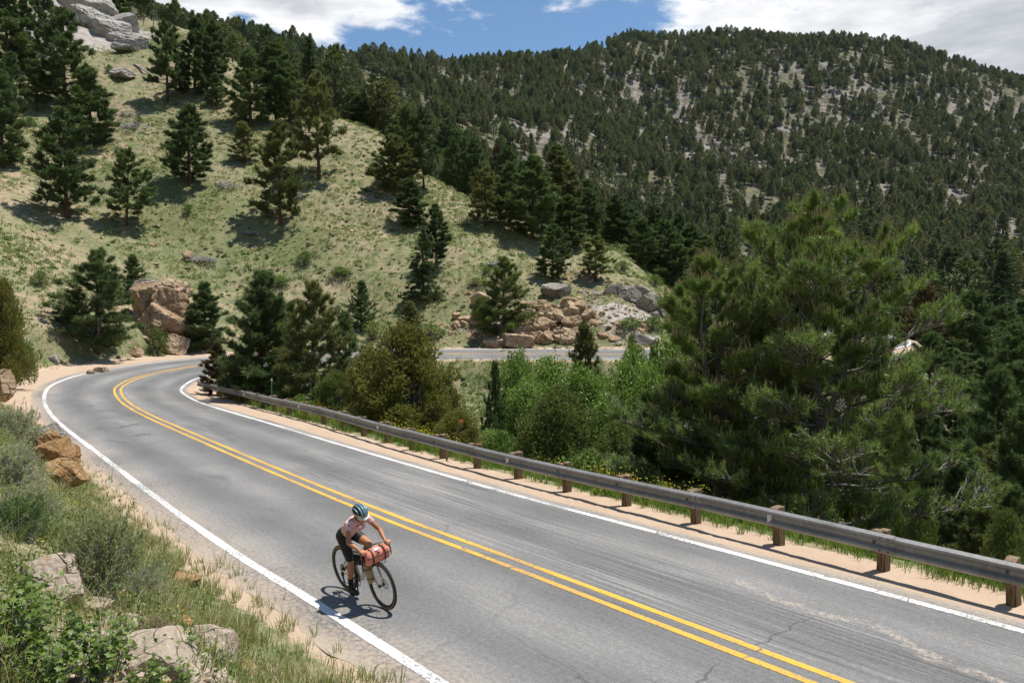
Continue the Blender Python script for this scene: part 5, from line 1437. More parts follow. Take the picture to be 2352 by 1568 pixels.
def snag(u, vb, vt, label, seed, branches):
    rs = np.random.RandomState(seed)
    p = cast(u, vb) if vb > 0 else at(u, vb, 150)
    H = (vb - vt) / FPX * p[1]
    root = empty('dead_tree', p); tag(root, label, 'dead tree')
    G = Geo(); ax = np.stack([rs.randn(6).cumsum() * H * .012, rs.randn(6).cumsum() * H * .012, np.linspace(-.3, H, 6)], -1)
    G.tube(ax, np.linspace(H * .018 + .04, .03, 6), 6)
    link('trunk', G.mesh('trunk', [BARK_GREY]), root)
    if branches:
        B = Geo()
        for i in range(branches):
            t = rs.uniform(.35, .95); b = np.array([np.interp(t, np.linspace(0, 1, 6), ax[:, j]) for j in range(3)])
            a = rs.rand() * 6.283; L = H * rs.uniform(.12, .3)
            d = np.array([math.cos(a), math.sin(a), rs.uniform(-.1, .7)]) * L
            B.tube([b, b + d * .5 + [0, 0, L * .1], b + d + rs.randn(3) * L * .15], [.05, .035, .015], 4, cap=False)
            for k_ in range(3):
                q0 = b + d * rs.uniform(.3, .9); d2 = rs.randn(3) * L * .25
                B.tube([q0, q0 + d2], [.025, .01], 3, cap=False)
        link('branch', B.mesh('branch', [BARK_GREY]), root)
snag(173, 78, -20, 'bare dead trunk standing on the granite slab', 1, 0)
snag(94, 60, -30, 'thin dead snag beside the pine at the foot of the granite slab', 2, 4)
snag(352, 66, 24, 'twisted leafless tree on the skyline', 3, 16)
snag(330, 60, 34, 'smaller twisted leafless tree on the skyline', 4, 12)
stand('pine_tree', PONDS[1], 1141, 430, 330, 44, 'rust-brown dead pine among the green crest pines', 'pine', None, 116, PINE_RUST)
stand('pine_tree', PONDS[2], 398, 130, 68, 40, 'rust-brown dead pine on the skyline beside the twisted leafless trees', 'pine', None, 146, PINE_RUST)
def log(u0, v0, u1, v1, r_, label):
    a, b = cast(u0, v0), cast(u1, v1)
    G = Geo(); m = (a + b) / 2; up = np.array([0, 0, r_ * .8])
    G.tube([a - m + up, (a * .5 + b * .5) - m + up * 1.2, b - m + up], [r_, r_ * .9, r_ * .6], 7)
    o = link('fallen_log', G.mesh('fallen_log', [DEADWOOD])); o.location = m; tag(o, label, 'log')
log(308, 150, 348, 176, .16, 'fallen bleached log below the granite slab')
log(1402, 572, 1455, 590, .12, 'fallen log on the end of the grassy spur')
log(225, 720 - 140, 262, 592, .10, 'short fallen log in the grass above the bend')
# ------------------------------------------------------------------ guardrail
def simple(name, colr, rough=.6, metal=0.0, spec=.4, nz=None, var=.25, scale=8.0, bump=0.2):
    m, q = newmat(name)
    p = q.n('ShaderNodeTexCoord').outputs['Object']
    k = q.noise(p, scale, 5, .65)
    c = q.mix(k, tuple(x * (1 - var) for x in colr), tuple(min(1, x * (1 + var)) for x in colr))
    finish(q, c, rough, k if bump else None, bump, .01, spec, metal)
    return m
m, q = newmat('weathered_galvanised_steel')
p = q.n('ShaderNodeTexCoord').outputs['Object']
g1 = q.noise(p, 1.1, 4, .65); g2 = q.noise(q.n('ShaderNodeVectorMath', {0: p, 1: (1, 1, .12)}, operation='MULTIPLY').outputs[0], 14, 4, .7); g3 = q.noise(p, 55, 3, .7)
cs = q.ramp(q.math('ADD', q.math('ADD', q.math('MULTIPLY', g1, .45), q.math('MULTIPLY', g2, .35)), q.math('MULTIPLY', g3, .2)), [(.32, (.15, .142, .135)), (.5, (.255, .25, .245)), (.66, (.36, .357, .352))])
cs = q.mix(q.maprange(q.math('ADD', q.math('MULTIPLY', g2, .6), q.math('MULTIPLY', g1, .4)), .58, .70, 0, .6), cs, (.17, .095, .05))
finish(q, cs, .55, q.math('ADD', g3, g1), .12, .01, .4, .35)
GALV = m
m, q = newmat('weathered_post_wood')
p = q.n('ShaderNodeTexCoord').outputs['Object']
gr_ = q.noise(q.n('ShaderNodeVectorMath', {0: p, 1: (1, 1, .06)}, operation='MULTIPLY').outputs[0], 38, 5, .7)
big_ = q.noise(p, 2.5, 3, .6)
finish(q, q.ramp(q.math('ADD', q.math('MULTIPLY', gr_, .75), q.math('MULTIPLY', big_, .3)), [(.35, (.055, .036, .022)), (.5, (.17, .115, .07)), (.62, (.28, .215, .15)), (.75, (.38, .33, .27))]), .9, gr_, .9, .012, .1)
POSTWOOD = m
DARKBOLT = simple('dark_bolt_steel', (.06, .055, .05), .5, .6)
REFL = simple('white_reflector', (.80, .80, .78), .4, 0, .5, var=.05)
GR = catmull([(20.5, -6.0), (16.2, -.3), (11.4, 5.8), (6.45, 11.9), (4.1, 14.95), (1.55, 18.05), (-.85, 21.15), (-4.55, 26.4), (-7.4, 30.5), (-10.9, 35.2), (-14.6, 40.5), (-18.6, 45.9)], 400)
GT = np.gradient(GR, axis=0); GT /= np.linalg.norm(GT, axis=1)[:, None]
GN = np.stack([-GT[:, 1], GT[:, 0]], -1)            # towards the road
GS = np.concatenate([[0], np.cumsum(np.linalg.norm(np.diff(GR, axis=0), axis=1))])
_, _, gzr = road_frame(GR[:, 0], GR[:, 1])
gzr = gzr - .03
rail_root = empty('guardrail', (GR[200, 0], GR[200, 1], gzr[200]))
tag(rail_root, 'grey steel guardrail on wooden posts along the far edge of the road', 'guardrail')
RO = np.array(rail_root.location)
prof = [(0.000, -.156), (.012, -.158), (.075, -.118), (.083, -.100), (.078, -.078), (.014, -.030), (.010, 0), (.014, .030), (.078, .078), (.083, .100), (.075, .118), (.012, .158), (0, .156)]
backp = [(n - .006 if abs(z) < .15 else n - .002, z * .985) for n, z in prof][::-1]
ring = prof + backp
RAILZ = .545; RAILN = .20
sag = .012 * np.sin(GS / 3.1) + .02 * fbm(GS / 7, GS * 0, 2)
nr = len(ring)
for pi_, sa in enumerate(np.arange(.25, GS[-1] - .3, 3.81)):
    sb_ = min(sa + 4.12, GS[-1]); sv = np.linspace(sa, sb_, 22); k = len(sv)
    f_ = lambda A: np.interp(sv, GS, A)
    V = np.zeros((k, nr, 3)); lap = np.linspace(.0045, -.0045, k)
    for jj, (n, z) in enumerate(ring):
        V[:, jj, 0] = f_(GR[:, 0]) + f_(GN[:, 0]) * (n + RAILN + lap); V[:, jj, 1] = f_(GR[:, 1]) + f_(GN[:, 1]) * (n + RAILN + lap)
        V[:, jj, 2] = f_(gzr) + RAILZ + z + f_(sag) + .006 * math.sin(pi_ * 2.3)
    ids = np.arange(k * nr).reshape(k, nr); nx_ = np.roll(ids, -1, 1)
    Q = np.stack([ids[:-1], nx_[:-1], nx_[1:], ids[1:]], -1).reshape(-1, 4)
    link('rail_panel', mkmesh('rail_panel', V.reshape(-1, 3) - RO, None, Q, [GALV], smooth=False), rail_root)
SPLICE = bpy.data.meshes.new('bolt'); b = bmesh.new(); bmesh.ops.create_cone(b, cap_ends=True, segments=8, radius1=.014, radius2=.010, depth=.02); b.to_mesh(SPLICE); b.free(); SPLICE.materials.append(DARKBOLT)
for sa in np.arange(.25, GS[-1] - .3, 3.81):
    for ds in (.09, .22):
        for dz in (.10, -.10):
            s_ = sa + ds; tx = np.interp(s_, GS, GT[:, 0]); ty = np.interp(s_, GS, GT[:, 1])
            bo = link('splice_bolt', SPLICE, rail_root)
            bo.location = Vector((np.interp(s_, GS, GR[:, 0]) - ty * (RAILN + .090), np.interp(s_, GS, GR[:, 1]) + tx * (RAILN + .090), np.interp(s_, GS, gzr) + RAILZ + dz + np.interp(s_, GS, sag))) - rail_root.location
            bo.rotation_euler = (R(90), 0, math.atan2(ty, tx))
ps = np.arange(.6, GS[-1] - .1, 1.905)
def wedge(w_, d_, h_, seed):
    """a sawn timber with chamfered, slightly cracked top"""
    rs = random.Random(seed)
    b = bmesh.new(); bmesh.ops.create_cube(b, size=1.0)
    bmesh.ops.scale(b, vec=(w_, d_, h_), verts=b.verts); bmesh.ops.translate(b, vec=(0, 0, h_ / 2), verts=b.verts)
    bmesh.ops.bevel(b, geom=list(b.edges), offset=.012, segments=1, affect='EDGES')
    bmesh.ops.subdivide_edges(b, edges=[e for e in b.edges if abs(e.verts[0].co.z - e.verts[1].co.z) > h_ * .5], cuts=3)
    for v in b.verts:
        v.co.x += rs.uniform(-.006, .006); v.co.y += rs.uniform(-.006, .006)
        if v.co.z > h_ * .9: v.co.z += rs.uniform(-.018, .008)
    me = bpy.data.meshes.new('post'); b.to_mesh(me); b.free(); me.materials.append(POSTWOOD)
    return me
POSTM = [wedge(.145, .19, 1.35, s) for s in range(4)]
BLOCKM = [wedge(.145, .18, .37, s + 9) for s in range(3)]
b = bmesh.new(); bmesh.ops.create_cone(b, cap_ends=True, segments=10, radius1=.022, radius2=.018, depth=.022); BOLT = bpy.data.meshes.new('bolt'); b.to_mesh(BOLT); b.free(); BOLT.materials.append(DARKBOLT)
RF = Geo(); RF.add([[-.035, .0, -.05], [.045, 0, -.07], [.045, 0, .07], [-.035, 0, .05], [-.035, .012, -.05], [.045, .012, -.07], [.045, .012, .07], [-.035, .012, .05]], None, [[0, 1, 2, 3], [7, 6, 5, 4], [0, 4, 5, 1], [1, 5, 6, 2], [2, 6, 7, 3], [3, 7, 4, 0]])
RFM = RF.mesh('reflector', [REFL])
rsq = random.Random(4)
for i, s in enumerate(ps):
    x = np.interp(s, GS, GR[:, 0]); y = np.interp(s, GS, GR[:, 1]); zz = np.interp(s, GS, gzr)
    tx = np.interp(s, GS, GT[:, 0]); ty = np.interp(s, GS, GT[:, 1]); L = math.hypot(tx, ty); tx /= L; ty /= L
    nxx, nyy = -ty, tx
    ang = math.atan2(ty, tx)
    po = link('post', POSTM[i % 4], rail_root)
    po.location = Vector((x - nxx * .09, y - nyy * .09, zz - .635 + rsq.uniform(-.02, .025))) - rail_root.location
    po.rotation_euler = (rsq.uniform(-.03, .03), rsq.uniform(-.03, .03), ang)
    bl = link('spacer_block', BLOCKM[i % 3], rail_root)
    bl.location = Vector((x + nxx * .105, y + nyy * .105, zz + RAILZ - .20 + rsq.uniform(-.01, .02))) - rail_root.location
    bl.rotation_euler = (0, 0, ang)
    bo = link('bolt', BOLT, rail_root)
    bo.location = Vector((x + nxx * (RAILN + .018), y + nyy * (RAILN + .018), zz + RAILZ + np.interp(s, GS, sag))) - rail_root.location
    bo.rotation_euler = (R(90), 0, ang)
    if i % 4 == 1:
        rf = link('reflector', RFM, rail_root)
        rf.location = Vector((x + nxx * (RAILN + .05), y + nyy * (RAILN + .05), zz + RAILZ + np.interp(s, GS, sag))) - rail_root.location
        rf.rotation_euler = (0, 0, ang + R(68))

# ------------------------------------------------------------------ marker posts and the road sign seen edge on
def pole(name, u0, v0, u1, v1, Y, r_, mat, label, cat, cap=None):
    a = at(u0, v0, Y); b_ = at(u1, v1, Y)
    a[2] = min(a[2], hgt(a[0], a[1]))
    root = empty(name, a); tag(root, label, cat)
    G = Geo(); G.tube([[0, 0, -.2], b_ - a], [r_, r_], 8)
    link('pole', G.mesh('pole', [mat]), root)
    if cap: cap(root, b_ - a)
GREENP = simple('green_marker_plastic', (.13, .30, .16), .5, var=.1)
ORANGE = simple('orange_reflector', (.75, .20, .03), .4, var=.05)
STAKE = simple('brown_stake', (.20, .14, .09), .8)
GREYST = simple('grey_sign_steel', (.22, .22, .22), .5, .5)
def capm(root, e):
    G = Geo(); G.tube([e + [0, 0, -.13], e + [0, 0, -.02]], [.03, .03], 8); link('reflector_band', G.mesh('reflector_band', [REFL]), root)
pole('marker_post', 623, 918, 624, 868, 36.0, .024, GREENP, 'thin green marker post with a white reflective band behind the guardrail', 'marker post', capm)
def capo(root, e):
    G = Geo(); G.tube([e + [0, .02, 0], e + [0, -.015, 0]], [.062, .062], 14); link('reflector_disc', G.mesh('reflector_disc', [ORANGE]), root)
pole('marker_stake', 1013, 1075, 1059, 968, 22.6, .026, STAKE, 'leaning brown stake with an orange reflector disc behind the guardrail', 'marker stake', capo)
def caps(root, e):
    G = Geo(); G.box(e + [-.03, 0, -.35], [.012, .30, .38]); G.box(e + [-.013, 0, -.35], [.006, .025, .40])
    link('sign_plate', G.mesh('sign_plate', [simple('sign_back_aluminium', (.42, .42, .42), .45, .5)]), root)
pole('road_sign', 1288, 799, 1287, 746, 65.8, .035, GREYST, 'road sign seen edge on, on a thin post beside the far road', 'road sign', caps)
# ------------------------------------------------------------------ cyclist: everything below is built in the bicycle's own frame
# (x forward, y to her left, z up, origin where the back tyre touches the road), then leaned and turned as one
def ground_at(u, v):
    d = ray(u, v); return CAM + d * (CAM[2] / -d[2])
REAR = ground_at(800, 1355); FRONT = ground_at(885, 1398)
HEAD = math.atan2(FRONT[1] - REAR[1], FRONT[0] - REAR[0])
LEAN = R(9.5)
BIKE = Matrix.Translation((REAR[0], REAR[1], .006)) @ Matrix.Rotation(HEAD, 4, 'Z') @ Matrix.Rotation(LEAN, 4, 'X')
def ride(name, label, cat, group=None):
    o = empty(name); o.matrix_world = BIKE; tag(o, label, cat, group); return o
TYRE = simple('black_tyre_tread', (.022, .021, .02), .8, var=.2, scale=60)
TANWALL = simple('tan_tyre_sidewall', (.20, .135, .075), .8, var=.15)
BLACKM = simple('black_anodised', (.02, .02, .022), .4, .3, var=.1)
FRAMEC = simple('sand_beige_frame_paint', (.42, .33, .20), .35, 0, .5, var=.06)
STEEL = simple('spoke_steel', (.45, .45, .46), .35, .8, var=.1)
DARKST = simple('dark_drivetrain_steel', (.07, .07, .07), .45, .7)
WRAP = simple('black_bar_tape', (.03, .028, .028), .8)
SADDLE = simple('black_saddle', (.02, .02, .02), .6)

bike = ride('bicycle', 'sand-coloured drop-bar gravel bicycle ridden downhill along the near lane', 'bicycle')
WR = .352
def torus(R_, r_, sides=40, seg=10, ph0=0, ph1=2 * math.pi, c=(0, 0, 0)):
    closed = ph1 - ph0 > 6.2
    th_ = np.linspace(0, 2 * math.pi, sides, endpoint=False)
    ph = np.linspace(ph0, ph1, seg, endpoint=not closed)
    V = np.stack([(R_ + r_ * np.cos(ph)[None]) * np.cos(th_)[:, None], np.repeat((r_ * np.sin(ph))[None], sides, 0), (R_ + r_ * np.cos(ph)[None]) * np.sin(th_)[:, None]], -1) + np.asarray(c)
    ids = np.arange(sides * seg).reshape(sides, seg); a = np.roll(ids, -1, 0)
    if closed: b_, d_ = np.roll(ids, -1, 1), np.roll(a, -1, 1)
    else: ids, a, b_, d_ = ids[:, :-1], a[:, :-1], ids[:, 1:], a[:, 1:]
    return V.reshape(-1, 3), np.stack([ids, b_, d_, a], -1).reshape(-1, 4)
def knobs(R_, r_, n, c):
    G = Geo()
    for i in range(n):
        for kk in (-.62, 0, .62):
            th_ = 2 * math.pi * (i + (.5 if kk else 0)) / n; ph = kk
            p = np.array([(R_ + r_ * math.cos(ph)) * math.cos(th_), r_ * math.sin(ph), (R_ + r_ * math.cos(ph)) * math.sin(th_)])
            x_ = np.array([-math.sin(th_), 0, math.cos(th_)]); n_ = np.array([math.cos(ph) * math.cos(th_), math.sin(ph), math.cos(ph) * math.sin(th_)]); y_ = np.cross(n_, x_)
            G.box(p + c, (.006, .004, .003), np.stack([x_, y_, n_], 1))
    return G
def wheel(hx, steer=0.0, rotor_y=.05):
    c0 = Vector((hx, 0, WR))
    wo = empty('wheel', c0, (0, 0, steer)); wo.parent = bike
    G = Geo(); V_, Q_ = torus(WR - .022, .0215, 56, 12); G.add(V_, None, Q_, 0)
    V_, Q_ = torus(WR - .022, .0222, 56, 7, math.pi * .30, math.pi * .80); G.add(V_, None, Q_, 1)
    V_, Q_ = torus(WR - .022, .0222, 56, 7, -math.pi * .80, -math.pi * .30); G.add(V_, None, Q_[:, ::-1] if False else Q_, 1)
    kn = knobs(WR - .022, .0225, 70, (0, 0, 0)); G.add(np.concatenate(kn.V), None, np.concatenate(kn.Q), 0)
    link('tyre', G.mesh('tyre', [TYRE, TANWALL], True), wo)
    G = Geo(); V_, Q_ = torus(WR - .055, .0125, 48, 8); G.add(V_ * [1, .95, 1], None, Q_)
    link('rim', G.mesh('rim', [BLACKM], True), wo)
    G = Geo()
    for i in range(28):
        a = 2 * math.pi * i / 28; b_ = a + (.5 if i % 4 < 2 else -.5); s = 1 if i % 2 else -1
        G.tube([[math.cos(b_) * .025, s * .03, math.sin(b_) * .025], [math.cos(a) * (WR - .06), 0, math.sin(a) * (WR - .06)]], .0013, 3, cap=False)
    link('spokes', G.mesh('spokes', [STEEL]), wo)
    G = Geo(); G.tube([[0, -.055, 0], [0, -.03, 0], [0, -.02, 0], [0, .02, 0], [0, .03, 0], [0, .055, 0]], [.012, .028, .016, .016, .028, .012], 12)
    link('hub', G.mesh('hub', [BLACKM], True), wo)
    G = Geo(); V_, Q_ = torus(.068, .010, 28, 6); G.add(V_ * [1, .12, 1] + [0, rotor_y, 0], None, Q_)
    for i in range(5):
        a = i * 2 * math.pi / 5; G.tube([[.02 * math.cos(a), rotor_y, .02 * math.sin(a)], [.062 * math.cos(a + .35), rotor_y, .062 * math.sin(a + .35)]], .004, 4)
    link('brake_rotor', G.mesh('brake_rotor', [STEEL]), wo)
    return wo
wheel(0.0)
STEER = 0.0
wheel(1.03, STEER)
def part(name, G, mat, parent=None, smooth=True):
    return link(name, G.mesh(name, mat if isinstance(mat, list) else [mat], smooth), parent or bike)
BB = np.array([.43, 0, .285]); SC_ = np.array([.305, 0, .72]); HT1 = np.array([.858, 0, .675]); HT0 = np.array([.826, 0, .775])
G = Geo()
G.tube([BB, SC_], [.019, .016], 10); G.tube([HT1 + [-.01, 0, .02], (BB + HT1) / 2 + [0, 0, -.004], BB], [.024, .025, .023], 10); G.tube([HT0 + [-.01, 0, -.03], SC_ + [0, 0, -.03]], [.019, .016], 10)
G.tube([HT1 + [.004, 0, -.015], HT0 + [-.003, 0, .01]], [.026, .024], 12)
for s in (-1, 1):
    G.tube([BB + [-.03, s * .03, 0], [.2, s * .055, .31], [0, s * .066, WR]], [.014, .012, .011], 8)
    G.tube([SC_ + [0, s * .015, -.06], [.15, s * .045, .52], [0, s * .066, WR]], [.010, .009, .009], 8)
G.tube([BB + [0, -.036, 0], BB + [0, .036, 0]], [.022, .022], 12)
part('frame', G, FRAMEC)
G = Geo(); G.tube([SC_ - [0, 0, .05], SC_ + [-.043, 0, .15]], [.0138, .0138], 10); part('seatpost', G, BLACKM)
G = Geo()
sx_ = np.linspace(-.135, .135, 9); wS = np.array([.05, .070, .072, .060, .042, .030, .022, .019, .012]); hS = np.array([.006, .016, .018, .017, .016, .015, .014, .014, .006])
SV = []
for xx, ww, hh in zip(sx_, wS, hS):
    for a in np.linspace(0, 2 * math.pi, 12, endpoint=False): SV.append([xx, ww * math.cos(a), hh * math.sin(a) - abs(math.cos(a)) ** 2 * .012])
ids = np.arange(9 * 12).reshape(9, 12); nx_ = np.roll(ids, -1, 1)
G.add(np.array(SV) + [.245, 0, .886], None, np.stack([ids[:-1], nx_[:-1], nx_[1:], ids[1:]], -1).reshape(-1, 4))
G.add(np.array(SV)[:12] + [.245, 0, .886], [[0, i, i + 1] for i in range(1, 11)]); G.add(np.array(SV)[-12:] + [.245, 0, .886], [[0, i + 1, i] for i in range(1, 11)])
part('saddle', G, SADDLE)
G = Geo()
CR_ = HT1 + np.array([.012, 0, -.03])
for s in (-1, 1):
    G.tube([CR_ + [.0, s * .02, .015], CR_ + [.01, s * .048, -.02], CR_ + [.07, s * .054, -.17], [1.03, s * .056, WR]], [.017, .017, .014, .010], 8)
part('fork', G, FRAMEC)
G = Geo(); HB = np.array([.905, 0, .842])
G.tube([HT0 + [0, 0, 0], HT0 + [-.012, 0, .045]], [.018, .018], 10); G.tube([HT0 + [-.012, 0, .03], HB], [.017, .016], 8); part('stem', G, BLACKM)
def barpath(s):
    return np.array([[.905, 0, .842], [.905, s * .12, .845], [.905, s * .185, .846], [.93, s * .203, .848], [.975, s * .21, .842], [1.0, s * .213, .805], [.985, s * .222, .757], [.94, s * .23, .735], [.86, s * .236, .735]])
G = Geo()
for s in (-1, 1):
    G.tube(catmull(barpath(s), 24), .0155, 8)
part('handlebar', G, WRAP)
for s in (-1, 1):
    G = Geo(); G.tube([[.965, s * .21, .852], [.995, s * .211, .872], [1.028, s * .211, .902], [1.036, s * .211, .928]], [.019, .021, .019, .012], 8)
    G.tube([[1.022, s * .211, .880], [1.05, s * .214, .84], [1.045, s * .219, .77], [1.03, s * .222, .735]], [.010, .009, .008, .006], 6)
    part('brake_lever', G, BLACKM)
G = Geo(); V_, Q_ = torus(.080, .006, 40, 6); G.add(V_ * [1, .6, 1] + BB + [0, -.048, 0], None, Q_)
for i in range(5):
    a = i * 2 * math.pi / 5; G.tube([BB + [0, -.048, 0], BB + [.078 * math.cos(a), -.048, .078 * math.sin(a)]], .006, 4)
part('chainring', G, BLACKM)
CA = R(-84)         # right crank points down
for s, a in ((-1, CA), (1, CA + math.pi)):
    e = BB + np.array([.168 * math.cos(a), s * .075, .168 * math.sin(a)])
    G = Geo(); G.tube([BB + [0, s * .06, 0], e], [.013, .010], 8); part('crank_arm', G, BLACKM)
    G = Geo(); G.box(e + [0, s * .055, 0], (.042, .042, .010)); G.tube([e, e + [0, s * .10, 0]], .006, 6); part('pedal', G, BLACKM, None, False)
    if s < 0: PEDR = e + [0, s * .055, 0]
    else: PEDL = e + [0, s * .055, 0]
G = Geo()
for i, r_ in enumerate((.075, .068, .060, .052, .044, .036, .028)):
    G.tube([[0, -.030 - i * .004, WR], [0, -.0325 - i * .004, WR]], [r_, r_], 22)
part('cassette', G, DARKST, None, False)
G = Geo(); G.box([.012, -.058, WR - .07], (.022, .014, .026)); G.tube([[.01, -.058, WR - .09], [.03, -.055, WR - .19]], [.014, .012], 8); G.tube([[.005, -.052, WR - .10], [.005, -.058, WR - .10]], .026, 12); G.tube([[.03, -.052, WR - .19], [.03, -.058, WR - .19]], .026, 12)
part('rear_derailleur', G, BLACKM)
G = Geo(); G.tube([[0, -.046, WR + .052], BB + [0, -.047, .080]], .005, 4); G.tube([[.035, -.052, WR - .20], BB + [0, -.047, -.080]], .005, 4); part('chain', G, DARKST)
G = Geo()
for s in (-1, 1):
    G.tube(catmull([[1.02, s * .21, .87], [1.06, s * .12, .93], [1.02, s * .06, .90], [.88, s * .04, .75]], 14), .004, 4)
part('cable', G, BLACKM)
G = Geo(); G.tube([HT1 + [.03, 0, .00], HT1 + [.06, 0, .02]], [.022, .024], 10); part('front_light', G, simple('front_lamp_glass', (.6, .62, .66), .2))

# ---- luggage (rests on or hangs from the bicycle)
CORAL = simple('coral_nylon', (.70, .225, .15), .7, var=.12, scale=18, bump=.4)
STRAP = simple('black_strap_webbing', (.015, .015, .016), .7)
TANBAG = simple('tan_canvas', (.36, .25, .12), .8)
BLKBAG = simple('black_bag_fabric', (.018, .018, .019), .8)
hb = ride('handlebar_bag', 'coral handlebar bag with black straps and a pale round patch, strapped to the bicycle', 'bag')
BC = np.array([.985, 0, .800])
def bagshape(c, half, prof, n=22, seed=0, wob=.006):
    """soft bag lying across y: rounded section prof(t)->(x, z), pinched at the ends"""
    rs = np.random.RandomState(seed); rows = []
    ys = np.linspace(-1, 1, 15)
    for yy in ys:
        e = (1 - abs(yy) ** 5) ** .5 * .24 + .76 if abs(yy) < .999 else .70
        for i in range(n):
            a = 2 * math.pi * i / n; x_, z_ = prof(a)
            rows.append([x_ * e, yy * half, z_ * e])
    V = np.array(rows); V += rs.randn(*V.shape) * wob * .4
    V[:, 2] += wob * np.sin(V[:, 1] * 55) * (V[:, 2] > 0); V[:, 0] += wob * np.sin(V[:, 1] * 40 + 1)
    k = len(ys); ids = np.arange(k * n).reshape(k, n); nx = np.roll(ids, -1, 1)
    Q = np.stack([ids[:-1], nx[:-1], nx[1:], ids[1:]], -1).reshape(-1, 4)
    V = np.vstack([V, [[0, -half - .008, 0], [0, half + .008, 0]]]); n0 = k * n
    T = [[n0, nx[0, i], ids[0, i]] for i in range(n)] + [[n0 + 1, ids[-1, i], nx[-1, i]] for i in range(n)]
    return V + c, np.array(T), Q
def bprof(a, s=1.0):
    c, s_ = math.cos(a), math.sin(a); p = 2.0 / 2.8
    return (math.copysign(abs(c) ** p, c) * .098 * s, math.copysign(abs(s_) ** p, s_) * .105 * s)
V_, T_, Q_ = bagshape(BC, .195, bprof, 26, 2)
G = Geo().add(V_, T_, Q_); part('bag_body', G, CORAL, hb)
for yy in (-.095, .095):
    G = Geo()
    pts_ = np.array([[BC[0] + bprof(a, 1.06)[0], yy, BC[2] + bprof(a, 1.06)[1]] for a in np.linspace(0, 2 * math.pi, 40)])
    Vb = np.concatenate([pts_ + [0, -.011, 0], pts_ + [0, .011, 0]]); i = np.arange(39)
    G.add(Vb, None, np.stack([i, i + 1, i + 41, i + 40], -1)); part('strap', G, STRAP, hb)
G = Geo(); pts_ = np.array([[BC[0] + bprof(.12, 1.05)[0], yy, BC[2] + bprof(.12, 1.05)[1] - .012] for yy in np.linspace(-.185, .185, 12)])
G.tube(pts_, .006, 6); part('zip_piping', G, STRAP, hb)
PATCHW = simple('white_patch', (.62, .68, .74), .6, var=.1); PATCHB = simple('blue_patch', (.12, .20, .42), .6)
def on_bag(a, y0, yr, ar, mat, name, lift=1.055, n=18):
    V = [[BC[0] + bprof(a, lift)[0], y0, BC[2] + bprof(a, lift)[1]]]
    for i in range(n):
        t = 2 * math.pi * i / n; aa = a + ar * math.sin(t); V.append([BC[0] + bprof(aa, lift)[0], y0 + yr * math.cos(t), BC[2] + bprof(aa, lift)[1]])
    part(name, Geo().add(V, [[0, 1 + i, 1 + (i + 1) % n] for i in range(n)]), mat, hb, False)
on_bag(1.05, -.005, .040, .36, PATCHW, 'patch')
on_bag(.80, -.005, .030, .12, PATCHB, 'patch_print', 1.064)
on_bag(.40, -.005, .028, .10, BLKBAG, 'label_tab')
G = Geo()
G.tube(catmull([[.93, -.19, .91], [.95, -.05, .935], [.93, .1, .925], [.94, .17, .90]], 16), .006, 6); G.tube(catmull([[.90, -.10, .90], [.92, 0, .925], [.91, .08, .915]], 10), .009, 6)
part('cord', G, STRAP, hb)
G = Geo()
for yy in (.03, .085): G.tube(catmull([[1.07, yy, .735], [1.085, yy + .012, .70], [1.075, yy - .008, .665], [1.06, yy, .70]], 10), .004, 5)
part('loop', G, STRAP, hb)
fb = ride('frame_bag', 'black bag filling the bicycle frame triangle', 'bag')
G = Geo(); tri = np.array([HT0 + [-.06, 0, -.075], SC_ + [.03, 0, -.075], SC_ + [.055, 0, -.22], HT1 + [-.05, 0, -.06]])
Vt = np.concatenate([tri + [0, -.03, 0], tri + [0, .03, 0]]); G.add(Vt, None, [[0, 1, 2, 3], [7, 6, 5, 4], [0, 4, 5, 1], [1, 5, 6, 2], [2, 6, 7, 3], [3, 7, 4, 0]]); part('bag_body', G, BLKBAG, fb, False)
G = Geo(); G.tube([tri[0] + [0, -.032, -.02], tri[1] + [0, -.032, -.02]], .005, 5); part('zip', G, STRAP, fb)
sb = ride('saddle_bag', 'small tan saddle bag hanging under the back of the saddle', 'bag')
G = Geo(); G.tube([[.19, 0, .80], [.13, 0, .835], [.07, 0, .85]], [.045, .058, .038], 12); part('bag_body', G, TANBAG, sb)
G = Geo(); G.tube([[.135, -.055, .83], [.16, 0, .885], [.135, .055, .83]], .008, 5); part('strap', G, STRAP, sb)
fk = ride('fork_bag', 'tan roll bag with black straps fixed beside the fork', 'bag')
FBX = np.array([.90, -.10, .53])
G = Geo(); G.tube([FBX + [.035, 0, -.13], FBX + [.030, 0, -.12], FBX + [-.035, 0, .12], FBX + [-.04, 0, .13]], [.030, .046, .046, .030], 14); part('bag_body', G, TANBAG, fk)
for t in (-.06, .07):
    c = FBX + [-.27 * t, 0, t]; G = Geo(); V_, Q_ = torus(.047, .006, 20, 6); Rm = np.array(Matrix.Rotation(R(90), 3, 'X')); G.add(V_ @ Rm.T * [1, 1, 1] + c, None, Q_); part('strap', G, STRAP, fk)
wb = ride('water_bottle', 'clear water bottle with a purple cap low on the bicycle frame', 'bottle')
CLEARB = simple('cloudy_bottle_plastic', (.55, .60, .66), .25, 0, .5, var=.1); PURP = simple('purple_cap', (.13, .10, .36), .35)
wb0, wb1 = np.array([.60, -.055, .36]), np.array([.685, -.055, .50])
G = Geo(); G.tube([wb0, wb0 + (wb1 - wb0) * .05, wb0 + (wb1 - wb0) * .75, wb1], [.03, .036, .036, .026], 14); part('bottle_body', G, CLEARB, wb)
G = Geo(); G.tube([wb1, wb1 + (wb1 - wb0) * .22, wb1 + (wb1 - wb0) * .34], [.027, .025, .012], 12); part('cap', G, PURP, wb)

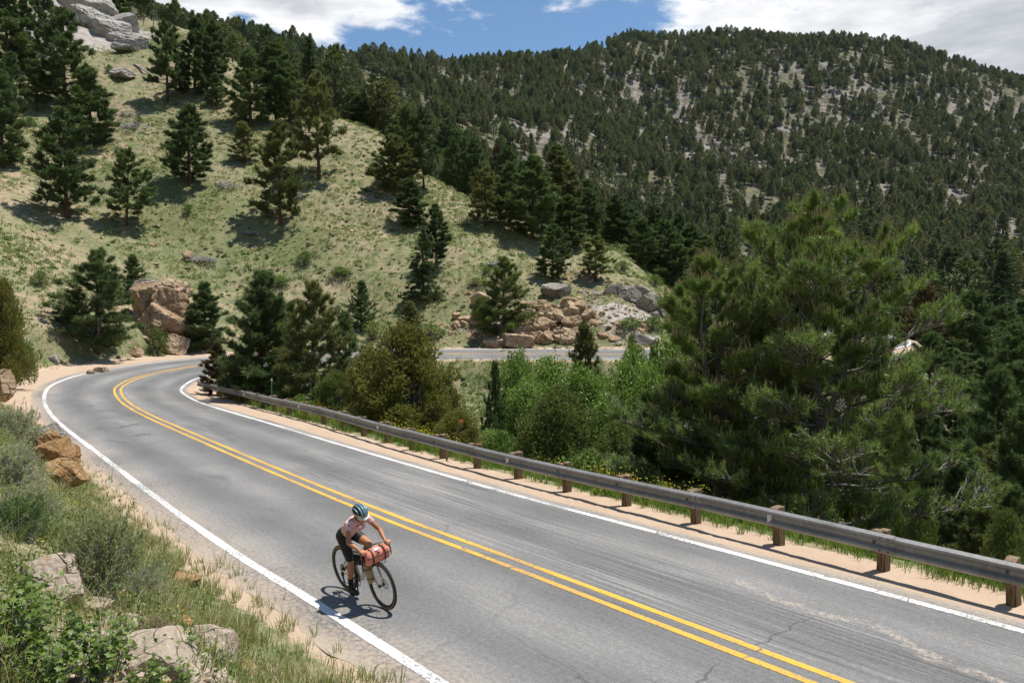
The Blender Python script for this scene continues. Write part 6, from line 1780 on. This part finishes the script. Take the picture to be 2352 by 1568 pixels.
# ------------------------------------------------------------------ the rider: one continuous body grown from tapered limbs
rider = ride('person', 'woman in striped pink shirt, black shorts and teal helmet riding the bicycle', 'person')
def caps_mesh(segs):
    G = Geo()
    for (a, ra, b_, rb) in segs:
        a = np.asarray(a, float); b_ = np.asarray(b_, float); d = b_ - a; L = np.linalg.norm(d); d = d / (L + 1e-9)
        n = 7
        t0 = np.linspace(0, math.pi / 2, n)
        P, rr_ = [], []
        for t in t0: P.append(a - d * ra * math.cos(t)); rr_.append(max(ra * math.sin(t), 1e-4))
        for t in np.linspace(0, 1, 6)[1:-1]: P.append(a + (b_ - a) * t); rr_.append(ra + (rb - ra) * t)
        for t in t0[::-1]: P.append(b_ + d * rb * math.cos(t)); rr_.append(max(rb * math.sin(t), 1e-4))
        P = np.array(P)
        th_ = np.arange(14) * 2 * math.pi / 14
        ref = np.array([0, 0, 1.]) if abs(d[2]) < .9 else np.array([1., 0, 0]); u_ = unit(np.cross(d, ref)); v_ = np.cross(d, u_)
        V = P[:, None] + np.array(rr_)[:, None, None] * (np.cos(th_)[None, :, None] * u_ + np.sin(th_)[None, :, None] * v_)
        k = len(P); i = np.arange(k - 1)[:, None] * 14; j = np.arange(14)[None]; j2 = (j + 1) % 14
        V = V.reshape(-1, 3); V = np.vstack([V, P[0], P[-1]]); n0 = k * 14; jj = np.arange(14)
        G.add(V, np.vstack([np.stack([np.full(14, n0), (jj + 1) % 14, jj], -1), np.stack([np.full(14, n0 + 1), (k - 1) * 14 + jj, (k - 1) * 14 + (jj + 1) % 14], -1)]),
              np.stack([i + j, i + j2, i + 14 + j2, i + 14 + j], -1).reshape(-1, 4))
    return G
def ellipsoid(G, c, r, M=None, n=3):
    V, F = ico(n); V = V * np.asarray(r)
    if M is not None: V = V @ np.asarray(M).T
    G.add(V + np.asarray(c), F)
hipR, hipL = np.array([.245, -.078, .945]), np.array([.245, .078, .945])
ankR = PEDR + np.array([-.075, -.005, .105]); ankL = PEDL + np.array([-.075, .005, .105])
kneR = np.array([.475, -.105, .575])
def bend(a, b_, l1, l2, hint):
    a, b_ = np.asarray(a, float), np.asarray(b_, float); d = b_ - a; L = min(np.linalg.norm(d), (l1 + l2) * .999); u_ = d / np.linalg.norm(d)
    x_ = (l1 * l1 - l2 * l2 + L * L) / (2 * L); h_ = math.sqrt(max(l1 * l1 - x_ * x_, 1e-6)); p = np.asarray(hint, float); p = p - u_ * (p @ u_); p /= np.linalg.norm(p)
    return a + u_ * x_ + p * h_
kneR = bend(hipR, ankR, .395, .385, (1, -.05, .2)); kneL = bend(hipL, ankL, .395, .385, (1, .08, .3))
shR, shL = np.array([.615, -.155, 1.225]), np.array([.615, .155, 1.225])
wrR, wrL = np.array([.955, -.205, .915]), np.array([.955, .205, .915])
elR = bend(shR, wrR, .265, .245, (-.35, -.55, -.6)); elL = bend(shL, wrL, .265, .245, (-.1, .6, -.5))
neck0, head0 = np.array([.645, 0, 1.275]), np.array([.722, 0, 1.345])
segs = [((.245, -.055, .965), .098, (.245, .055, .965), .098), ((.27, 0, .99), .112, (.38, 0, 1.075), .100), ((.38, -.025, 1.075), .088, (.38, .025, 1.075), .088), ((.38, 0, 1.075), .098, (.52, 0, 1.165), .108), ((.50, -.04, 1.15), .085, (.50, .04, 1.15), .085),
        ((.52, -.06, 1.165), .082, (.605, -.085, 1.215), .062), ((.52, .06, 1.165), .082, (.605, .085, 1.215), .062), ((.605, -.10, 1.225), .052, (.605, .10, 1.225), .052), ((.60, -.05, 1.13), .055, (.60, .05, 1.13), .055),
        (shR, .050, shR * .75 + [.15, 0, .30], .05) if False else (shR, .047, (.60, -.09, 1.225), .055), (shL, .047, (.60, .09, 1.225), .055),
        (shR, .045, elR, .034), (shL, .045, elL, .034), (elR, .034, elR * .6 + wrR * .4, .034), (elL, .034, elL * .6 + wrL * .4, .034), (elR * .6 + wrR * .4, .033, wrR, .021), (elL * .6 + wrL * .4, .033, wrL, .021),
        (neck0 - [.03, 0, .02], .050, head0 - [.02, 0, .06], .045),
        (hipR, .094, hipR * .45 + kneR * .55, .072), (hipL, .094, hipL * .45 + kneL * .55, .072), (hipR * .45 + kneR * .55, .072, kneR, .050), (hipL * .45 + kneL * .55, .072, kneL, .050),
        (kneR, .049, kneR * .68 + ankR * .32, .052), (kneL, .049, kneL * .68 + ankL * .32, .052), (kneR * .68 + ankR * .32, .051, ankR, .032), (kneL * .68 + ankL * .32, .051, ankL, .032),
        (ankR, .033, ankR + [.0, 0, -.045], .034), (ankL, .033, ankL + [.0, 0, -.045], .034), (ankR + [-.02, 0, -.06], .032, ankR + [.15, 0, -.075], .028), (ankL + [-.02, 0, -.06], .032, ankL + [.15, 0, -.075], .028)]
# hands: palm and five curled fingers on each hood
for s, w_ in ((-1, wrR), (1, wrL)):
    k1 = np.array([1.012, s * .212, .938])
    for off, kk in ((-.028, 0), (-.010, 1), (.010, 2), (.028, 3)):
        base = k1 + [-.004 * abs(kk - 1.3), off, 0]
        segs.append((w_ + [.005, off * .45, .002], .018, base, .0125))
        ln = (.030, .034, .033, .027)[kk]
        a = base + np.array([.75, 0, -.35]) * ln * 1.2; b_ = a + np.array([.35, -s * .05, -.95]) * ln; c = b_ + np.array([-.55, -s * .1, -.75]) * ln * .8
        segs += [(base, .0115, a, .0102), (a, .0102, b_, .0095), (b_, .0095, c, .0078)]
    t0 = w_ + [.022, -s * .016, -.002]; t1 = t0 + [.032, -s * .024, -.012]; t2 = t1 + [.030, -s * .002, -.018]
    segs += [(w_, .017, t0, .0145), (t0, .0145, t1, .012), (t1, .012, t2, .009)]
G = caps_mesh(segs)
HP = R(26)                 # her head tips forward
HM = np.array(Matrix.Rotation(HP, 3, 'Y'))
def hd(x_, y_, z_): return head0 + HM @ np.array([x_, y_, z_])
ellipsoid(G, head0 + HM @ np.array([-.006, 0, .028]), (.094, .075, .088), HM)          # skull
ellipsoid(G, hd(.030, 0, -.035), (.060, .056, .078), HM)                                # face
ellipsoid(G, hd(.058, 0, -.093), (.028, .030, .022), HM)                                # chin
ellipsoid(G, hd(.094, 0, -.028), (.016, .0125, .026), HM)                               # nose
ellipsoid(G, hd(.100, 0, -.042), (.012, .015, .010), HM)
ellipsoid(G, hd(.080, 0, .008), (.012, .050, .012), HM)                                 # brow
ellipsoid(G, hd(.083, 0, -.068), (.010, .020, .006), HM); ellipsoid(G, hd(.081, 0, -.078), (.010, .018, .006), HM)   # lips
for s in (-1, 1):
    ellipsoid(G, hd(-.008, s * .076, -.022), (.018, .009, .030), HM)                    # ears
    ellipsoid(G, hd(.056, s * .040, -.040), (.020, .018, .020), HM)                     # cheekbones
    ellipsoid(G, hd(.074, s * .030, -.012), (.012, .014, .010), HM)                     # eyes under the glasses
raw = G.mesh('body_raw', [])
tmp = bpy.data.objects.new('body_raw', raw); COL.objects.link(tmp)
md = tmp.modifiers.new('r', 'REMESH'); md.mode = 'VOXEL'; md.voxel_size = .0058; md.use_smooth_shade = True
ms = tmp.modifiers.new('s', 'SMOOTH'); ms.factor = .5; ms.iterations = 5
dg = bpy.context.evaluated_depsgraph_get()
body = bpy.data.meshes.new_from_object(tmp.evaluated_get(dg))
bpy.data.objects.remove(tmp)
body.name = 'body'
SKIN, qs = newmat('tanned_skin')
pz = qs.n('ShaderNodeTexCoord').outputs['Object']
finish(qs, qs.mix(qs.noise(pz, 14, 3), (.36, .15, .075), (.46, .215, .115)), .5, None, spec=.35, **{'Subsurface Weight': .12, 'Subsurface Radius': (.02, .008, .004)})
body.materials.clear(); body.materials.append(SKIN)
nv = len(body.vertices); BV = np.empty(nv * 3, np.float32); body.vertices.foreach_get('co', BV); BV = BV.reshape(-1, 3).astype(float)
BNv = np.empty(nv * 3, np.float32); body.vertices.foreach_get('normal', BNv); BNv = BNv.reshape(-1, 3)
nf = len(body.polygons); fl_ = np.empty(nf * 4, np.int32) if all(len(p.vertices) == 4 for p in body.polygons[:50]) and len(body.loops) == nf * 4 else None
if fl_ is None:
    raise RuntimeError('body faces are not quads')
body.loops.foreach_get('vertex_index', fl_); BF = fl_.reshape(-1, 4)
link('body', body, rider)
def seg_t(P, a, b_):
    a, b_ = np.asarray(a, float), np.asarray(b_, float); d = b_ - a
    t = ((P - a) @ d) / (d @ d); c = np.clip(t, 0, 1); return t, np.linalg.norm(P - (a + c[:, None] * d), axis=1)
tUR, dUR = seg_t(BV, shR, elR); tUL, dUL = seg_t(BV, shL, elL)
tFR, dFR = seg_t(BV, elR, wrR); tFL, dFL = seg_t(BV, elL, wrL)
tTR, dTR = seg_t(BV, hipR, kneR); tTL, dTL = seg_t(BV, hipL, kneL)
tSR, dSR = seg_t(BV, kneR, ankR); tSL, dSL = seg_t(BV, kneL, ankL)
tS, dS = seg_t(BV, [.245, 0, .965], [.605, 0, 1.225])
tN, dN = seg_t(BV, neck0, head0)
legd = np.minimum.reduce([dTR, dTL, dSR, dSL]); armd = np.minimum.reduce([dUR, dUL, dFR, dFL])
isleg = ((legd < dS * .98) & (BV[:, 2] < 1.06) & (BV[:, 0] < .80)) | (((np.minimum(dTL, dSL) < .085) | (np.minimum(dTR, dSR) < .085)) & (dS > .11) & (BV[:, 2] < 1.06))
onarm = (np.abs(BV[:, 1]) > .118) & (np.minimum.reduce([dUR, dUL, dFR, dFL]) < .062) & (BV[:, 0] > .5)
headm = (BV - head0) @ HM
ishead = (tN > .08) & (dN < .16) & (np.abs(BV[:, 1]) < .10) & (BV[:, 0] > .60)
waist = tS + .0
shirt = (~isleg & (tS > .17) & ~onarm & ~ishead & (BV[:, 0] < .72)) | (onarm & (((dUR < dUL) & (tUR < .40) & (dUR <= dFR)) | ((dUL < dUR) & (tUL < .40) & (dUL <= dFL))))
shorts = (~shirt | (tS < .30)) & ~onarm & ~ishead & (((dTR <= dSR) & (tTR < .60) & (BV[:, 1] < 0)) | ((dTL <= dSL) & (tTL < .60) & (BV[:, 1] >= 0)) | (tS < .24)) & (BV[:, 2] > .62) & (BV[:, 0] < .62)
sock = ((BV[:, 1] < 0) & (tSR > .66) & (dSR < .07)) | ((BV[:, 1] >= 0) & (tSL > .66) & (dSL < .07))
foot = ((BV[:, 1] < 0) & (tSR > .97) & (BV[:, 2] < ankR[2])) | ((BV[:, 1] >= 0) & (tSL > .97) & (BV[:, 2] < ankL[2]) & (np.abs(BV[:, 0] - ankL[0] - .05) < .16) & (dSL < .2))
sock &= ~foot
def garment(name, mask, off, mat, parent=rider):
    m4 = mask[BF].sum(1) >= 3
    F = BF[m4]; used, inv = np.unique(F, return_inverse=True); F = inv.reshape(-1, 4)
    V = BV[used] + BNv[used] * off
    n = len(V); Vin = BV[used] + BNv[used] * .001
    ed = {}
    for f in F:
        for i in range(4):
            a, b_ = int(f[i]), int(f[(i + 1) % 4]); ed[(a, b_)] = 1
    rim = np.array([[b_, a, a + n, b_ + n] for (a, b_) in ed if (b_, a) not in ed])
    return link(name, mkmesh(name, np.vstack([V, Vin]), None, np.vstack([F, rim]) if len(rim) else F, [mat], smooth=True), parent)
m, q = newmat('pink_striped_shirt')
po_ = q.n('ShaderNodeTexCoord').outputs['Object']
ax_ = q.n('ShaderNodeVectorMath', {0: po_, 1: (.81, 0.0, .585)}, operation='DOT_PRODUCT').outputs['Value']
st = q.maprange(q.math('SINE', q.math('MULTIPLY', ax_, 2 * math.pi / .0125)), -.9, .9)
finish(q, q.mix(st, (.56, .24, .22), (.80, .62, .58)), .85, q.noise(po_, 22, 3), .5, .012, .15)
SHIRT = m
BLKSH = simple('black_lycra', (.013, .013, .014), .55, var=.2); SOCKM = simple('black_sock', (.016, .016, .016), .9); SHOEM = simple('black_shoe', (.02, .02, .02), .5)
garment('shirt', shirt, .0085, SHIRT); garment('shorts', shorts & ~shirt, .006, BLKSH)
garment('sock', sock & (BV[:, 1] < 0), .004, SOCKM); garment('sock', sock & (BV[:, 1] >= 0), .004, SOCKM)
garment('shoe', foot & (BV[:, 1] < 0), .009, SHOEM); garment('shoe', foot & (BV[:, 1] >= 0), .009, SHOEM)
# helmet: cream lower shell, teal ribs with dark vents between them, pale visor
TEAL = simple('teal_helmet_shell', (.115, .215, .255), .35, 0, .5, var=.06); CREAM = simple('cream_helmet_rim', (.50, .43, .29), .4, var=.05); VENT = simple('dark_helmet_vents', (.012, .016, .022), .6); VISOR = simple('white_cap_peak', (.66, .64, .58), .5, var=.05)
helm = empty('helmet'); helm.parent = rider
HC = hd(-.006, 0, .042); HRX, HRY, HRZ = .132, .106, .098
def hpt(az_, el_, k=1.0):
    return HC + HM @ np.array([math.cos(el_) * math.cos(az_) * HRX * k, math.cos(el_) * math.sin(az_) * HRY * k, math.sin(el_) * HRZ * k])
def dome(k, el0, el1, n=28, m_=10):
    V = [hpt(2 * math.pi * i / n, el0 + (el1 - el0) * j / m_, k) for j in range(m_ + 1) for i in range(n)]
    ids = np.arange((m_ + 1) * n).reshape(m_ + 1, n); nx = np.roll(ids, -1, 1)
    return np.array(V), np.stack([ids[:-1], nx[:-1], nx[1:], ids[1:]], -1).reshape(-1, 4)
V_, Q_ = dome(.95, -.12, math.pi / 2); part('inner_shell', Geo().add(V_, None, Q_), VENT, helm)
V_, Q_ = dome(1.0, -.18, .16); V2, Q2 = dome(.90, -.18, .16); n = 28
G = Geo().add(V_, None, Q_).add(V2, None, Q2[:, ::-1]); kk = np.arange(n)
G.Q.append(np.stack([kk, (kk + 1) % n, (kk + 1) % n + len(V_), kk + len(V_)], -1)[:, ::-1]); G.qm.append(np.zeros(n, int))
part('rim_shell', G, CREAM, helm)
for yy in (-.082, -.042, 0, .042, .082):
    w_ = .0135 if abs(yy) < .05 else .012
    pts_ = []
    lim = math.sqrt(max(0, 1 - (yy / HRY) ** 2))
    for t in np.linspace(-.10, math.pi + .02, 22):
        pts_.append([math.cos(t) * HRX * lim, yy * (1 - .18 * abs(math.cos(t)) ** 2), math.sin(t) * HRZ * lim])
    pts_ = np.array(pts_); nrm = unit(pts_ / np.array([HRX, HRY, HRZ]) ** 2)
    Lf, Rt = pts_ + [0, w_, 0] + nrm * .002, pts_ + [0, -w_, 0] + nrm * .002
    Lo, Ro = pts_ + [0, w_ * 1.15, 0] - nrm * .014, pts_ + [0, -w_ * 1.15, 0] - nrm * .014
    Md = pts_ + nrm * .007
    Vr = np.concatenate([Lo, Lf, Md, Rt, Ro]) @ HM.T + HC; i = np.arange(21)
    Qr = np.concatenate([np.stack([i + a * 22, i + 1 + a * 22, i + 1 + (a + 1) * 22, i + (a + 1) * 22], -1) for a in range(4)])
    part('rib', Geo().add(Vr, None, Qr), TEAL, helm)
V = []
for j, k in enumerate((1.0, 1.14, 1.25)):
    for i in range(13):
        a = (i / 12 - .5) * 1.75; V.append(hpt(a, -.10 - .07 * j, k * (1 - .05 * abs(a) ** 2 * j)))
V = np.array(V); ids = np.arange(39).reshape(3, 13)
Qv = np.stack([ids[:-1, :-1], ids[:-1, 1:], ids[1:, 1:], ids[1:, :-1]], -1).reshape(-1, 4)
G = Geo().add(V, None, Qv).add(V - HM @ np.array([0, 0, .005]), None, Qv[:, ::-1]); part('peak', G, VISOR, helm)
for s in (-1, 1):
    G = Geo(); G.tube([hd(.00, s * .088, .02), hd(.012, s * .078, -.05), hd(.035, s * .03, -.112), hd(.038, 0, -.118)], .005, 5); part('chin_strap', G, STRAP, helm)
GLASS = simple('dark_sunglasses', (.012, .010, .010), .15, 0, .6, var=.1)
G = Geo()
for s in (-1, 1):
    V = []
    for j in range(5):
        for i in range(8):
            a = .08 + i / 7 * .80; V.append([.106 * math.cos(a * .95) - .006, s * .076 * math.sin(a) * 1.05, .004 - .034 * (j / 4) * (1 - .25 * (i / 7) ** 2)])
    V = np.array(V) @ HM.T + head0; ids = np.arange(40).reshape(5, 8)
    Qg = np.stack([ids[:-1, :-1], ids[:-1, 1:], ids[1:, 1:], ids[1:, :-1]], -1).reshape(-1, 4)
    G.add(V, None, Qg); G.add(V - HM @ np.array([.003, 0, 0]), None, Qg[:, ::-1])
    G.tube([hd(.065, s * .070, -.004), hd(-.01, s * .080, -.006)], .003, 5)
G.tube([hd(.104, -.012, 0), hd(.106, 0, .001), hd(.104, .012, 0)], .003, 5)
part('sunglasses', G, GLASS, rider)
HAIR = simple('brown_hair', (.085, .048, .028), .7, var=.35, scale=40)
G = Geo()
hv, hf = ico(3); hv2 = hv * [.098, .079, .080]; hv2 = hv2[:, :] ; keepf = [f for f in hf if (hv[f].mean(0)[0] < .15 and hv[f].mean(0)[2] < .35)]
G.add((hv2 + [-.010, 0, .012]) @ HM.T + head0, np.array(keepf))
G.tube([hd(-.095, 0, -.02), hd(-.115, 0, -.06), hd(-.11, 0.01, -.12), hd(-.12, .015, -.17)], [.022, .026, .02, .006], 8)
part('hair', G, HAIR, rider)
# ------------------------------------------------------------------ thin mountain air
m, q = newmat('air')
pv = q.n('ShaderNodeVolumePrincipled', {'Color': (0.80, 0.88, 1.0, 1), 'Density': 0.00002, 'Anisotropy': 0.2})
q.t.links.new(pv.outputs[0], q.out.inputs['Volume'])
zlo = float(gz.min()) - 1.0; zhi = float(gz.max()) + 25.0
G = Geo(); G.box((0, 0, (zlo + zhi) / 2), (1330, 1330, (zhi - zlo) / 2))
tag(link('haze', G.mesh('haze', [m])), 'thin bluish air between the viewer and the far mountain', 'haze', None, 'stuff')
